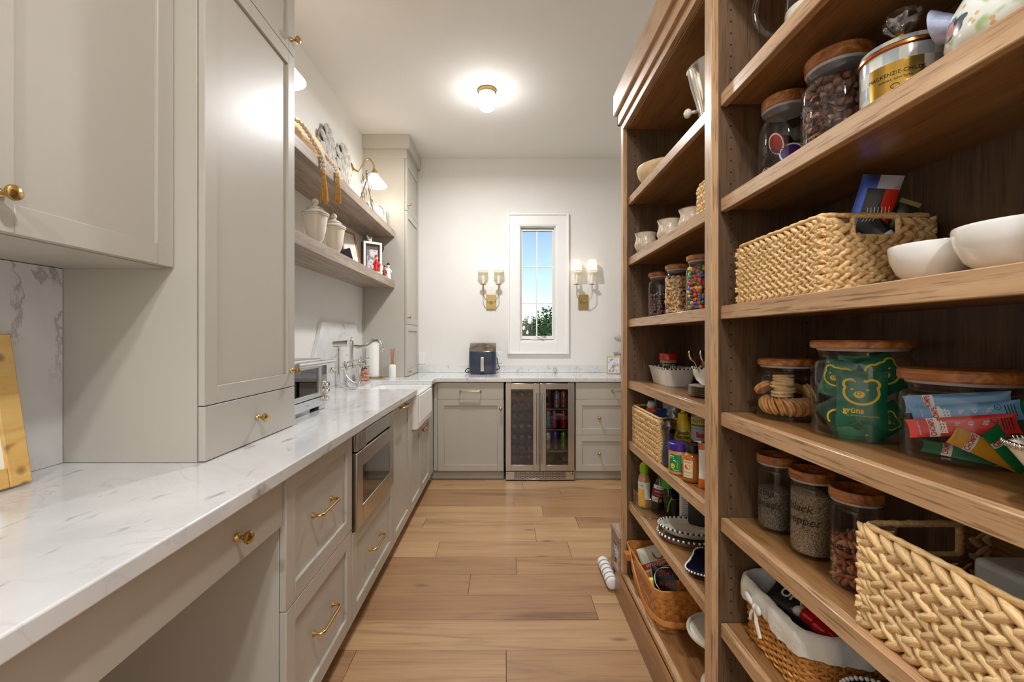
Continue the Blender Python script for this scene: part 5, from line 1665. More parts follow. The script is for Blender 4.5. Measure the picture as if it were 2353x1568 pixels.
m = MB(); m.lathe([(.020, .147), (.018, .152), (.012, .155), (.012, .160), (.015, .163), (.012, .166)], n=20); m.build('knob_collar', M['gold'], t, smooth=40, world=False)
m = MB()
m.grid(lambda u, v: ((.010 + .017 * math.sin(v * PI * .72)) * (1 + .16 * math.cos(2 * PI * u * 6)) * math.cos(2 * PI * u) * .9, (.010 + .017 * math.sin(v * PI * .72)) * (1 + .16 * math.cos(2 * PI * u * 6)) * math.sin(2 * PI * u), .166 + .038 * v), 48, 10, closed_u=True)
m.lathe([(0, .203), (.021, .204)], n=24, cap=False)
m.build('crystal_knob', glass('crystal', (.93, .95, .97, 1), .22, .7, .05), t, smooth=60, world=False)
a0 = facing(.72, .788) - .15
pq = band(.0606, a0, 1.25, .040, .094).build('plaque', M['gold'], t, smooth=40, world=False)
text(pq, 'MACKENZIE-CHILDS', .0088, M['ink'], on_cyl(.0611, a0, .074))
text(pq, 'AURORA, NEW YORK', .0048, M['ink'], on_cyl(.0611, a0, .064))
flat_ring(pq, ellipse(0, .052, .006, .004, 14), .001, M['ink'], on_cyl(.0611, a0, 0))

fl = NT('painted_flowers'); fl.bsdf(None, .12, coat=.6)
co = fl.coord()
vo = fl.n('ShaderNodeTexVoronoi'); vo.inputs['Scale'].default_value = 15; vo.inputs['Randomness'].default_value = .55
nz = fl.n('ShaderNodeTexNoise'); nz.inputs['Scale'].default_value = 45; nz.inputs['Detail'].default_value = 1; fl.l(co, nz.inputs['Vector'])
wv = fl.n('ShaderNodeVectorMath', operation='SCALE'); fl.l(nz.outputs['Color'], wv.inputs[0]); wv.inputs['Scale'].default_value = .022
aa = fl.n('ShaderNodeVectorMath', operation='ADD'); fl.l(co, aa.inputs[0]); fl.l(wv.outputs[0], aa.inputs[1])
fl.l(aa.outputs[0], vo.inputs['Vector'])
petal = fl.ramp(vo.outputs['Distance'], [(0.0, rgb(226, 190, 40)), (.07, rgb(226, 190, 40)), (.09, rgb(150, 60, 74)), (.20, rgb(196, 118, 124)), (.32, rgb(214, 160, 160)), (.345, rgb(70, 84, 92)), (.40, rgb(70, 84, 92)), (.42, rgb(226, 230, 222)), (1, rgb(226, 230, 222))])
v2 = fl.n('ShaderNodeTexVoronoi'); v2.inputs['Scale'].default_value = 75; fl.l(co, v2.inputs['Vector'])
dots = fl.ramp(v2.outputs['Distance'], [(.22, (1, 1, 1, 1)), (.30, (0, 0, 0, 1))])
gn = fl.ramp(fl.noise(co, 24, 2), [(.56, (0, 0, 0, 1)), (.62, (1, 1, 1, 1))])
far = fl.ramp(vo.outputs['Distance'], [(.42, (0, 0, 0, 1)), (.45, (1, 1, 1, 1))])
c1 = fl.mix(fl.math('MULTIPLY', dots, fl.math('MULTIPLY', far, .8)), petal, rgb(218, 160, 84))
c1 = fl.mix(fl.math('MULTIPLY', gn, fl.math('MULTIPLY', far, .75)), c1, rgb(150, 184, 96))
fl.l(c1, fl.b.inputs['Base Color'])
t = thing('floral_creamer', 'hand-painted floral ceramic creamer at the near end of the second shelf', 'creamer', (.730, .600, z + .0006))
m = MB(); m.lathe([(0, 0), (.045, 0), (.052, .004), (.080, .024), (.088, .048), (.084, .085), (.064, .122), (.052, .145), (.058, .165), (.066, .175), (.060, .172), (.048, .146), (0, .14)], n=44); m.build('body', fl.m, t, smooth=60, world=False)
m = MB()
sa = math.atan2(.60, -.30)
for k in range(1):
    m.grid(lambda u, v: (math.cos(sa) * (.070 + .030 * v) + .030 * math.sin(2 * PI * u) * (.7 + .5 * v) * -math.sin(sa), math.sin(sa) * (.070 + .030 * v) + .030 * math.sin(2 * PI * u) * (.7 + .5 * v) * math.cos(sa),   .092 + .016 * v + .022 * math.cos(2 * PI * u) * (.7 + .5 * v)), 24, 6, closed_u=True)
bl = plain('painted_blue_white', rgb(176, 184, 214), .15, coat=.5, var=.35, scale=30)
m.build('spout', bl, t, smooth=60, world=False)

# --- third shelf: big plaited basket, packets, bowls
z = ST[2]
bk = plait_basket('large plaited basket with hand hole holding snack packets, middle near shelf', .612, .832,   .840, 1.146, z + .001, 1.510, 6, .0235, single=False, slot=('NF', -.047, .042, .108, .146), seed=2, rows_l=8)
def snack(u, v):
    if v > .86: return 3 if u > .45 else 1
    if u + (v - .5) * .25 > .74: return 2
    if .34 < v < .80 and u > .2: return 4
    if v < .30: return 5 if .25 < u < .7 else 2
    return 1 if u < .2 else 4
pm = [plain('foil_white', rgb(214, 216, 222), .25, .3), plain('foil_blue', rgb(40, 48, 110), .3), plain('foil_red', rgb(216, 44, 26), .3), plain('foil_silver', rgb(200, 202, 214), .25, .4), plain('foil_black', rgb(20, 20, 26), .3), plain('cracker_print', rgb(214, 158, 78), .4, var=.25, scale=60)]
o = packet('snack_packet', 'black, white and red cracker packet sticking up out of the plaited basket', 'snack packet', (.745, .895, 1.500), (.10, .26, turn(.745, .895) * .9), .066, .200, .016, pm, fn=snack, seed=4, nu=18, nv=22)
g = puff(.066, .200, .016)
for k in range(7):
    flat_ring(o, [(-.010 + .0055 * k, .006 + .001 * k), (-.006 + .0055 * k, .022 + .001 * k), (-.008 + .0055 * k, .034 + .001 * k)], .0013, M['ink_white'], g, 'lettering', closed=False)
flat_ring(o, [(-.018, -.020), (-.008, -.017), (.004, -.015), (.014, -.013)], .003, M['ink_white'], g, 'lettering', closed=False)
for i, (x, y, rz) in enumerate(((.800, .90, -.5), (.790, .945, -.55), (.780, .99, -.5))):
    packet('snack_bar', ('nearest', 'middle', 'farthest')[i] + ' of the dark green snack bars upright in the plaited basket', 'snack bar', (x, y, 1.492), (.15, .50, rz), .036, .125, .012,
           [plain('bar_wrap', rgb(42, 46, 34), .3), plain('bar_stripe', rgb(176, 160, 96), .3), M['red']], 'snack bars in the plaited basket', fn=lambda u, v: 1 if (int(v * 14) % 4 == 1) else (2 if abs(v - .75) < .06 and u > .6 else 0), seed=20 + i)
packet('snack_bar', 'white and red bar low in the basket, seen through the hand hole', 'snack bar', (.768, .868, 1.455), (.1, -.6, turn(.76, .87)), .040, .11, .012, [M['white'], M['red'], M['black']], fn=lambda u, v: 1 if .3 < v < .5 else (2 if v > .7 else 0), seed=31)
def bowl_(name, label, x, y, z, r, h, mat, group=None, rim=None):
    t = thing(name, label, 'bowl', (x, y, z + .0006), 0, group)
    m = MB(); m.lathe([(0, 0), (r * .52, 0), (r * .56, .003), (r * .80, h * .28), (r * .95, h * .62), (r, h * .93), (r * .985, h), (r * .955, h * .96), (r * .88, h * .6), (r * .70, h * .25), (r * .4, h * .09), (0, h * .08)], n=44); m.build('body', mat, t, smooth=60, world=False)
    return t
bowl_('white_bowl', 'smaller white bowl beside the plaited basket on the middle near shelf', .705, .712, z, .0600, .064, M['white_cer'], 'white bowls on the middle near shelf')
bowl_('white_bowl', 'larger white bowl nearest the viewer on the middle near shelf', .700, .588, z, .0690, .067, M['white_cer'], 'white bowls on the middle near shelf')

# --- fourth shelf: three wide jars
z = ST[3]
jar('wide_jar', 'wide glass jar of round cookies, farthest on the fourth near shelf', 'jar', .719, 1.106, z, .068, .152, .066, .018, neck=.84, shoulder=.026)
cook = plain('golden_cookie', rgb(204, 148, 84), .7, var=.22, scale=50)
cook2 = plain('pale_cookie', rgb(216, 178, 116), .7, var=.2, scale=50)
ckm = MB(); ckm.lathe([(0, 0), (.0215, 0), (.024, .0025), (.023, .005), (.020, .006), (.0205, .0075), (.023, .0085), (.024, .011), (.0215, .0135), (0, .0135)], n=18)
cd = ckm.mesh('cookie', cook, 40); cd2 = ckm.mesh('cookie', cook2, 40)
fa = facing(.719, 1.106)
n_ = 0
for k in range(9):                       # bottom ring on edge
    a = fa + (k - 4) * .36
    o = bpy.data.objects.new('cookie', cd); C.objects.link(o)
    o.matrix_world = Matrix.Translation((.719 + .041 * math.cos(a), 1.106 + .041 * math.sin(a), z + .0345)) @ Euler((0, math.radians(68), a + PI / 2 + .5)).to_matrix().to_4x4() @ Matrix.Translation((0, 0, -.0067))
    tag(o, 'golden cookie on edge in the cookie jar, %s from the right in the bottom ring' % ('first', 'second', 'third', 'fourth', 'fifth', 'sixth', 'seventh', 'eighth', 'ninth')[8 - k], 'cookie', 'cookies in the bottom ring')
for k in range(5):
    o = bpy.data.objects.new('cookie', cd2); C.objects.link(o)
    o.matrix_world = Matrix.Translation((.719 - .026 + .004 * math.sin(k * 2), 1.106 - .022 + .003 * math.cos(k * 3), z + .060 + .0137 * k * .72)) @ Euler((.06 * (-1) ** k, -.08, k)).to_matrix().to_4x4()
    tag(o, 'pale cookie lying flat in the cookie jar, %s in the stack of five' % ('lowest', 'second up', 'middle one', 'fourth up', 'topmost')[k], 'cookie', 'cookies in the flat stack')
for k, (dx, dy, dz, e, lab) in enumerate(((.018, -.045, .068, (.5, 1.1, .2), 'greenish round cookie leaning at right in the cookie jar'), (-.045, .018, .072, (.2, .7, 2.2), 'golden cookie leaning at left in the cookie jar'), (.030, .02, .07, (.3, .4, 1), 'golden cookie at the back of the cookie jar'))):
    o = bpy.data.objects.new('cookie', cd if k else cd2); C.objects.link(o)
    o.matrix_world = Matrix.Translation((.719 + dx, 1.106 + dy, z + dz)) @ Euler(e).to_matrix().to_4x4()
    tag(o, lab, 'cookie', 'loose cookies in the cookie jar')

X2, Y2 = .742, .905
jar('wide_jar', 'tall wide glass jar stuffed with dark green packets, centre of the fourth near shelf', 'jar', X2, Y2, z, .087, .200, .088, .018, neck=.84, shoulder=.028)
grn = plain('green_foil', rgb(18, 104, 76), .35, var=.10, coat=.2)
grn2 = plain('dark_green_foil', rgb(10, 66, 54), .35, var=.15)
def bear(o, w, h, th, s=1.0, words=True, cx=0, cy=.014):
    g = puff(w, h, th)
    # outline of a round head with two ears, muzzle and eyes
    pts = []
    for k in range(60):
        a = 2 * PI * k / 60
        r = .0250
        for ea in (math.radians(48), math.radians(132)):
            d = abs((a - ea + PI) % (2 * PI) - PI)
            if d < .42: r = max(r, .0250 + .0085 * math.cos(d / .42 * PI / 2) ** .7)
        pts.append((cx + s * r * 1.08 * math.cos(a), cy + s * r * .92 * math.sin(a)))
    flat_ring(o, pts, .0042 * s, M['ink_yellow'], g)
    flat_shape(o, ellipse(cx - .003 * s, cy - .004 * s, .0088 * s, .0070 * s), M['ink_yellow'], g)
    g2 = lambda u, v: (g(u, v)[0], g(u, v)[1] - .0004, g(u, v)[2])
    flat_ring(o, ellipse(cx - .004 * s, cy - .002 * s, .0034 * s, .0030 * s, 14), .001, grn2, g2)
    for sx in (-1, 1): flat_shape(o, ellipse(cx - .002 * s + sx * .012 * s, cy + .006 * s, .0026 * s, .0018 * s, 10), M['ink_yellow'], g)
    if words:
        text(o, 'grüns', .0150, M['ink_yellow'], lambda u, v: g(u - .012, v - .022), bold=.03)
        text(o, 'Superfood Greens Gummies', .0044, M['ink_yellow'], lambda u, v: g(u + .002, v - .0315))
tr_ = turn(X2, Y2)
fxn, fyn = -X2 / math.hypot(X2, Y2), -Y2 / math.hypot(X2, Y2)       # towards the camera
sxn, syn = -fyn, fxn                                                 # to the right as seen
def gpos(f, s, zz): return (X2 + fxn * f + sxn * s, Y2 + fyn * f + syn * s, z + zz)
o = packet('gummy_packet', 'dark green packet with yellow bear outline, front and centre in the tall wide jar', 'snack packet', gpos(.052, .000, .083), (-.04, 0, tr_), .082, .112, .026, [grn], seed=2); bear(o, .082, .112, .026)
for i, (f_, s_, zz, ry, rz, sc, lab) in enumerate(((.030, -.055, .120, .20, -.35, 1.0, 'green bear packet at upper left in the tall wide jar'), (.030, .050, .132, -.45, .45, 1.15, 'green bear packet tilted at upper right in the tall wide jar'),
        (.045, -.052, .042, -.6, -.4, .7, 'green packet crumpled at lower left in the tall wide jar'), (.048, .050, .040, 1.0, .5, .75, 'green packet lying at lower right in the tall wide jar'), (.055, .0, .026, 1.4, 0, .7, 'green packet lying along the bottom of the tall wide jar'),
        (-.02, -.02, .08, .3, 1.2, 1.0, 'green packet hidden at the back left of the tall wide jar'), (-.02, .03, .09, -.3, -.9, 1.0, 'green packet hidden at the back right of the tall wide jar'), (.0, .0, .145, 1.5, .3, .9, 'green packet lying across the top of the tall wide jar'))):
    o = packet('gummy_packet', lab, 'snack packet', gpos(f_ * .78, s_ * .70, zz), (-.08, ry, tr_ + rz), .058, .078, .020, [grn if i != 2 else grn2], seed=10 + i)
    if i in (0, 1, 3): bear(o, .058, .078, .020, sc * .82, False, cy=.004)
    elif i in (2, 4):
        g = puff(.058, .078, .020); flat_ring(o, ellipse(0, .0, .016, .014, 16, .3, 3.6), .004, M['ink_yellow'], g, closed=False)

X3, Y3 = .776, .735
jar('wide_jar', 'low wide glass jar of meat-stick wrappers, nearest on the fourth near shelf', 'jar', X3, Y3, z, .084, .152, .085, .020, neck=.86, shoulder=.026)
t3 = turn(X3, Y3)
h3 = math.hypot(X3, Y3); f3 = (-X3 / h3, -Y3 / h3); s3 = (-f3[1], f3[0])
def cpos(f, s, zz): return (X3 + f3[0] * f + s3[0] * s, Y3 + f3[1] * f + s3[1] * s, z + zz)
def stick(label, pos, tilt, rz, col, name_col, words, L=.128, W=.030, lean=-.1):
    """meat-stick wrapper: long axis along local X once laid down"""
    mats = [plain('wrap_' + name_col, col, .3, coat=.2), M['ink_white']]
    o = packet('meat_stick', label, 'snack', pos, (lean, tilt, t3 + rz), L, W, .007, mats, 'meat sticks in the low wide jar', fn=lambda u, v: 1 if .20 < u < .29 else 0, seed=hash(label) % 50, nu=40, nv=8)
    g = puff(L, W, .007)
    u0 = -L / 2
    text(o, 'CHOMPS', .0095, M['ink_red'], lambda u, v: g(u0 + .245 * L + u, v), rot=PI / 2, sx=.72, bold=.03)
    if words:
        text(o, 'BEEF', .0125, M['ink_white'], lambda u, v: g(u0 + .345 * L + u, v), rot=PI / 2, sx=.78, bold=.04)
        for q, w_ in ((.47, '4g'), (.60, '45'), (.72, '0g')): text(o, w_, .0088, M['ink_white'], lambda u, v, q=q: g(u0 + q * L + u, v + .003), rot=PI / 2, sx=.9)
        flat_ring(o, ellipse(u0 + .80 * L, .006, .0036, .0036, 14), .0007, M['ink'], g)
        text(o, 'P', .005, M['ink'], lambda u, v: g(u0 + .80 * L + u, .006 + v), rot=PI / 2)
        for q in range(4): flat_ring(o, [(u0 + (.86 + .025 * q) * L, -.009), (u0 + (.86 + .025 * q) * L, .009)], .0012, M['ink'], g, 'lettering', closed=False)
        text(o, 'ORIGINAL BEEF STICK', .0030, M['ink_white'], lambda u, v: g(u0 + .12 * L + u, v), rot=PI / 2, sx=.8)
    return o
stick('red beef stick wrapper across the front of the low wide jar', cpos(.058, -.004, .064), -.20, .10, rgb(214, 40, 34), 'red', True)
stick('blue beef stick wrapper just above the red one in the low wide jar', cpos(.046, .000, .083), -.22, .05, rgb(94, 152, 204), 'blue', True)
stick('second blue beef stick wrapper behind in the low wide jar', cpos(.030, -.010, .098), -.16, .0, rgb(110, 166, 210), 'blue2', False)
stick('amber turkey stick wrapper slanting at the bottom of the low wide jar', cpos(.056, .028, .030), .45, .35, rgb(222, 160, 44), 'amber', False, L=.10)
stick('bright green stick wrapper at lower right in the low wide jar', cpos(.050, .050, .030), .9, .6, rgb(24, 138, 76), 'green', False, L=.09)
stick('green stick wrapper flat on the bottom of the low wide jar', cpos(.036, .010, .016), .1, .0, rgb(30, 120, 84), 'green2', False, L=.12, lean=-1.0)
stick('green stick wrapper upright at the right of the low wide jar', cpos(.030, .052, .085), -.5, .5, rgb(36, 150, 84), 'green3', False, L=.08)
t = thing('beaded_dish', 'cream dish with silver beaded rim at the nearest edge of the fourth shelf', 'bowl', (.660, .492, z + .0006))
m = MB(); m.lathe([(0, 0), (.022, 0), (.024, .004), (.034, .03), (.062, .074), (.0625, .078), (.056, .074), (.03, .03), (0, .02)], n=40); m.build('body', M['cream_cer'], t, smooth=60, world=False)
rim_beads(circle_pts(.0625, 56), .078, .0040, M['silver'], t)

# --- fifth shelf: three canisters and the big basket
z = ST[4]
def seed_mat(name, dark, lite, dens):
    t = NT(name); t.bsdf(None, .5)
    vo = t.n('ShaderNodeTexVoronoi'); vo.inputs['Scale'].default_value = 1250; t.l(t.coord(), vo.inputs['Vector'])
    sp = t.n('ShaderNodeSeparateColor'); t.l(vo.outputs['Color'], sp.inputs[0])
    t.l(t.ramp(sp.outputs[0], [(0, dark), (dens, dark), (dens + .12, lite), (1, lite)]), t.b.inputs['Base Color'])
    t.bump(vo.outputs['Distance'], .6, .001)
    return t.m
def seeds(name, label, x, y, R, h, mat, seed):
    rnd = random.Random(seed)
    m = MB()
    m.lathe([(0, 0), (R * .95, 0), (R, .006), (R, h - .003), (R * .96, h), (R * .5, h + .004), (0, h + .003)], n=40)
    for k in range(500):
        a = rnd.uniform(0, 6.283); zz = rnd.uniform(.004, h); m.ell((R * math.cos(a), R * math.sin(a), zz), (.0011, .0011, .0009), 5, 4)
    o = m.build(name, mat, None, smooth=50); o.location = (x, y, z + .0100)
    return tag(o, label, 'seeds', kind='stuff')
for x, y, lab in ((.705, 1.128, 'glass canister of chia seeds, farthest of the three lidded canisters'), (.705, .998, 'glass canister of black pepper, middle of the three lidded canisters'), (.705, .872, 'glass canister of pecans, nearest of the three lidded canisters')):
    jar('canister', lab, 'canister', x, y, z, .043, .193, .0455, .021, neck=.93, shoulder=.010, group='lidded glass canisters', dish=True)
cans3 = [o for o in bpy.data.objects if o.name.startswith('canister')]
seeds('chia_seeds', 'speckled dark chia seeds filling the farthest canister', .705, 1.128, .0405, .095, seed_mat('chia', rgb(48, 42, 38), rgb(176, 160, 136), .66), 1)
seeds('ground_pepper', 'speckled ground pepper filling the middle canister', .705, .998, .0405, .132, seed_mat('pepper', rgb(66, 52, 40), rgb(190, 166, 132), .50), 2)
pec = [plain('pecan_a', rgb(128, 66, 40), .4, var=.2, scale=90), plain('pecan_b', rgb(160, 90, 54), .4, var=.2, scale=90), plain('pecan_c', rgb(190, 130, 86), .5, var=.2)]
filling('pecans', 'reddish brown pecan halves in the nearest canister', 'pecans', (.705, .872, z + .0006), .0405, .010, .088, lambda r: (blob(.0125, .0055, .004, 7, 5), r.choice((0, 0, 1, 1, 2))), pec, .0125, 8)
for o, w1, w2, zz in zip(cans3, ('chia', 'black', 'pecans'), ('seeds', 'pepper', ''), (.100, .112, .082)):
    a0 = facing(o.location.x, o.location.y) - .55
    text(o, w1, .026, M['ink'], on_cyl(.0434, a0, zz), shear=.2)
    if w2: text(o, w2, .026, M['ink'], on_cyl(.0434, a0 + .12, zz - .028), shear=.2)
bk2 = plait_basket('big pale plaited basket filling the near end of the fifth shelf', .618, .842, .372, .755, z + .001, .952, 6, .0275, single=True, slot=('F', -.06, .055, .120, .160), seed=9, faces='LF', lean=.60)
t = thing('wrapped_package', 'white plastic-wrapped package standing inside the big pale basket', 'package', (.775, .55, z + .009))
m = MB(); m.box(-.052, .050, -.135, .125, 0, .150); m.build('wrapping', plain('white_plastic_wrap', rgb(226, 230, 226), .3, coat=.3, var=.05, scale=40, bump=.3), t, bevel=.010, seg=3, world=False)
m = MB(); m.box(-.035, .02, -.11, .08, .1503, .1508); m.build('printed_top', plain('grey_print', rgb(196, 198, 200), .4, var=.2, scale=30), t, world=False)

# --- sixth shelf: lined willow basket with its contents, beaded bowl
z = ST[5]
def willow(label, x0, x1, y0, y1, z0, h, flare):
    cx, cy = (x0 + x1) / 2, (y0 + y1) / 2
    t = thing('willow_basket', label, 'basket', (cx, cy, z0 + .001))
    hx, hy = (x1 - x0) / 2, (y1 - y0) / 2
    base = rrect(-hx, hx, -hy, hy, .05, 7, step=.0065)
    n = len(base)
    m = MB(); rows = 20
    for r in range(rows):
        zz = .005 + (h - .01) * r / (rows - 1); sc = 1 + flare * (zz / h - 1)
        pts = []
        for i, (x, y) in enumerate(base):
            w = .0038 * math.sin(2 * PI * i * .0065 / .036 + (r % 2) * PI)
            nn = Vector((x, y)).normalized()
            pts.append((x * sc + nn.x * w, y * sc + nn.y * w, zz + .0012 * math.sin(i * .7 + r)))
        m.tube(pts, .0036, 5, closed=True)
    k = int(n * .0065 / .036) or 1
    for q in range(0, n, max(1, round(.018 / .0065))):
        x, y = base[q]; s0 = 1 - flare
        m.tube([(x * s0 * .995, y * s0 * .995, .001), (x * .995, y * .995, h)], .0030, 5)
    stuff(m.build('woven_rods', M['wicker'], t, smooth=60, world=False))
    m = MB(); m.box(-hx * .93, hx * .93, -hy * .95, hy * .95, .001, .004); m.build('base_board', M['wicker'], t, world=False)
    return t, base, hx, hy
t, base, hx, hy = willow('willow basket with white cloth liner, second shelf from the bottom', .640, .852, .915, 1.186, z, .150, .07)
wb_ = t
ln = NT('liner_cotton'); ln.bsdf(rgb(226, 224, 216), .85)
ln.bump(ln.noise(ln.coord((14, 14, 14)), 2, 5, .6, .5), .5, .01)
m = MB()
rim = rrect(-hx - .004, hx + .004, -hy - .004, hy + .004, .052, 8, step=.010)
nr = len(rim)
def liner(i, j):
    x, y = rim[i % nr]; nn = Vector((x, y)).normalized()
    wob = .0030 * math.sin(i * .9) + .002 * math.sin(i * 2.3 + j)
    prof = [(.006, .098), (.008, .112), (.008, .130), (.004, .150), (-.004, .156), (-.012, .150), (-.016, .12), (-.018, .06), (-.022, .008)]
    o_, zz = prof[j]
    return (x + nn.x * (o_ + (wob if j < 3 else wob * .6)), y + nn.y * (o_ + (wob if j < 3 else wob * .6)), zz + (.006 * math.sin(i * .35) if j == 0 else 0))
vs = [liner(i, j) for j in range(9) for i in range(nr)]
m.add(vs, [(j * nr + i, j * nr + (i + 1) % nr, (j + 1) * nr + (i + 1) % nr, (j + 1) * nr + i) for j in range(8) for i in range(nr)])
lo = m.build('cloth_liner', ln.m, t, smooth=80, world=False)
m = MB()
bx, by, bz = -hx - .014, .035, .112
m.ell((bx, by, bz), (.008, .010, .009), 10, 8)
m.ell((bx - .004, by + .022, bz + .010), (.005, .018, .010), 10, 6, Euler((.4, 0, 0)).to_matrix()); m.ell((bx - .003, by - .016, bz + .002), (.005, .012, .012), 10, 6)
m.tube([(bx, by, bz), (bx - .004, by - .010, bz - .030), (bx - .001, by - .022, bz - .062)], [.004, .005, .0045], 6); m.tube([(bx, by, bz), (bx - .004, by + .012, bz - .022), (bx - .002, by + .018, bz - .040)], [.004, .0045, .004], 6)
m.build('ribbon_bow', ln.m, t, smooth=60, world=False)
bz0 = z + .010
o = packet('snack_bag', 'black bag lettered OF CO. lying in the lined willow basket', 'snack bag', (.735, 1.085, z + .116), (-.95, .10, -1.15), .150, .085, .030, [plain('matte_black_bag', rgb(26, 26, 26), .45)], seed=3)
g = puff(.150, .085, .030)
text(o, 'OF CO.', .034, M['ink_white'], lambda u, v: g(u + .006, v + .006), sx=.9, bold=.03)
text(o, 'SEA SALT', .007, M['ink_white'], lambda u, v: g(u + .01, v - .022))
packet('snack_bag', 'shiny bright green packet behind the black bag in the lined basket', 'snack bag', (.785, 1.085, z + .118), (-.5, .15, -1.1), .11, .08, .022, [plain('green_metallic', rgb(50, 150, 40), .25, .3, var=.35, scale=60)], seed=6)
packet('snack_bag', 'black packet farthest back in the lined willow basket', 'snack bag', (.800, 1.130, z + .122), (-.4, .1, -1.2), .10, .07, .02, [M['black']], seed=7)
packet('snack_bag', 'white printed packet standing at the right in the lined basket', 'snack bag', (.790, .985, z + .095), (-.3, -.1, -.9), .12, .14, .024, [plain('white_bag', rgb(214, 216, 222), .35), M['ink_grey']], fn=lambda u, v: 1 if int(v * 16) % 3 == 0 and u > .6 else 0, seed=8)
t = thing('red_scoop', 'glossy red plastic scoop lying in the lined willow basket', 'scoop', (.715, .995, z + .135))
m = MB(); m.ell((0, .014, 0), (.026, .026, .018), 14, 10); m.ell((0, -.018, -.002), (.024, .024, .017), 14, 10); m.tube([(.0, -.03, 0), (.01, -.07, -.006)], [.008, .006], 8)
m.build('body', M['red'], t, smooth=60, world=False)
m = MB(); m.ell((-.006, .045, -.004), (.02, .014, .012), 10, 8); m.build('clip', M['white'], t, smooth=60, world=False)
t = bowl_('beaded_bowl', 'black bowl with white beaded rim in front of the willow basket', .715, .815, z, .070, .092, M['black_gloss'])
rim_beads(circle_pts(.070, 44), .092, .0045, M['white_cer'], t)
t = bowl_('beaded_bowl', 'second black bowl with white beaded rim nearest on the low shelf', .700, .655, z, .066, .088, M['black_gloss'])
rim_beads(circle_pts(.066, 44), .088, .0045, M['white_cer'], t)

# =================================================================== FAR BAY
# --- top shelf: bucket, wooden bowl
z = ST[0]
t = thing('silver_bucket', 'polished silver ice bucket flaring behind the shelf divider, topmost far shelf', 'bucket', (.708, 1.418, z + .0006))
m = MB(); m.lathe([(0, 0), (.058, 0), (.060, .004), (.062, .02), (.074, .08), (.094, .15), (.103, .200), (.107, .206), (.104, .209), (.098, .204), (.088, .15), (.06, .03), (0, .02)], n=44); m.build('body', M['chrome'], t, smooth=60, world=False)
m = MB(); m.ell((-.085, .060, .088), (.014, .014, .016), 12, 8); m.tube([(-.06, .045, .088), (-.08, .057, .088)], .006, 8); m.build('cream_knob', M['cream_cer'], t, smooth=60, world=False)
t = bowl_('wooden_bowl', 'round pale wooden bowl at the far end of the topmost far shelf', .715, 1.935, z, .122, .085, M['lightwood'])
# --- second shelf: checked mugs and a basket
z = ST[1]
mug = check_mat('rosy_check', rgb(216, 202, 180), rgb(206, 184, 164), 14, 62, third=rgb(196, 190, 170))
for x, y, s, lab in ((.632, 1.945, 1.0, 'cream checked cup at the far end of the second far shelf'), (.660, 1.735, 1.02, 'cream checked cup in the middle of the second far shelf'), (.680, 1.575, .98, 'cream checked cup next to the small plaited basket')):
    t = thing('check_cup', lab, 'cup', (x, y, z + .0006), 0, 'checked cups')
    m = MB(); m.lathe([(r * s, h * s) for r, h in ((0, 0), (.034, 0), (.038, .004), (.0485, .024), (.049, .034), (.043, .054), (.042, .066), (.048, .082), (.046, .082), (.040, .066), (.041, .054), (.046, .034), (0, .01))], n=36); m.build('body', mug, t, smooth=60, world=False)
    m = MB(); m.lathe([(.0485 * s, .081 * s), (.0492 * s, .083 * s), (.046 * s, .0845 * s)], n=36, cap=False); m.build('rim', plain('bronze_rim', rgb(120, 84, 58), .3, .8), t, smooth=60, world=False)
plait_basket('small plaited basket behind the shelf divider on the second far shelf', .638, .838, 1.262, 1.440, z + .001, 1.772, 4, .020, seed=4, faces='LF', single=False)
# --- third shelf: three food jars
z = ST[2]
for y, lab, g in ((1.905, 'glass jar of dark chocolate almonds, left of the three', 1), (1.707, 'glass jar of cashews, middle of the three', 2), (1.508, 'glass jar of colourful candy, right of the three', 3)):
    jar('food_jar', lab + ' on the third far shelf', 'jar', .680, y, z, .048, .196, .047, .020, neck=.78, shoulder=.026, group='three food jars')
filling('chocolate_almonds', 'glossy dark chocolate almonds half filling the left food jar', 'chocolate almonds', (.680, 1.905, z + .0006), .0455, .010, .095, lambda r: (blob(.0100, .0068, .0062, 8, 6), r.choice((0, 1))), [plain('choc_glaze', rgb(66, 34, 32), .15, coat=.6), plain('choc_glaze_b', rgb(88, 48, 42), .15, coat=.6)], .0160, 4)
def cashew(m, c, r):
    pts = [(Vector((.0085 * math.cos(a), .0085 * math.sin(a), 0))) for a in [(-.2 + 3.4 * k / 6) for k in range(7)]]
    m.tube([tuple(r @ p + Vector(c)) for p in pts], [.002, .004, .0047, .0048, .0045, .0036, .0018], 6)
filling('cashews', 'pale curved cashew nuts filling the middle food jar', 'cashews', (.680, 1.707, z + .0006), .0455, .010, .142, lambda r: (cashew, r.choice((0, 0, 1))), [plain('cashew_a', rgb(222, 186, 132), .45, var=.1), plain('cashew_b', rgb(206, 162, 104), .45, var=.1)], .0165, 5)
cm_ = [plain('candy_%d' % i, c, .18, coat=.5) for i, c in enumerate((rgb(226, 88, 24), rgb(40, 150, 60), rgb(238, 202, 30), rgb(36, 104, 196), rgb(196, 36, 34), rgb(86, 50, 36)))]
filling('candies', 'colourful sugar-coated candies filling the right food jar', 'candies', (.680, 1.508, z + .0006), .0455, .010, .150, lambda r: (blob(.0088, .0088, .0062, 9, 6), r.randrange(6)), cm_, .0165, 6)
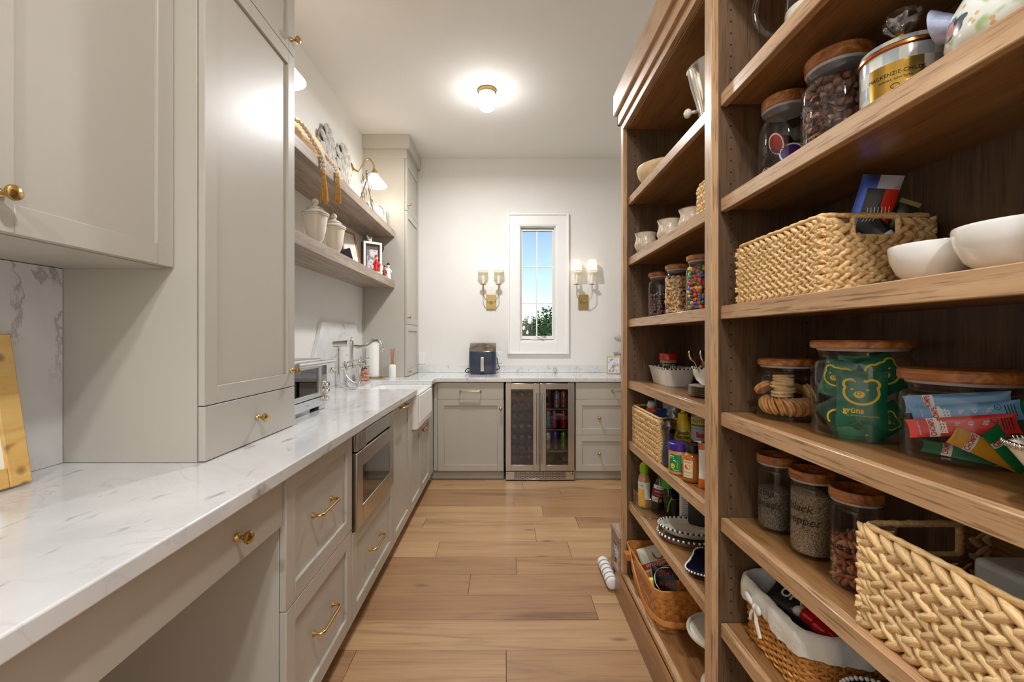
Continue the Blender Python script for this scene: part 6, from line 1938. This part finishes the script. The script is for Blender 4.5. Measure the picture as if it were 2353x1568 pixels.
# --- fourth shelf: loaf dish with peanut jar, small bowl on plates
z = ST[3]
t = thing('loaf_dish', 'white rectangular loaf dish with dark beaded rim on the fourth far shelf', 'dish', (.735, 1.915, z + .0006))
m = MB()
b0 = rrect(-.052, .052, -.098, .098, .022, 4); b1 = rrect(-.066, .066, -.116, .116, .024, 4); b2 = rrect(-.061, .061, -.111, .111, .022, 4); b3 = rrect(-.046, .046, -.092, .092, .02, 4)
n = len(b0)
vs = []
for P_, zz in ((b0, 0), (b1, .072), (b2, .072), (b3, .008)): vs += [(x, y, zz) for x, y in P_]
m.add(vs, [(L * n + i, L * n + (i + 1) % n, (L + 1) * n + (i + 1) % n, (L + 1) * n + i) for L in range(3) for i in range(n)] + [tuple(range(n))[::-1], tuple(range(3 * n, 4 * n))])
m.build('body', M['white_cer'], t, smooth=40, world=False)
rp = rrect(-.0645, .0645, -.1145, .1145, .022, 4, step=.0085)
rim_beads(rp[::2], .0735, .0038, M['ink'], t, 'dark_beads'); rim_beads(rp[1::2], .0735, .0042, M['white_cer'], t)
def bottle(name, label, cat, loc, prof, mat, rot=(0, 0, 0), n=26, group=None):
    t = thing(name, label, cat, loc, 0, group); t.rotation_euler = rot
    m = MB(); m.lathe(prof, n=n); m.build('body', mat, t, smooth=40, world=False)
    return t
def lid_part(t, prof, mat, name='lid', n=26):
    m = MB(); m.lathe(prof, n=n); return m.build(name, mat, t, smooth=40, world=False)
pb = plain('peanut_butter', rgb(190, 136, 84), .3, coat=.4, var=.08)
t = bottle('spread_jar', 'small jar with red screw lid standing in the loaf dish', 'jar', (.738, 1.962, z + .010), [(0, 0), (.034, 0), (.037, .004), (.037, .088), (.033, .096), (0, .096)], pb)
lid_part(t, [(.0375, .096), (.0385, .097), (.0385, .122), (.036, .125), (0, .125)], M['red'])
a0 = facing(.738, 1.962)
b = band(.0375, a0, 2.6, .020, .084).build('label', plain('green_black_label', rgb(22, 52, 44), .4), t, smooth=40, world=False)
text(b, 'Dark', .013, M['ink_white'], on_cyl(.0379, a0 - .6, .070), rot=PI / 2); text(b, 'RELISH 16 OZ', .0085, M['ink_white'], on_cyl(.0379, a0 + .1, .074))
band(.0378, a0 - .1, .36, .044, .066).build('red_square', M['red'], t, smooth=40, world=False); 
for q in range(4): band(.0378, a0 + .30 + q * .22, .14, .040, .070).build('white_mark', M['ink_white'], t, smooth=40, world=False)
pt2 = [(.006 * k) for k in range(5)]
for k in range(5):
    t = thing('small_plate', 'small gilt-edged plate, %s in the stack under the little bowl' % ('lowest', 'second', 'middle', 'fourth', 'topmost')[k], 'plate', (.715, 1.505, z + .0008 + .0078 * k), 0, 'stacked small plates')
    m = MB(); m.lathe([(0, 0), (.045, 0), (.050, .003), (.074, .0070), (.075, .0076), (.070, .0074), (.048, .0046), (0, .0042)], n=36); m.build('plate', M['cream_cer'], t, smooth=50, world=False)
    m = MB(); m.lathe([(.0735, .0068), (.0755, .0074), (.0735, .0079)], n=36, cap=False); m.build('gilt_edge', M['gold'], t, smooth=50, world=False)
t = bowl_('beaded_cup', 'small white beaded bowl of spoons on the stacked plates', .715, 1.505, z + .0405, .060, .060, M['white_cer'])
rim_beads(circle_pts(.060, 40)[::2], .060, .0038, M['ink'], t, 'dark_beads'); rim_beads(circle_pts(.060, 40)[1::2], .060, .0042, M['white_cer'], t)
t = thing('brown_pot', 'little brown terracotta pot inside the small beaded bowl', 'pot', (.725, 1.525, z + .050)); m = MB(); m.lathe([(0, 0), (.024, 0), (.030, .055), (.032, .06), (.032, .072), (.027, .072), (.02, .01)], n=22); m.build('pot', plain('terracotta', rgb(150, 92, 62), .7), t, smooth=40, world=False)
for i, (dx, dy, l, a) in enumerate(((-.018, -.012, .13, -.5), (-.006, -.03, .12, -.3))):
    t = thing('silver_spoon', ('longer', 'shorter')[i] + ' silver spoon leaning out of the small beaded bowl', 'spoon', (.70 + dx, 1.50 + dy, z + .052), 0, 'spoons in the small bowl'); t.rotation_euler = (a * -.4, a, 0)
    m = MB(); m.tube([(0, 0, 0), (0, 0, l * .65)], [.002, .0025], 6); m.ell((0, 0, l * .82), (.011, .004, .022), 10, 8); m.build('spoon', M['silver'], t, smooth=60, world=False)

# --- fifth shelf: plaited basket and bottles
z = ST[4]
plait_basket('plaited basket of bottles and boxes on the fifth far shelf', .612, .812, 1.725, 2.078, z + .001, .950, 7, .0195, seed=6, faces='LNF', single=False)
t = bottle('juice_bottle', 'orange bottle with white cap leaning in the far plaited basket', 'bottle', (.655, 2.02, z + .06), [(0, 0), (.026, 0), (.028, .004), (.028, .085), (.014, .115), (.014, .125), (0, .125)], plain('orange_carton', rgb(206, 128, 66), .4), rot=(.25, .12, 0)); lid_part(t, [(.016, .122), (.017, .124), (.017, .148), (.014, .150), (0, .150)], M['white'])
def carton(label, loc, rot, s, mat, words=(), group=None, mat2=None):
    t = thing('carton', label, 'box', loc, 0, group); t.rotation_euler = rot
    m = MB(); m.box(-s[0] / 2, s[0] / 2, -s[1] / 2, s[1] / 2, 0, s[2]); b = m.build('box', mat, t, bevel=.001, world=False)
    for body, size, fn, ink in words: text(b, body, size, ink, fn)
    return t, b
# the printed faces look up and towards the aisle
carton('bright orange box in the far plaited basket', (.655, 1.965, z + .05), (.1, .25, .2), (.05, .06, .125), plain('orange_box', rgb(226, 82, 30), .4))
t, b = carton('blue box lying in the near half of the far plaited basket', (.690, 1.855, z + .095), (.05, -.35, .05), (.11, .16, .07), plain('blue_box', rgb(34, 66, 130), .4))
m = MB(); m.box(-.0555, -.054, -.075, .0, .008, .062); m.build('pale_panel', plain('sky_panel', rgb(92, 150, 200), .4), b, world=False)
text(b, 'TS', .030, M['ink_white'], lambda u, v: (-.0562, -.040 - u, .036 + v))
t, b = carton('grey-white box with bar code at the back of the far plaited basket', (.745, 1.93, z + .10), (0, -.1, .1), (.05, .20, .125), plain('pale_grey_box', rgb(178, 186, 204), .4))
for k in range(13):
    m = MB(); m.box(-.0257, -.025, .02 + k * .005, .022 + k * .005 + (k % 3) * .0008, .075, .115); m.build('bar_code_bar', M['ink'], b, world=False)
t = thing('plastic_bag', 'clear crumpled plastic bag at the near corner of the far plaited basket', 'bag', (.690, 1.765, z + .13))
m = MB(); m.grid(lambda u, v: ((.045 - .022 * v) * (1 + .25 * mnoise.noise(Vector((u * 6, v * 5, 1)))) * math.cos(2 * PI * u), (.040 - .018 * v) * (1 + .25 * mnoise.noise(Vector((u * 6, v * 5, 3)))) * math.sin(2 * PI * u), .085 * v), 26, 10, closed_u=True); m.build('bag', glass('cling_film', (.95, .95, .95, 1), .14, .6, .1), t, smooth=30, world=False)
# dark squeeze bottle
t = bottle('sauce_bottle', 'dark squeeze bottle with clear top standing in front of the plaited basket', 'bottle', (.638, 1.685, z + .0006), [(0, 0), (.024, 0), (.027, .004), (.026, .05), (.021, .09), (.017, .112), (.022, .128), (0, .128)], plain('slate_bottle', rgb(46, 54, 70), .3, coat=.3))
lid_part(t, [(.022, .128), (.029, .142), (.030, .160), (.024, .176), (.010, .182), (0, .183)], glass('brown_clear', (.62, .56, .5, 1), .12, .6, .05), 'clear_top')
lid_part(t, [(0, .129), (.020, .129), (.024, .142), (0, .144)], M['black_gloss'], 'dark_liquid')
# mustard
t = thing('mustard_bottle', 'yellow squeeze mustard bottle with yellow cap behind the nut butter', 'bottle', (.705, 1.715, z + .0006), turn(.705, 1.715))
m = MB()
prof = [(.030, .0), (.033, .006), (.036, .04), (.039, .09), (.036, .125), (.026, .155), (.019, .172), (.0185, .178), (0, .178)]
m.lathe([(0, 0)] + prof, n=30); m.v = [(x, y * .62, zz) for x, y, zz in m.v]; b = m.build('body', M['yellow'], t, smooth=50, world=False)
lid_part(t, [(.0195, .174), (.0195, .196), (.010, .201), (.006, .214), (0, .215)], M['yellow'], 'cap')
rad = lambda v: .0385 if v > .05 else .0365
fn = lambda u, v: (u, -.62 * math.sqrt(max(0, .0395 ** 2 - u * u)) - .0012, .098 + v)
text(b, 'Smash', .020, M['ink'], lambda u, v: fn(u, v + .026), sx=.85, bold=.02); text(b, 'Kitchen', .020, M['ink'], lambda u, v: fn(u, v + .009), sx=.80, bold=.02)
text(b, 'Yellow', .010, M['ink'], lambda u, v: fn(u, v - .010), sx=.9)
# cans
canm = plain('can_tin', rgb(196, 196, 198), .25, 1.0)
for zz, lab in ((z + .0006, 'unlabelled-looking lower can under the tomato can on the fifth far shelf'), (z + .1040, 'tomato can with yellow top band stacked on another can by the divider')):
    t = thing('food_can', lab, 'can', (.742, 1.640, zz), 0, 'stacked cans')
    m = MB(); m.lathe([(0, 0), (.0335, 0), (.0365, .002), (.0365, .005), (.0350, .007), (.0350, .095), (.0365, .097), (.0365, .1005), (.0345, .1005), (.034, .098), (0, .098)], n=30); m.build('tin', canm, t, smooth=40, world=False)
    a0 = facing(.742, 1.64)
    if zz > z + .05:
        band(.0357, a0, 4.0, .008, .062, 30).build('label', plain('grey_label', rgb(176, 186, 190), .4), t, smooth=40, world=False)
        l2 = band(.0357, a0, 4.0, .066, .094, 30).build('yellow_band', plain('yellow_green_label', rgb(206, 196, 84), .4), t, smooth=40, world=False)
        text(l2, 'RO*TEL', .019, M['ink'], on_cyl(.0362, a0 - .15, .080), sx=.85)
        band(.0359, a0 - .2, 1.2, .062, .067, 12).build('green_stripe', plain('dark_green_stripe', rgb(70, 90, 50), .4), t, smooth=40, world=False)
        for k in range(9): flat_shape(l2, ellipse(-.010 + .0065 * (k % 4), .024 + .007 * (k // 4), .0046, .0042, 10), M['ink_red'], on_cyl(.0360 + .0001 * k, a0 - .1, 0), 'tomato_print')
        text(l2, 'DICED TOMATOES', .0055, M['ink'], on_cyl(.0362, a0 - .1, .054)); text(l2, 'MILD', .008, plain('blue_ink', rgb(40, 90, 150), .5), on_cyl(.0362, a0 + .1, .015))
    else:
        band(.0357, a0, 4.0, .008, .094, 30).build('label', M['ink'], t, smooth=40, world=False)
# nut butter, purple lid
x, y = .641, 1.592
t = bottle('nut_butter_jar', 'peanut butter jar with purple lid and green and red label', 'jar', (x, y, z + .0006), [(0, 0), (.034, 0), (.0385, .005), (.0385, .078), (.035, .088), (0, .088)], pb)
lid_part(t, [(.0375, .086), (.0395, .088), (.0395, .110), (.036, .113), (0, .113)], M['purple'])
a0 = facing(x, y)
b = band(.0389, a0 - .42, 1.15, .014, .074).build('green_label', plain('label_green', rgb(20, 126, 66), .4), t, smooth=40, world=False)
r_ = band(.0389, a0 + .58, .85, .014, .074).build('red_label', M['red'], t, smooth=40, world=False)
band(.0391, a0 + .58, .80, .044, .072).build('nutrition_panel', M['paper'], t, smooth=40, world=False)
for k in range(6): flat_ring(r_, [(-.012, .047 + .004 * k), (.011 - .003 * (k % 3), .047 + .004 * k)], .0011, M['ink'], on_cyl(.0393, a0 + .58, 0), 'lettering', closed=False)
text(b, 'Jif', .030, M['ink_white'], on_cyl(.0393, a0 - .75, .060), rot=PI / 2)
flat_shape(b, ellipse(-.030 + .005, .032, .0085, .0095), M['ink_yellow'], on_cyl(.0393, a0, 0)); text(b, 'CREAMY', .0075, plain('lime_ink', rgb(160, 210, 40), .5), on_cyl(.0393, a0 - .20, .040), rot=PI / 2)
text(b, 'Peanut', .008, M['ink_white'], on_cyl(.0394, a0 - .35, .019))
# honey mustard
x, y = .648, 1.500
t = bottle('dressing_jar', 'amber honey mustard jar with black cap at the front of the fifth far shelf', 'jar', (x, y, z + .0006), [(0, 0), (.026, 0), (.033, .006), (.0345, .014), (.0345, .075), (.028, .092), (.018, .100), (.018, .104), (0, .104)], plain('honey_mustard', rgb(168, 92, 26), .2, coat=.5, var=.08), n=10)
lid_part(t, [(.021, .101), (.022, .102), (.022, .124), (.020, .127), (0, .127)], M['black'], 'cap')
a0 = facing(x, y) - .45
b = band(.0351, a0, .95, .020, .078).build('label', plain('cream_label', rgb(226, 206, 160), .5), t, smooth=40, world=False)
flat_shape(b, ellipse(0, .056, .010, .009), plain('label_rust', rgb(176, 84, 44), .5), on_cyl(.0354, a0, 0)); text(b, 'HONEY', .0075, M['ink'], on_cyl(.0355, a0, .071)); text(b, 'MUSTARD', .0065, plain('slate_ink', rgb(70, 84, 92), .5), on_cyl(.0355, a0, .037)); text(b, 'dressing', .0050, M['ink'], on_cyl(.0355, a0, .028))
t = bottle('spice_jar', 'dark jar with black lid behind the honey mustard', 'jar', (.722, 1.545, z + .0006), [(0, 0), (.028, 0), (.030, .004), (.030, .088), (.026, .095), (0, .095)], plain('dark_jar', rgb(40, 30, 26), .2, coat=.5)); lid_part(t, [(.028, .093), (.029, .095), (.029, .113), (0, .113)], M['black']); band(.0304, facing(.722, 1.545), 1.6, .03, .06).build('label', plain('tan_label', rgb(170, 140, 100), .5), t, smooth=40, world=False)
packet('snack_bag', 'orange and white packet peeking out beside the divider on the fifth far shelf', 'snack bag', (.690, 1.415, z + .075), (0, 0, -.35), .11, .148, .03, [M['white'], plain('orange_foil', rgb(216, 112, 40), .35)], fn=lambda u, v: 1 if v < .25 or v > .85 else 0, seed=40)

# --- sixth shelf: clear bin of bottles, trays, navy dish
z = ST[5]
t = thing('clear_bin', 'clear acrylic bin with rounded front holding dressing bottles', 'bin', (.690, 1.975, z + .0006))
p0 = rrect(-.092, .092, -.098, .098, .045, 6)
m = MB(); n = len(p0)
m.add([(x * .97, y * .97, .001) for x, y in p0] + [(x, y, .086) for x, y in p0], [(i, (i + 1) % n, n + (i + 1) % n, n + i) for i in range(n)] + [tuple(range(n))[::-1]])
m.build('wall', M['acrylic'], t, smooth=50, world=False)
m = MB(); m.tube([(x, y, .086) for x, y in p0], .0016, 6, closed=True); m.tube([(x * .97, y * .97, .002) for x, y in p0], .0018, 6, closed=True); m.build('rim', glass('acrylic_edge', (.9, .92, .95, 1), .30, .5, .1), t, smooth=50, world=False)
zz = z + .004
x, y = .648, 2.018
t = bottle('dressing_bottle', 'yellow-labelled dressing bottle with lime green cap in the clear bin', 'bottle', (x, y, zz), [(0, 0), (.026, 0), (.029, .004), (.029, .115), (.024, .140), (.016, .155), (.016, .166), (0, .166)], plain('tan_dressing', rgb(190, 150, 96), .2, coat=.5))
lid_part(t, [(.0190, .158), (.020, .160), (.020, .190), (.018, .193), (0, .193)], M['lime'], 'cap'); lid_part(t, [(.016, .193), (.016, .197), (.007, .205), (.006, .224), (0, .225)], M['yellow'], 'spout')
a0 = facing(x, y)
b = band(.0293, a0 - .5, 1.2, .008, .085).build('yellow_label', plain('label_amber', rgb(232, 178, 62), .4), t, smooth=40, world=False)
b2 = band(.0293, a0 + .55, .95, .04, .118).build('white_label', M['paper'], t, smooth=40, world=False); band(.0293, a0 - .5, 1.2, .086, .118).build('grey_label', plain('label_pale', rgb(210, 212, 206), .4), t, smooth=40, world=False)
text(b, 'LAS', .013, M['ink'], on_cyl(.0297, a0 - .45, .102)); text(b, 'G', .014, plain('label_orange', rgb(214, 96, 40), .4), on_cyl(.0297, a0 - .3, .065))
for k in range(5): flat_ring(b2, [(-.008, .06 + .010 * k), (.008, .06 + .010 * k)], .0022, M['ink'], on_cyl(.0297, a0 + .55, 0), 'lettering', closed=False)
x, y = .690, 1.972
t = bottle('dressing_bottle', 'dark bottle with red, white and avocado label tilted in the clear bin', 'bottle', (x, y, zz + .008), [(0, 0), (.027, 0), (.030, .004), (.030, .105), (.020, .135), (.0145, .15), (.0145, .165), (0, .165)], plain('dark_dressing', rgb(46, 26, 22), .1, coat=.6), rot=(0, .14, 0))
lid_part(t, [(.0165, .150), (.017, .152), (.017, .185), (0, .186)], plain('plum_wrap', rgb(104, 50, 66), .35, var=.3, scale=120), 'neck_wrap')
a0 = facing(x, y)
b = band(.0304, a0, 2.0, .058, .092).build('red_label', plain('label_crimson', rgb(142, 28, 36), .4), t, smooth=40, world=False); band(.0303, a0, 2.0, .093, .110).build('white_label', M['paper'], t, smooth=40, world=False); band(.0303, a0 - .5, 1.0, .036, .057).build('white_label', M['paper'], t, smooth=40, world=False)
text(b, 'PRIMAL', .0085, M['ink'], on_cyl(.0308, a0, .101)); text(b, 'KITCHEN', .012, M['ink_white'], on_cyl(.0308, a0 + .1, .081), sx=.9); text(b, 'AVOCADO OIL', .0050, M['ink_white'], on_cyl(.0308, a0, .066))
flat_shape(b, ellipse(.010, .045, .006, .009), plain('avocado', rgb(170, 180, 50), .4), on_cyl(.0306, a0, 0)); flat_shape(b, ellipse(.010, .042, .003, .0036), plain('stone_brown', rgb(96, 60, 34), .4), on_cyl(.0309, a0, 0))
x, y = .735, 1.925
t = bottle('seasoning_bottle', 'clear grinder bottle of pepper with bright green cap in the clear bin', 'bottle', (x, y, zz), [(0, 0), (.024, 0), (.027, .004), (.024, .10), (.018, .12), (0, .12)], plain('pepper_fill', rgb(44, 42, 40), .2, coat=.6, var=.5, scale=160), rot=(0, -.10, 0)); lid_part(t, [(.019, .118), (.026, .122), (.027, .150), (.020, .168), (0, .17)], M['green'], 'cap'); flat_ring(t, [(-.012, .02), (0, .06), (.014, .085)], .006, M['lime'], on_cyl(.0272, facing(x, y), 0), 'label_stripe', closed=False)
t = bottle('seasoning_bottle', 'dark bottle at the back of the clear bin', 'bottle', (.735, 2.02, zz), [(0, 0), (.022, 0), (.024, .004), (.024, .12), (.013, .145), (.013, .175), (0, .175)], M['black_gloss'])
t, b = carton('slim white spice box lettered in black right of the clear bin', (.765, 1.845, z + .0006), (0, 0, turn(.765, 1.845) + .25), (.036, .036, .148), M['paper'])
text(b, 'SPICE', .010, M['ink'], lambda u, v: (u, -.0184, .124 + v)); 
for k in range(9): flat_ring(b, [(-.013, .03 + .009 * k), (.012 - .004 * (k % 3), .03 + .009 * k)], .002, M['ink_grey'], lambda u, v: (u, -.0183, v), 'lettering', closed=False)
flat_ring(b, [(-.012, .138), (.0, .138)], .007, M['red'], lambda u, v: (u, -.0183, v), 'red_mark', closed=False)
packet('coffee_bag', 'large dark brown bag standing behind the oval trays', 'bag', (.800, 1.735, z + .105), (.05, 0, turn(.80, 1.735)), .13, .205, .05, [plain('dark_bag', rgb(34, 26, 22), .4, var=.5, scale=120)], seed=50)
def tray(label, x, y, zz, rx, ry, rot, body):
    t = thing('oval_tray', label, 'tray', (x, y, zz), rot, 'beaded oval trays')
    m = MB()
    prof = [(.0, 0), (.80, 0), (.86, .004), (.97, .020), (1.0, .024), (.97, .024), (.84, .008), (.0, .006)]
    vs, n = [], 44
    m.grid(lambda u, v: (rx * prof[min(7, int(round(v * 7)))][0] * math.cos(2 * PI * u), ry * prof[min(7, int(round(v * 7)))][0] * math.sin(2 * PI * u), prof[min(7, int(round(v * 7)))][1]), n, 7, closed_u=True)
    m.build('plate', body, t, smooth=50, world=False)
    pts = [(rx * .99 * math.cos(2 * PI * k / 76), ry * .99 * math.sin(2 * PI * k / 76)) for k in range(76)]
    rim_beads(pts[::2], .025, .0042, M['ink'], t, 'dark_beads'); rim_beads(pts[1::2], .025, .0048, M['white_cer'], t, 'white_beads')
tray('lower oval tray with black and white beaded rim, under the cream one', .712, 1.690, z + .0006, .112, .088, -.35, plain('mocha_glaze', rgb(150, 132, 112), .2, coat=.4))
tray('upper cream oval tray with black and white beaded rim', .722, 1.696, z + .0265, .116, .078, -.35, M['cream_cer'])
t = thing('navy_dish', 'square navy glazed dish with pointed corners and white beaded edge', 'dish', (.728, 1.452, z + .0006), 0)
def sq(k, n, R):
    a = 2 * PI * k / n
    c = abs(math.cos(2 * (a)))
    return (R * (1 + .30 * c ** 3) * math.cos(a), R * (1 + .30 * c ** 3) * math.sin(a))
m = MB(); n = 64
vs = []
for s_, zz in ((.55, 0), (.62, .004), (1.0, .020), (.985, .0225), (.66, .0085), (.60, .0045), (.02, .0045)): vs += [(x * s_, y * s_, zz) for x, y in (sq(k, n, .100) for k in range(n))]
m.add(vs, [(L * n + i, L * n + (i + 1) % n, (L + 1) * n + (i + 1) % n, (L + 1) * n + i) for L in range(6) for i in range(n)] + [tuple(range(n))[::-1]])
m.build('body', plain('navy_glaze', rgb(14, 20, 48), .06, coat=.8), t, smooth=50, world=False)
rim_beads([sq(k, 84, .0985) for k in range(84)], .0225, .0034, M['white_cer'], t)
t.rotation_euler = (0, 0, .15)

# --- bottom: splint basket of chips, cake stand
z = .1305
def splint_basket(label, x0, x1, y0, y1, z0, h):
    cx, cy = (x0 + x1) / 2, (y0 + y1) / 2
    t = thing('splint_basket', label, 'basket', (cx, cy, z0))
    hx, hy = (x1 - x0) / 2, (y1 - y0) / 2
    base = rrect(-hx, hx, -hy, hy, .035, 5, step=.006); n = len(base)
    def shell(zz): return .82 + .18 * (zz / h)
    rows = 6
    for r in range(rows):
        za, zb = .006 + (h - .040) * r / rows, .006 + (h - .040) * (r + .93) / rows
        vs = []
        m = MB()
        for i, (x, y) in enumerate(base):
            nn = Vector((x, y)).normalized(); w = .0022 * math.copysign(min(1, abs(2 * math.sin(PI * i * .006 / .026))), math.sin(PI * i * .006 / .026)) * (1 if r % 2 else -1)
            for zz, o_ in ((za, w), (zb, w), (zb, w - .0015), (za, w - .0015)): vs.append((x * shell(zz) + nn.x * o_, y * shell(zz) + nn.y * o_, zz))
        fs = [(4 * i + a, 4 * i + (a + 1) % 4, 4 * ((i + 1) % n) + (a + 1) % 4, 4 * ((i + 1) % n) + a) for i in range(n) for a in range(4)]
        m.add(vs, fs); m.build('splint_band', M['splint'], t, smooth=40, world=False)
    step = int(round(.026 / .006))
    for i0 in range(0, n, step):
        m = MB(); vs = []
        for i in (i0, (i0 + step - 1) % n):
            x, y = base[i]; nn = Vector((x, y)).normalized()
            for zz in (.002, h - .012):
                for o_ in (.0, -.0012): vs.append((x * shell(zz) + nn.x * o_, y * shell(zz) + nn.y * o_, zz))
        m.add(vs, [(0, 4, 6, 2), (1, 3, 7, 5), (0, 2, 3, 1), (4, 5, 7, 6), (0, 1, 5, 4), (2, 6, 7, 3)]); m.build('upright_splint', M['splint'], t, world=False)
    m = MB(); vs = []
    for x, y in base:
        nn = Vector((x, y)).normalized()
        for zz, o_ in ((h - .034, .004), (h, .004), (h, -.004), (h - .034, -.004)): vs.append((x * shell(zz) + nn.x * o_, y * shell(zz) + nn.y * o_, zz))
    m.add(vs, [(4 * i + a, 4 * i + (a + 1) % 4, 4 * ((i + 1) % n) + (a + 1) % 4, 4 * ((i + 1) % n) + a) for i in range(n) for a in range(4)]); m.build('rim_band', M['splint'], t, smooth=40, world=False)
    m = MB(); m.box(-hx * .8, hx * .8, -hy * .82, hy * .82, .001, .005); m.build('base_board', M['splint'], t, world=False)
    # swing handle folded down along the outside, its ear at the far left
    hp = catmull([(-hx - .006, hy * .55, h - .006), (-hx - .010, hy * .05, h * .62), (-hx * 1.0 - .010, -hy * .55, h * .36), (-hx * .8, -hy * .98, h * .30), (0, -hy * 1.0 - .008, h * .30), (hx * .8, -hy * .98, h * .30)], 10)
    m = MB(); vs = []
    for p in hp:
        nn = Vector((p.x, p.y, 0)).normalized()
        for dz, o_ in ((-.010, 0), (.010, 0), (.010, .004), (-.010, .004)): vs.append((p.x + nn.x * o_, p.y + nn.y * o_, p.z + dz))
    m.add(vs, [(4 * i + a, 4 * i + (a + 1) % 4, 4 * (i + 1) + (a + 1) % 4, 4 * (i + 1) + a) for i in range(len(hp) - 1) for a in range(4)]); m.build('swing_handle', M['splint'], t, smooth=50, world=False)
    m = MB(); m.box(-hx - .030, -hx - .002, hy * .48, hy * .66, h - .045, h - .012); m.build('handle_ear', plain('leather_tan', rgb(176, 112, 48), .5), t, bevel=.004, world=False)
    return t
splint_basket('honey maple splint basket with swing handle holding chip bags, bottom far shelf', .578, .838, 1.655, 2.075, z, .172)
cream_bag = plain('cream_bag', rgb(214, 210, 186), .35, var=.05); rust = plain('rust_print', rgb(176, 74, 46), .4)
o = packet('chip_bag', 'cream bag of potato crisps with rust stripe in the splint basket', 'snack bag', (.690, 1.930, z + .110), (-.50, -.42, turn(.69, 1.93) * 1.0), .150, .200, .060, [cream_bag, rust, plain('bag_green', rgb(150, 160, 100), .4), plain('chip_orange', rgb(218, 140, 48), .4)], fn=lambda u, v: 1 if .56 < v < .66 else (2 if v < .16 else (3 if u < .22 and .30 < v < .5 else 0)), seed=60, nu=20, nv=24)
g = puff(.150, .200, .060)
flat_shape(o, ellipse(.020, .062, .026, .026), rust, g); flat_shape(o, ellipse(.020, .060, .016, .018), M['cream_cer'], lambda u, v: (g(u, v)[0], g(u, v)[1] - .0006, g(u, v)[2]))
text(o, 'PITZA CHIPS', .017, M['ink_white'], lambda u, v: g(u, v + .022)); flat_ring(o, rrect(-.045, .050, -.030, -.004, .004, 3), .0012, M['ink'], g)
text(o, 'ORIGINAL', .013, M['ink'], lambda u, v: g(u + .003, v - .017)); text(o, 'BEEF', .019, M['ink'], lambda u, v: g(u - .020, v - .052))
o = packet('pretzel_bag', 'black bag of pretzels with red lettering in the splint basket', 'snack bag', (.690, 1.775, z + .100), (-.45, -.18, turn(.69, 1.775)), .150, .190, .060, [plain('black_bag', rgb(22, 20, 20), .35), M['ink_white'], plain('pretzel_brown', rgb(168, 92, 40), .45, var=.4, scale=60), M['ink_yellow']], fn=lambda u, v: 3 if u > .95 else (2 if u > .60 and v < .75 else 0), seed=61, nu=26, nv=26)
g = puff(.150, .190, .060)
flat_shape(o, [(x_, y_) for x_, y_ in [(-.018 + .050 * math.cos(a_), .046 + .046 * math.sin(a_)) for a_ in [-.5 + (PI + 1.0) * k / 22 for k in range(23)]] + [(-.030, -.022)]], M['ink_white'], lambda u, v: (g(u, v)[0], g(u, v)[1] + .0005, g(u, v)[2]), 'white_heart')
text(o, "Dot's", .028, M['ink_red'], lambda u, v: g(u - .016, v + .066)); text(o, 'Homestyle', .010, M['ink'], lambda u, v: g(u - .016, v + .048)); text(o, 'Pretzels', .022, M['ink_red'], lambda u, v: g(u - .012, v + .030), shear=.15)
text(o, 'SEASONED', .011, M['ink_yellow'], lambda u, v: g(u - .030, v - .040)); text(o, 'PRETZEL', .011, M['ink_yellow'], lambda u, v: g(u - .030, v - .054)); text(o, 'TWISTS', .010, M['ink_white'], lambda u, v: g(u - .030, v - .070))
for k in range(9):
    a = .4 + .35 * (k % 3); m = MB(); c = Vector((.034 + .014 * (k % 2), 0, -.075 + .015 * k)); d = Vector((math.cos(a), 0, math.sin(a))) * .014
    q0, q1 = c - d, c + d
    m.tube([(q.x, g(q.x, q.z)[1] - .001, q.z) for q in (q0, c, q1)], .0035, 6); m.build('pretzel_print', plain('pretzel_tan', rgb(206, 136, 66), .4, var=.3, scale=70), o, smooth=60, world=False)
packet('snack_bag', 'grey and green packet at the near right in the splint basket', 'snack bag', (.765, 1.73, z + .085), (-.4, -.3, turn(.76, 1.73) - .3), .12, .16, .04, [plain('grey_bag', rgb(96, 104, 100), .35, var=.2), plain('green_top', rgb(50, 74, 48), .4)], fn=lambda u, v: 1 if v > .7 else 0, seed=62)
packet('snack_bag', 'yellow packet tucked under the pretzel bag in the splint basket', 'snack bag', (.640, 1.83, z + .070), (-.6, -.3, turn(.64, 1.83)), .10, .11, .03, [plain('yellow_bag', rgb(226, 204, 50), .35)], seed=63)
t = thing('cake_stand', 'white pedestal cake stand by the divider on the bottom far shelf', 'cake stand', (.700, 1.412, z))
m = MB(); m.lathe([(0, .170), (.094, .170), (.100, .173), (.102, .182), (.099, .187), (.094, .184), (.090, .178), (0, .177)], n=48); m.build('plate', M['cream_cer'], t, smooth=50, world=False)
m = MB(); m.lathe([(0, 0), (.058, 0), (.060, .004), (.054, .018), (.032, .034), (.016, .052), (.012, .09), (.014, .13), (.024, .155), (.04, .1695), (0, .1695)], n=40); m.build('pedestal', M['cream_cer'], t, smooth=50, world=False)
